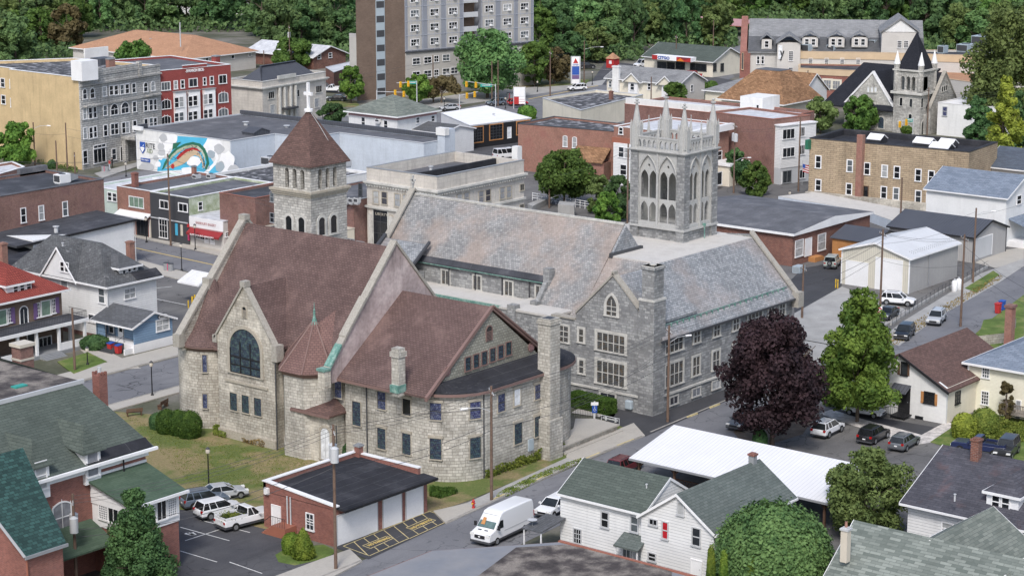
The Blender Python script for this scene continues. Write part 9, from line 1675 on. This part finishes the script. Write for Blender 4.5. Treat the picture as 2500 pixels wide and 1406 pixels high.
# hydrant
t=simple('fire_hydrant','red fire hydrant with yellow cap on the pavement corner','fire hydrant',1156,1242,z=.12);MB().lathe(0,0,[(.17,0),(.17,.06),(.12,.08),(.12,.6),(.15,.62),(.15,.68),(.11,.72),(.08,.82),(.03,.86)],12).build('body','p_red',t,smooth=True);MB().tube([(0,-.22,.5),(0,.22,.5)],.06,8).build('side_outlet','p_red',t);MB().tube([(-.1,0,.45),(-.24,0,.45)],.08,8).build('front_cap','p_yellow',t)
# wheeled bins
def wbin(label,px,yb,col,lid,h=1.05):
 t=simple('wheeled_bin',label,'bin',px,yb,'wheeled bins');s=MB();s.prism([(-.28,-.3),(.28,-.3),(.28,.3),(-.28,.3)],.05,h,[(-.36,-.36),(.36,-.36),(.36,.36),(-.36,.36)]);bev(s.build('body',col,t),.04);s=MB();s.slab([(-.42,-.4,h+.05),(.42,-.4,h+.12),(.42,.4,h+.12),(-.42,.4,h+.05)],.06);s.build('lid',lid,t);w1=MB().tube([(.33,-.32,.1),(.33,-.25,.1)],.1,10).build('wheel','rubber',t);MB().tube([(.33,.32,.1),(.33,.25,.1)],.1,10).build('wheel','rubber',t)
wbin('red bin with blue lid, left of the two beside the blue cottage steps',271,858,'p_red','p_blue');wbin('red bin with blue lid, right of the two beside the blue cottage steps',289,863,'p_red','p_blue');wbin('large red bin on the verge beside the uphill street',2436,765,'p_red','p_red',1.3);wbin('blue bin behind the large red one on the hill verge',2446,757,'p_blue','p_blue',1.2)
def litter(label,px,yb):
 t=simple('litter_bin',label,'bin',px,yb,'grey and pink litter bins');MB().cyl(0,.45,0,1.15,.42,n=14).build('drum','p_grey',t);MB().cyl(0,-.45,0,1.15,.42,n=14).build('drum','p_grey',t);MB().box(-.2,.2,-.18,.18,0,1.1).build('pink_panel','p_pink',t);MB().cyl(0,.45,1.15,1.2,.44,n=14).build('lid','p_dark_grey',t);MB().cyl(0,-.45,1.15,1.2,.44,n=14).build('lid','p_dark_grey',t)
litter('grey and pink litter bin pair on the pavement opposite the bakery',412,662);litter('grey and pink litter bin pair before the stone hotel',257,420);litter('grey and pink litter bin pair left of the price sign',1245,240)
# benches
def bench(label,px,yb,rz):
 t=simple('park_bench',label,'bench',px,yb,'wooden benches',rz);s=MB()
 for k in range(3): s.box(-.9,.9,-.22+k*.15,-.1+k*.15,.43,.47)
 s.build('seat','wood_brown',t);s=MB()
 for k in range(3): s.box(-.9,.9,.24,.28,.55+k*.13,.65+k*.13)
 s.build('backrest','wood_brown',t)
 for x in (-.75,.75): MB().box(x-.04,x+.04,-.2,.28,0,.43).box(x-.04,x+.04,.22,.29,.43,.92).build('leg','wood_brown',t)
bench('dark wooden bench alone on the path by the church lawn',328,1015,R_(150));bench('grey weathered bench beside the round church tower',397,995,R_(200))
# terrace, ramp pavement and its details
r=root('stone_terrace','pale concrete topped stone terrace beside the rounded church wing','terrace');q=P3((1343,1078,.75),(1372,1092,.75),(1512,1036,.75),(1452,1022,.75),(1405,1022,.75),(1400,1045,.75));s=MB();f,i_=inset(q,.15);s.prism(i_,-.3,.62);s.build('stone_base','ashlar_tan',r);s=MB();s.prism(q,.62,.78);s.build('slab','concrete',r);s=MB();a=Vector(q[1]);b=Vector(q[2]);d=(b-a).normalized();n_=Vector((d.y,-d.x));s.prism([tuple(a+n_*.0),tuple(b),tuple(b+n_*.5),tuple(a+n_*.5)],-.1,.22);s.build('step','concrete',r);base(r)
t=simple('accessible_sign','blue wheelchair parking sign on a white post beside the terrace','sign',1451,1030);MB().box(-.07,.07,-.07,.07,0,2.3).build('post','p_white',t);ra=Matrix.Rotation(R_(-45),4,'Z');o=MB().box(-.28,.28,-.12,-.09,1.05,1.85).build('panel','p_blue',t);o.matrix_local=ra;s=MB();s.cyl(0,0,0,.01,.05,n=10);k=MB();k.tube([(.02,-.13,1.72),(.0,-.13,1.5),(.12,-.13,1.48),(.16,-.13,1.32)],.025,5);k.tube([(-.1,-.13,1.5),(-.1,-.13,1.34),(.02,-.13,1.26),(.1,-.13,1.34)],.022,5);k.box(-.02,.05,-.135,-.125,1.73,1.79);k=k.build('wheelchair_symbol','p_white',t);k.matrix_local=ra;o=MB().box(-.4,.4,-.12,-.09,1.9,2.25).build('white_panel','p_white',t);o.matrix_local=ra
t=simple('gas_meter','large blue grey gas meter with pipework at the church corner','meter',1540,1004);s=MB();s.box(-.5,.3,-.4,.5,.3,1.3);bev(s.build('meter_body','p_blue_grey',t),.12);s=MB()
for y in (-.9,-.5,1.1): s.cyl(0,y,0,1.6,.07,n=8)
s.tube([(0,-.9,1.6),(0,1.1,1.6)],.08,8);s.tube([(0,-1.1,.9),(0,-1.4,.9)],.22,10);s.build('pipework','p_blue_grey',t)
t=simple('meter_rail','low grey pipe rack beside the terrace','pipe rack',1490,1034);s=MB();s.tube([(0,-1.2,0),(0,-1.2,.75),(0,1.2,.75),(0,1.2,0)],.05,6);s.tube([(0,-1.0,.5),(0,1.0,.5)],.08,6);s.build('pipes','p_light_grey',t);MB().cyl(0,-.7,.3,.7,.13,n=10).cyl(0,.6,.3,.7,.13,n=10).build('valve','p_light_grey',t)
t=simple('iron_fence','short black iron fence beside the rounded church wing','fence',1425,1018);s=MB()
for k in range(15): s.cyl(-.9+k*.12,k*-.14+.9,0,.95,.018,n=4)
s.tube([(-.9,.9,.9),(.8,-1.1,.9)],.02,4);s.build('pickets','p_black',t);MB().cyl(.85,-1.15,0,1.15,.04,n=6).build('end_post','p_black',t)
t=thing('electric_box','pale blue electrical box and conduit on the rounded church wall','electrical box',(163.6,130.1,0));o=MB().box(-.35,.45,-.05,.3,1.2,2.4).build('cabinet','p_blue_grey',t);MB().cyl(-.6,.2,0,4.2,.05,n=6).build('conduit','p_light_grey',t)
# wheel stops and posts
for i,(px,py) in enumerate(((1690,1015),(1745,992))):
 t=simple('wheel_stop',('yellowed concrete wheel stop nearer the church corner pole','pale concrete wheel stop farther along the church wall')[i],'wheel stop',px,py,'wheel stops');MB().prism([(-1,-.1),(1,-.1),(1,.1),(-1,.1)],0,.17,[(-.95,-.06),(.95,-.06),(.95,.06),(-.95,.06)]).build('block','faded_yellow',t)
def bollard(label,px,yb,h=1.0,col='p_yellow',r=.08): t=simple('bollard',label,'bollard',px,yb,'yellow posts');MB().cyl(0,0,-.1,h,r,n=10).build('post',col,t);MB().lathe(0,0,[(r,h),(r*.7,h+.05),(.01,h+.07)],10).build('cap',col,t)
bollard('orange yellow post beside the maroon maple shrub',1863,1098,1.35);bollard('left of two yellow posts at the cream garage drive',2040,703,1.2);bollard('right of two yellow posts at the cream garage drive',2045,704,1.2);bollard('yellow post left of the drive-through canopy',460,752,1.0);bollard('thicker yellow post at the drive-through canopy',470,744,1.1,r=.14);bollard('yellow post behind the thick one at the canopy',476,742,1.2,r=.12)
# drive-through canopy
t=simple('drive_through_canopy','small white gabled canopy left of the tan church gable','canopy',497,735);gable(t,-2.4,2.4,-1.8,1.8,2.9,1.0,'y','p_white','siding_white',oh=.3,og=.2,walls_=False);s=MB();s.plate('S',-1.8,[(-2.4,2.8),(2.4,2.8),(0,3.85)],[],.1);s.box(-2.4,2.4,-1.8,1.8,2.65,2.82);s.build('canopy_frame','p_white',t);s=MB();s.box(-.5,-.2,-1.2,-.9,0,2.7);s.box(.6,.9,-1.2,-.9,0,2.7);s.each('post','p_white',t)
# propane tanks
for i,px in enumerate((2330,2340)):
 t=simple('propane_tank',('front white propane tank behind the cream garage','rear white propane tank behind the cream garage')[i],'gas tank',px,712-i*4,'propane tanks');MB().lathe(0,0,[(.35,.05),(.42,.15),(.42,1.35),(.3,1.55),(.1,1.62)],14).build('tank','p_white',t,smooth=True);MB().cyl(0,0,1.6,1.8,.14,n=10).build('valve_cap','p_light_grey',t)
# AC unit by brick hall, hill railing, retaining wall
t=simple('ground_air_conditioner','pale green air conditioner on the ground beside the brick hall','air conditioner',1950,665);MB().box(-.8,.8,-.6,.6,0,1.0).build('casing','p_blue_grey',t);s=MB()
for k in range(6): s.box(-.82,-.8,-.5,.5,.15+k*.13,.2+k*.13)
s.build('grille','p_grey',t)
t=simple('hill_fence','low wire fence on a kerb wall beside the uphill pavement','fence',2290,740);p0=Vector(t.location);A=[Vector((*W(a,b),0)) -p0 for a,b in ((2178,795),(2240,752),(2300,716),(2350,690),(2412,655))];s=MB();s2=MB();s3=MB()
for a,b in zip(A,A[1:]):
 n=6
 for k in range(n): q=a.lerp(b,k/n);s.cyl(q.x,q.y,0,1.15,.035,n=5)
 s2.tube([a+Vector((0,0,1.1)),b+Vector((0,0,1.1))],.025,4);s2.tube([a+Vector((0,0,.7)),b+Vector((0,0,.7))],.015,4);d=(b-a).normalized();nn=Vector((-d.y,d.x,0))*.3;s3.add([(*(a)[:2],0),(*(b)[:2],0),(*(b+nn)[:2],0),(*(a+nn)[:2],0),(*(a)[:2],.35),(*(b)[:2],.35),(*(b+nn)[:2],.35),(*(a+nn)[:2],.35)],[(0,3,2,1),(4,5,6,7),(0,1,5,4),(2,3,7,6),(1,2,6,5),(3,0,4,7)])
s.each('post','p_dark_grey',t);s2.build('rail','p_dark_grey',t);s3.build('kerb_wall','concrete_grey',t)
r=root('rubble_wall','old rubble stone retaining wall above the cottage','wall');q=P3((2388,845,0),(2450,838,0),(2480,800,0),(2470,795,0),(2400,806,0));s=MB();s.prism(q,-.2,1.3);s.build('stonework','ashlar_tan',r);s=MB();s.prism(q,1.3,1.36);s.build('grass_top','grass_green',r);base(r)
r=root('brick_stack','tall old brick chimney standing before the hill verge','chimney');x,y=W(2462,860);s=MB();s.cbox(x,y,-.2,1.0,.9,ZP(x,y,745));s.build('stack','brick_orange',r);zt=ZP(x,y,745);MB().cbox(x,y,zt-.25,1.25,1.15,.3).build('cap','brick_old',r);base(r)
# concrete planter walls by the round tree
r=root('planter_wall','low pale concrete planter wall under the round tree behind the nave','wall');q=P3((1285,512,0),(1330,492,0),(1440,508,0),(1438,520,0),(1365,520,0));s=MB();s.prism(P3((1362,528,0),(1402,532,0),(1404,524,0),(1366,520,0)),-.1,2.0);s.build('tall_block','concrete_grey',r);s=MB();s.prism(P3((1288,512,0),(1330,496,0),(1345,496,0),(1300,518,0)),-.1,1.0);s.build('low_wall','concrete_grey',r);base(r)
r=root('white_rail_fence','long white rail fence behind the round tree','fence');a=Vector((*W(1300,490),0));b=Vector((*W(1440,512),0));s=MB()
for k in range(13): q=a.lerp(b,k/12);s.cyl(q.x,q.y,0,1.4,.05,n=5)
s.each('post','p_white',r);s=MB()
for z in (.5,.9,1.3): s.tube([a+Vector((0,0,z)),b+Vector((0,0,z))],.05,4)
s.build('rail','p_white',r);base(r)
# signs: station pylon, price sign, no entry, street names
t=simple('station_pylon','tall white station pylon sign with red triangle and blue price panels','sign',1405,216);h=ZP(t.location.x,t.location.y,138);u0=Matrix.Rotation(R_(-51),4,'Z')
def sg(name,m,x0,x1,z0,z1,y=-.2,th=.3):
 o=MB().box(x0,x1,y,y+th,z0,z1).build(name,m,t);o.matrix_local=u0;return o
sg('frame','p_light_grey',-1.15,1.15,h-6.6,h);sg('post','p_light_grey',.75,1.1,0,h-6.6);sg('white_panel','p_white_bright',-.85,.85,h-2.3,h-.15,-.24,.05);sg('blue_panel','p_blue',-.85,.85,h-4.4,h-2.4,-.24,.05);sg('lower_panel','p_purple',-.85,.85,h-5.4,h-4.5,-.24,.05);sg('bottom_panel','p_white',-.85,.85,h-6.5,h-5.5,-.24,.05)
s=MB();s.plate('S',-.27,[(-.62,h-1.65),(.62,h-1.65),(0,h-.4)],[],.02);o=s.build('red_triangle','p_red',t);o.matrix_local=u0;text(t,'CITGO','S',0,-.27,h-2.15,1.35,'p_blue',hgt=.36,rot=u0@Matrix.Translation((0,0,0)),bold=.03).matrix_local=u0@Matrix.Translation((0,-.27,h-2.15));
t=simple('price_sign','red and white panelled roadside sign before the avenue','sign',1268,266);h=ZP(t.location.x,t.location.y,212);sg('left_post','p_light_grey',-1.35,-1.2,0,h);sg('right_post','p_light_grey',1.2,1.35,0,h);sg('white_panel','p_white',-1.2,1.2,h-2.2,h-.1);sg('red_panel','p_red',-1.2,-.1,h-3.9,h-2.25);sg('number_panel','p_white_bright',-.1,1.2,h-3.9,h-2.25)
for k in range(3): sg('price_row','p_red',-.05,1.15,h-2.85-k*.5,h-2.8-k*.5,-.23,.03)
t=simple('no_entry_sign','round red do not enter sign on the pole behind the green maple','sign',2143,802);h=ZP(t.location.x,t.location.y,755);u0=Matrix.Rotation(R_(-52),4,'Z');sg('post','p_light_grey',-.03,.03,0,h-.5,-.2,.05);o=MB().box(-.42,.42,-.3,-.28,h-.45,h+.45).build('board','p_white_bright',t);o.matrix_local=u0;s=MB();s.v=[(.38*math.cos(2*PI*k/20),-.31,h+.38*math.sin(2*PI*k/20)) for k in range(20)];s.f=[tuple(range(20))];o=s.build('red_disc','p_red',t);o.matrix_local=u0;o=MB().box(-.28,.28,-.325,-.315,h-.06,h+.06).build('white_bar','p_white_bright',t);o.matrix_local=u0
text(t,'DO NOT','S',0,0,0,.4,'p_white_bright',hgt=.11,rot=u0).matrix_local=u0@Matrix.Translation((0,-.33,h+.12));text(t,'ENTER','S',0,0,0,.36,'p_white_bright',hgt=.11,rot=u0).matrix_local=u0@Matrix.Translation((0,-.33,h-.24))
# traffic signals
def mast(label,px,yb,ytop,sx,sy,heads,sign=None):
 t=simple('traffic_signal',label,'traffic light',px,yb,'traffic signals');x,y=t.location.x,t.location.y;h=ZP(x,y,ytop);MB().cyl(0,0,0,h+.3,.13,.1,10).build('post','p_light_grey',t)
 # arm end at the same distance
 d=ray(sx,sy);k=math.hypot(x,y)/math.hypot(d[0],d[1]);E=_C+d*k-np.array([x,y,0]);MB().tube([(0,0,h),tuple(E)],.07,6).build('arm','p_light_grey',t)
 for (hx,hy) in heads:
  d=ray(hx,hy);k=math.hypot(x,y)/math.hypot(d[0],d[1]);q=_C+d*k-np.array([x,y,0]);o=MB().cbox(q[0],q[1],q[2]-.65,.42,.42,1.3).build('signal_head','p_yellow',t);vd=-Vector((x,y,0)).normalized();s=MB()
  for z in (-.4,0,.4): s.tube([(q[0]+vd.x*.2,q[1]+vd.y*.2,q[2]+z),(q[0]+vd.x*.34,q[1]+vd.y*.34,q[2]+z)],.14,8)
  for i_,o2 in enumerate(s.each('lens',None and '' or 'lens_amber',o)): pass
 if sign:
  d=ray(*sign[:2]);k=math.hypot(x,y)/math.hypot(d[0],d[1]);q=_C+d*k-np.array([x,y,0]);rt_=Vector((y,-x,0)).normalized();s=MB();w_=sign[2];s.add([tuple(Vector(q)+rt_*a+Vector((0,0,b))) for a,b in ((-w_,-.35),(w_,-.35),(w_,.35),(-w_,.35))],[(0,1,2,3)]);s.box(q[0]-.04,q[0]+.04,q[1]-.04,q[1]+.04,q[2]-.3,q[2]+.3);s.build('street_name_sign','p_teal',t)
  for j in (0,): MB().tube([tuple(Vector(q)+rt_*-w_*.7+Vector((0,0,.0))-Vector((x,y,0)).normalized()*.06),tuple(Vector(q)+rt_*w_*.7-Vector((x,y,0)).normalized()*.06)],.06,4).build('sign_writing','p_white',t)
mast('signal mast with green street name sign at the tower block corner',1210,262,209,1137,199,[(1139,206),(1162,208)],(1187,209,1.3));mast('signal mast on the left with teal street name sign',1018,262,201,968,203,[(978,207),(997,205)],(1007,202,.9));mast('lower signal mast behind the white roofed workshop',1122,275,234,1166,225,[(1140,234),(1159,231)]);mast('signal mast peeping over the hip roofed house',920,262,224,986,226,[(965,227),(986,230)]);mast('signal mast before the black roofed church',2228,338,290,2190,297,[(2197,304),(2213,299)],(2222,294,.6))
t=simple('roadside_kiosk','small red kiosk with tan pyramid roof at the forecourt edge','kiosk',1496,166);s=MB();s.box(-1.2,1.2,-1.2,1.2,0,2.4);s.build('wall','p_red',t);s=MB();s.cyl(0,0,2.4,3.9,2.0,.05,4,PI/4);s.build('roof','shingle_tan',t);MB().box(-1.24,-1.2,-.5,.3,1.1,1.9).build('window','p_white',t)
# flag
t=simple('flag','stars and stripes flag on a short staff beside the stacked porches','flag',1958,452);h=ZP(t.location.x,t.location.y,400);MB().cyl(0,0,0,h+.6,.04,n=6).build('staff','p_light_grey',t);s=MB();s2=MB()
rt_=Vector((.55,-.83,0))
for k in range(7):
 (s if k%2==0 else s2).add([tuple(rt_*a+Vector((0,0,h-.2*k-b*.2-a*.3))) for a,b in ((0,0),(1.2,0),(1.2,1),(0,1))],[(0,1,2,3)])
s.build('red_stripes','p_red',t);s2.build('white_stripes','p_white',t);s=MB();s.add([tuple(rt_*a+Vector((0,0,h-b-a*.3))-Vector((.02,.02,0))) for a,b in ((0,0),(.5,0),(.5,.7),(0,.7))],[(0,1,2,3)]);s.build('blue_field','p_blue',t)
# ---------------------------------------------------------------- two people before the hotel
def person(label,px,yb,top,legs,face,bag=False):
 t=simple('person',label,'person',px,yb,z=.12,rz=face);me=bpy.data.meshes.new('body');
 V=[(0,0,.95),(0,0,1.15),(0,0,1.4),(0,0,1.52),(0,.02,1.68),(.1,0,.9),(.13,.05,.5),(.14,0,.06),(.14,.16,.03),(-.1,0,.9),(-.13,-.08,.5),(-.14,-.12,.06),(-.14,.04,.03),(.2,0,1.4),(.27,.02,1.12),(.25,.16,.9),(-.2,0,1.4),(-.27,0,1.12),(-.26,.1,.88)]
 E=[(0,1),(1,2),(2,3),(3,4),(0,5),(5,6),(6,7),(7,8),(0,9),(9,10),(10,11),(11,12),(2,13),(13,14),(14,15),(2,16),(16,17),(17,18)]
 rad=[.15,.14,.16,.06,.105,.1,.07,.05,.045,.1,.07,.05,.045,.065,.05,.035,.065,.05,.035]
 me.from_pydata(V,E,[]);o=bpy.data.objects.new('body',me);COL.objects.link(o);o.parent=t;m=o.modifiers.new('skin','SKIN');me.skin_vertices.new() if not me.skin_vertices else None
 sk=me.skin_vertices[0].data
 for i,q in enumerate(rad): sk[i].radius=(q,q)
 sk[0].use_root=True;ss=o.modifiers.new('sub','SUBSURF');ss.levels=1;ss.render_levels=1;me.materials.append(M['p_skin'])
 # clothing: sleeves, torso and trousers as shells
 s=MB();s.lathe(0,0,[(.19,.9),(.185,1.1),(.22,1.35),(.13,1.5),(.08,1.53)],10);s.tube([(.2,0,1.42),(.275,.02,1.12)],.085,7,.065);s.tube([(-.2,0,1.42),(-.275,0,1.12)],.085,7,.065);s.build('shirt',top,t,smooth=True)
 s=MB();s.lathe(0,0,[(.15,.8),(.18,.86),(.18,.96)],10);s.tube([(.1,0,.92),(.13,.05,.5),(.14,0,.1)],.115,7,.075);s.tube([(-.1,0,.92),(-.13,-.08,.5),(-.14,-.12,.1)],.115,7,.075);s.build('trousers',legs,t,smooth=True)
 s=MB();s.lathe(0,.0,[(.115,1.66),(.12,1.74),(.09,1.8),(.02,1.83)],10);s.build('hair','p_dark_grey',t,smooth=True);MB().box(.09,.19,-.02,.24,0,.09).box(-.19,-.09,-.14,.12,0,.09).build('shoes','p_white' if legs!='p_black' else 'p_black',t)
person('person in a red top and pale trousers standing before the stone hotel',268,414,'p_red','p_denim',R_(200));person('person dressed in black walking beside the one in red',274,410,'p_black','p_black',R_(20))
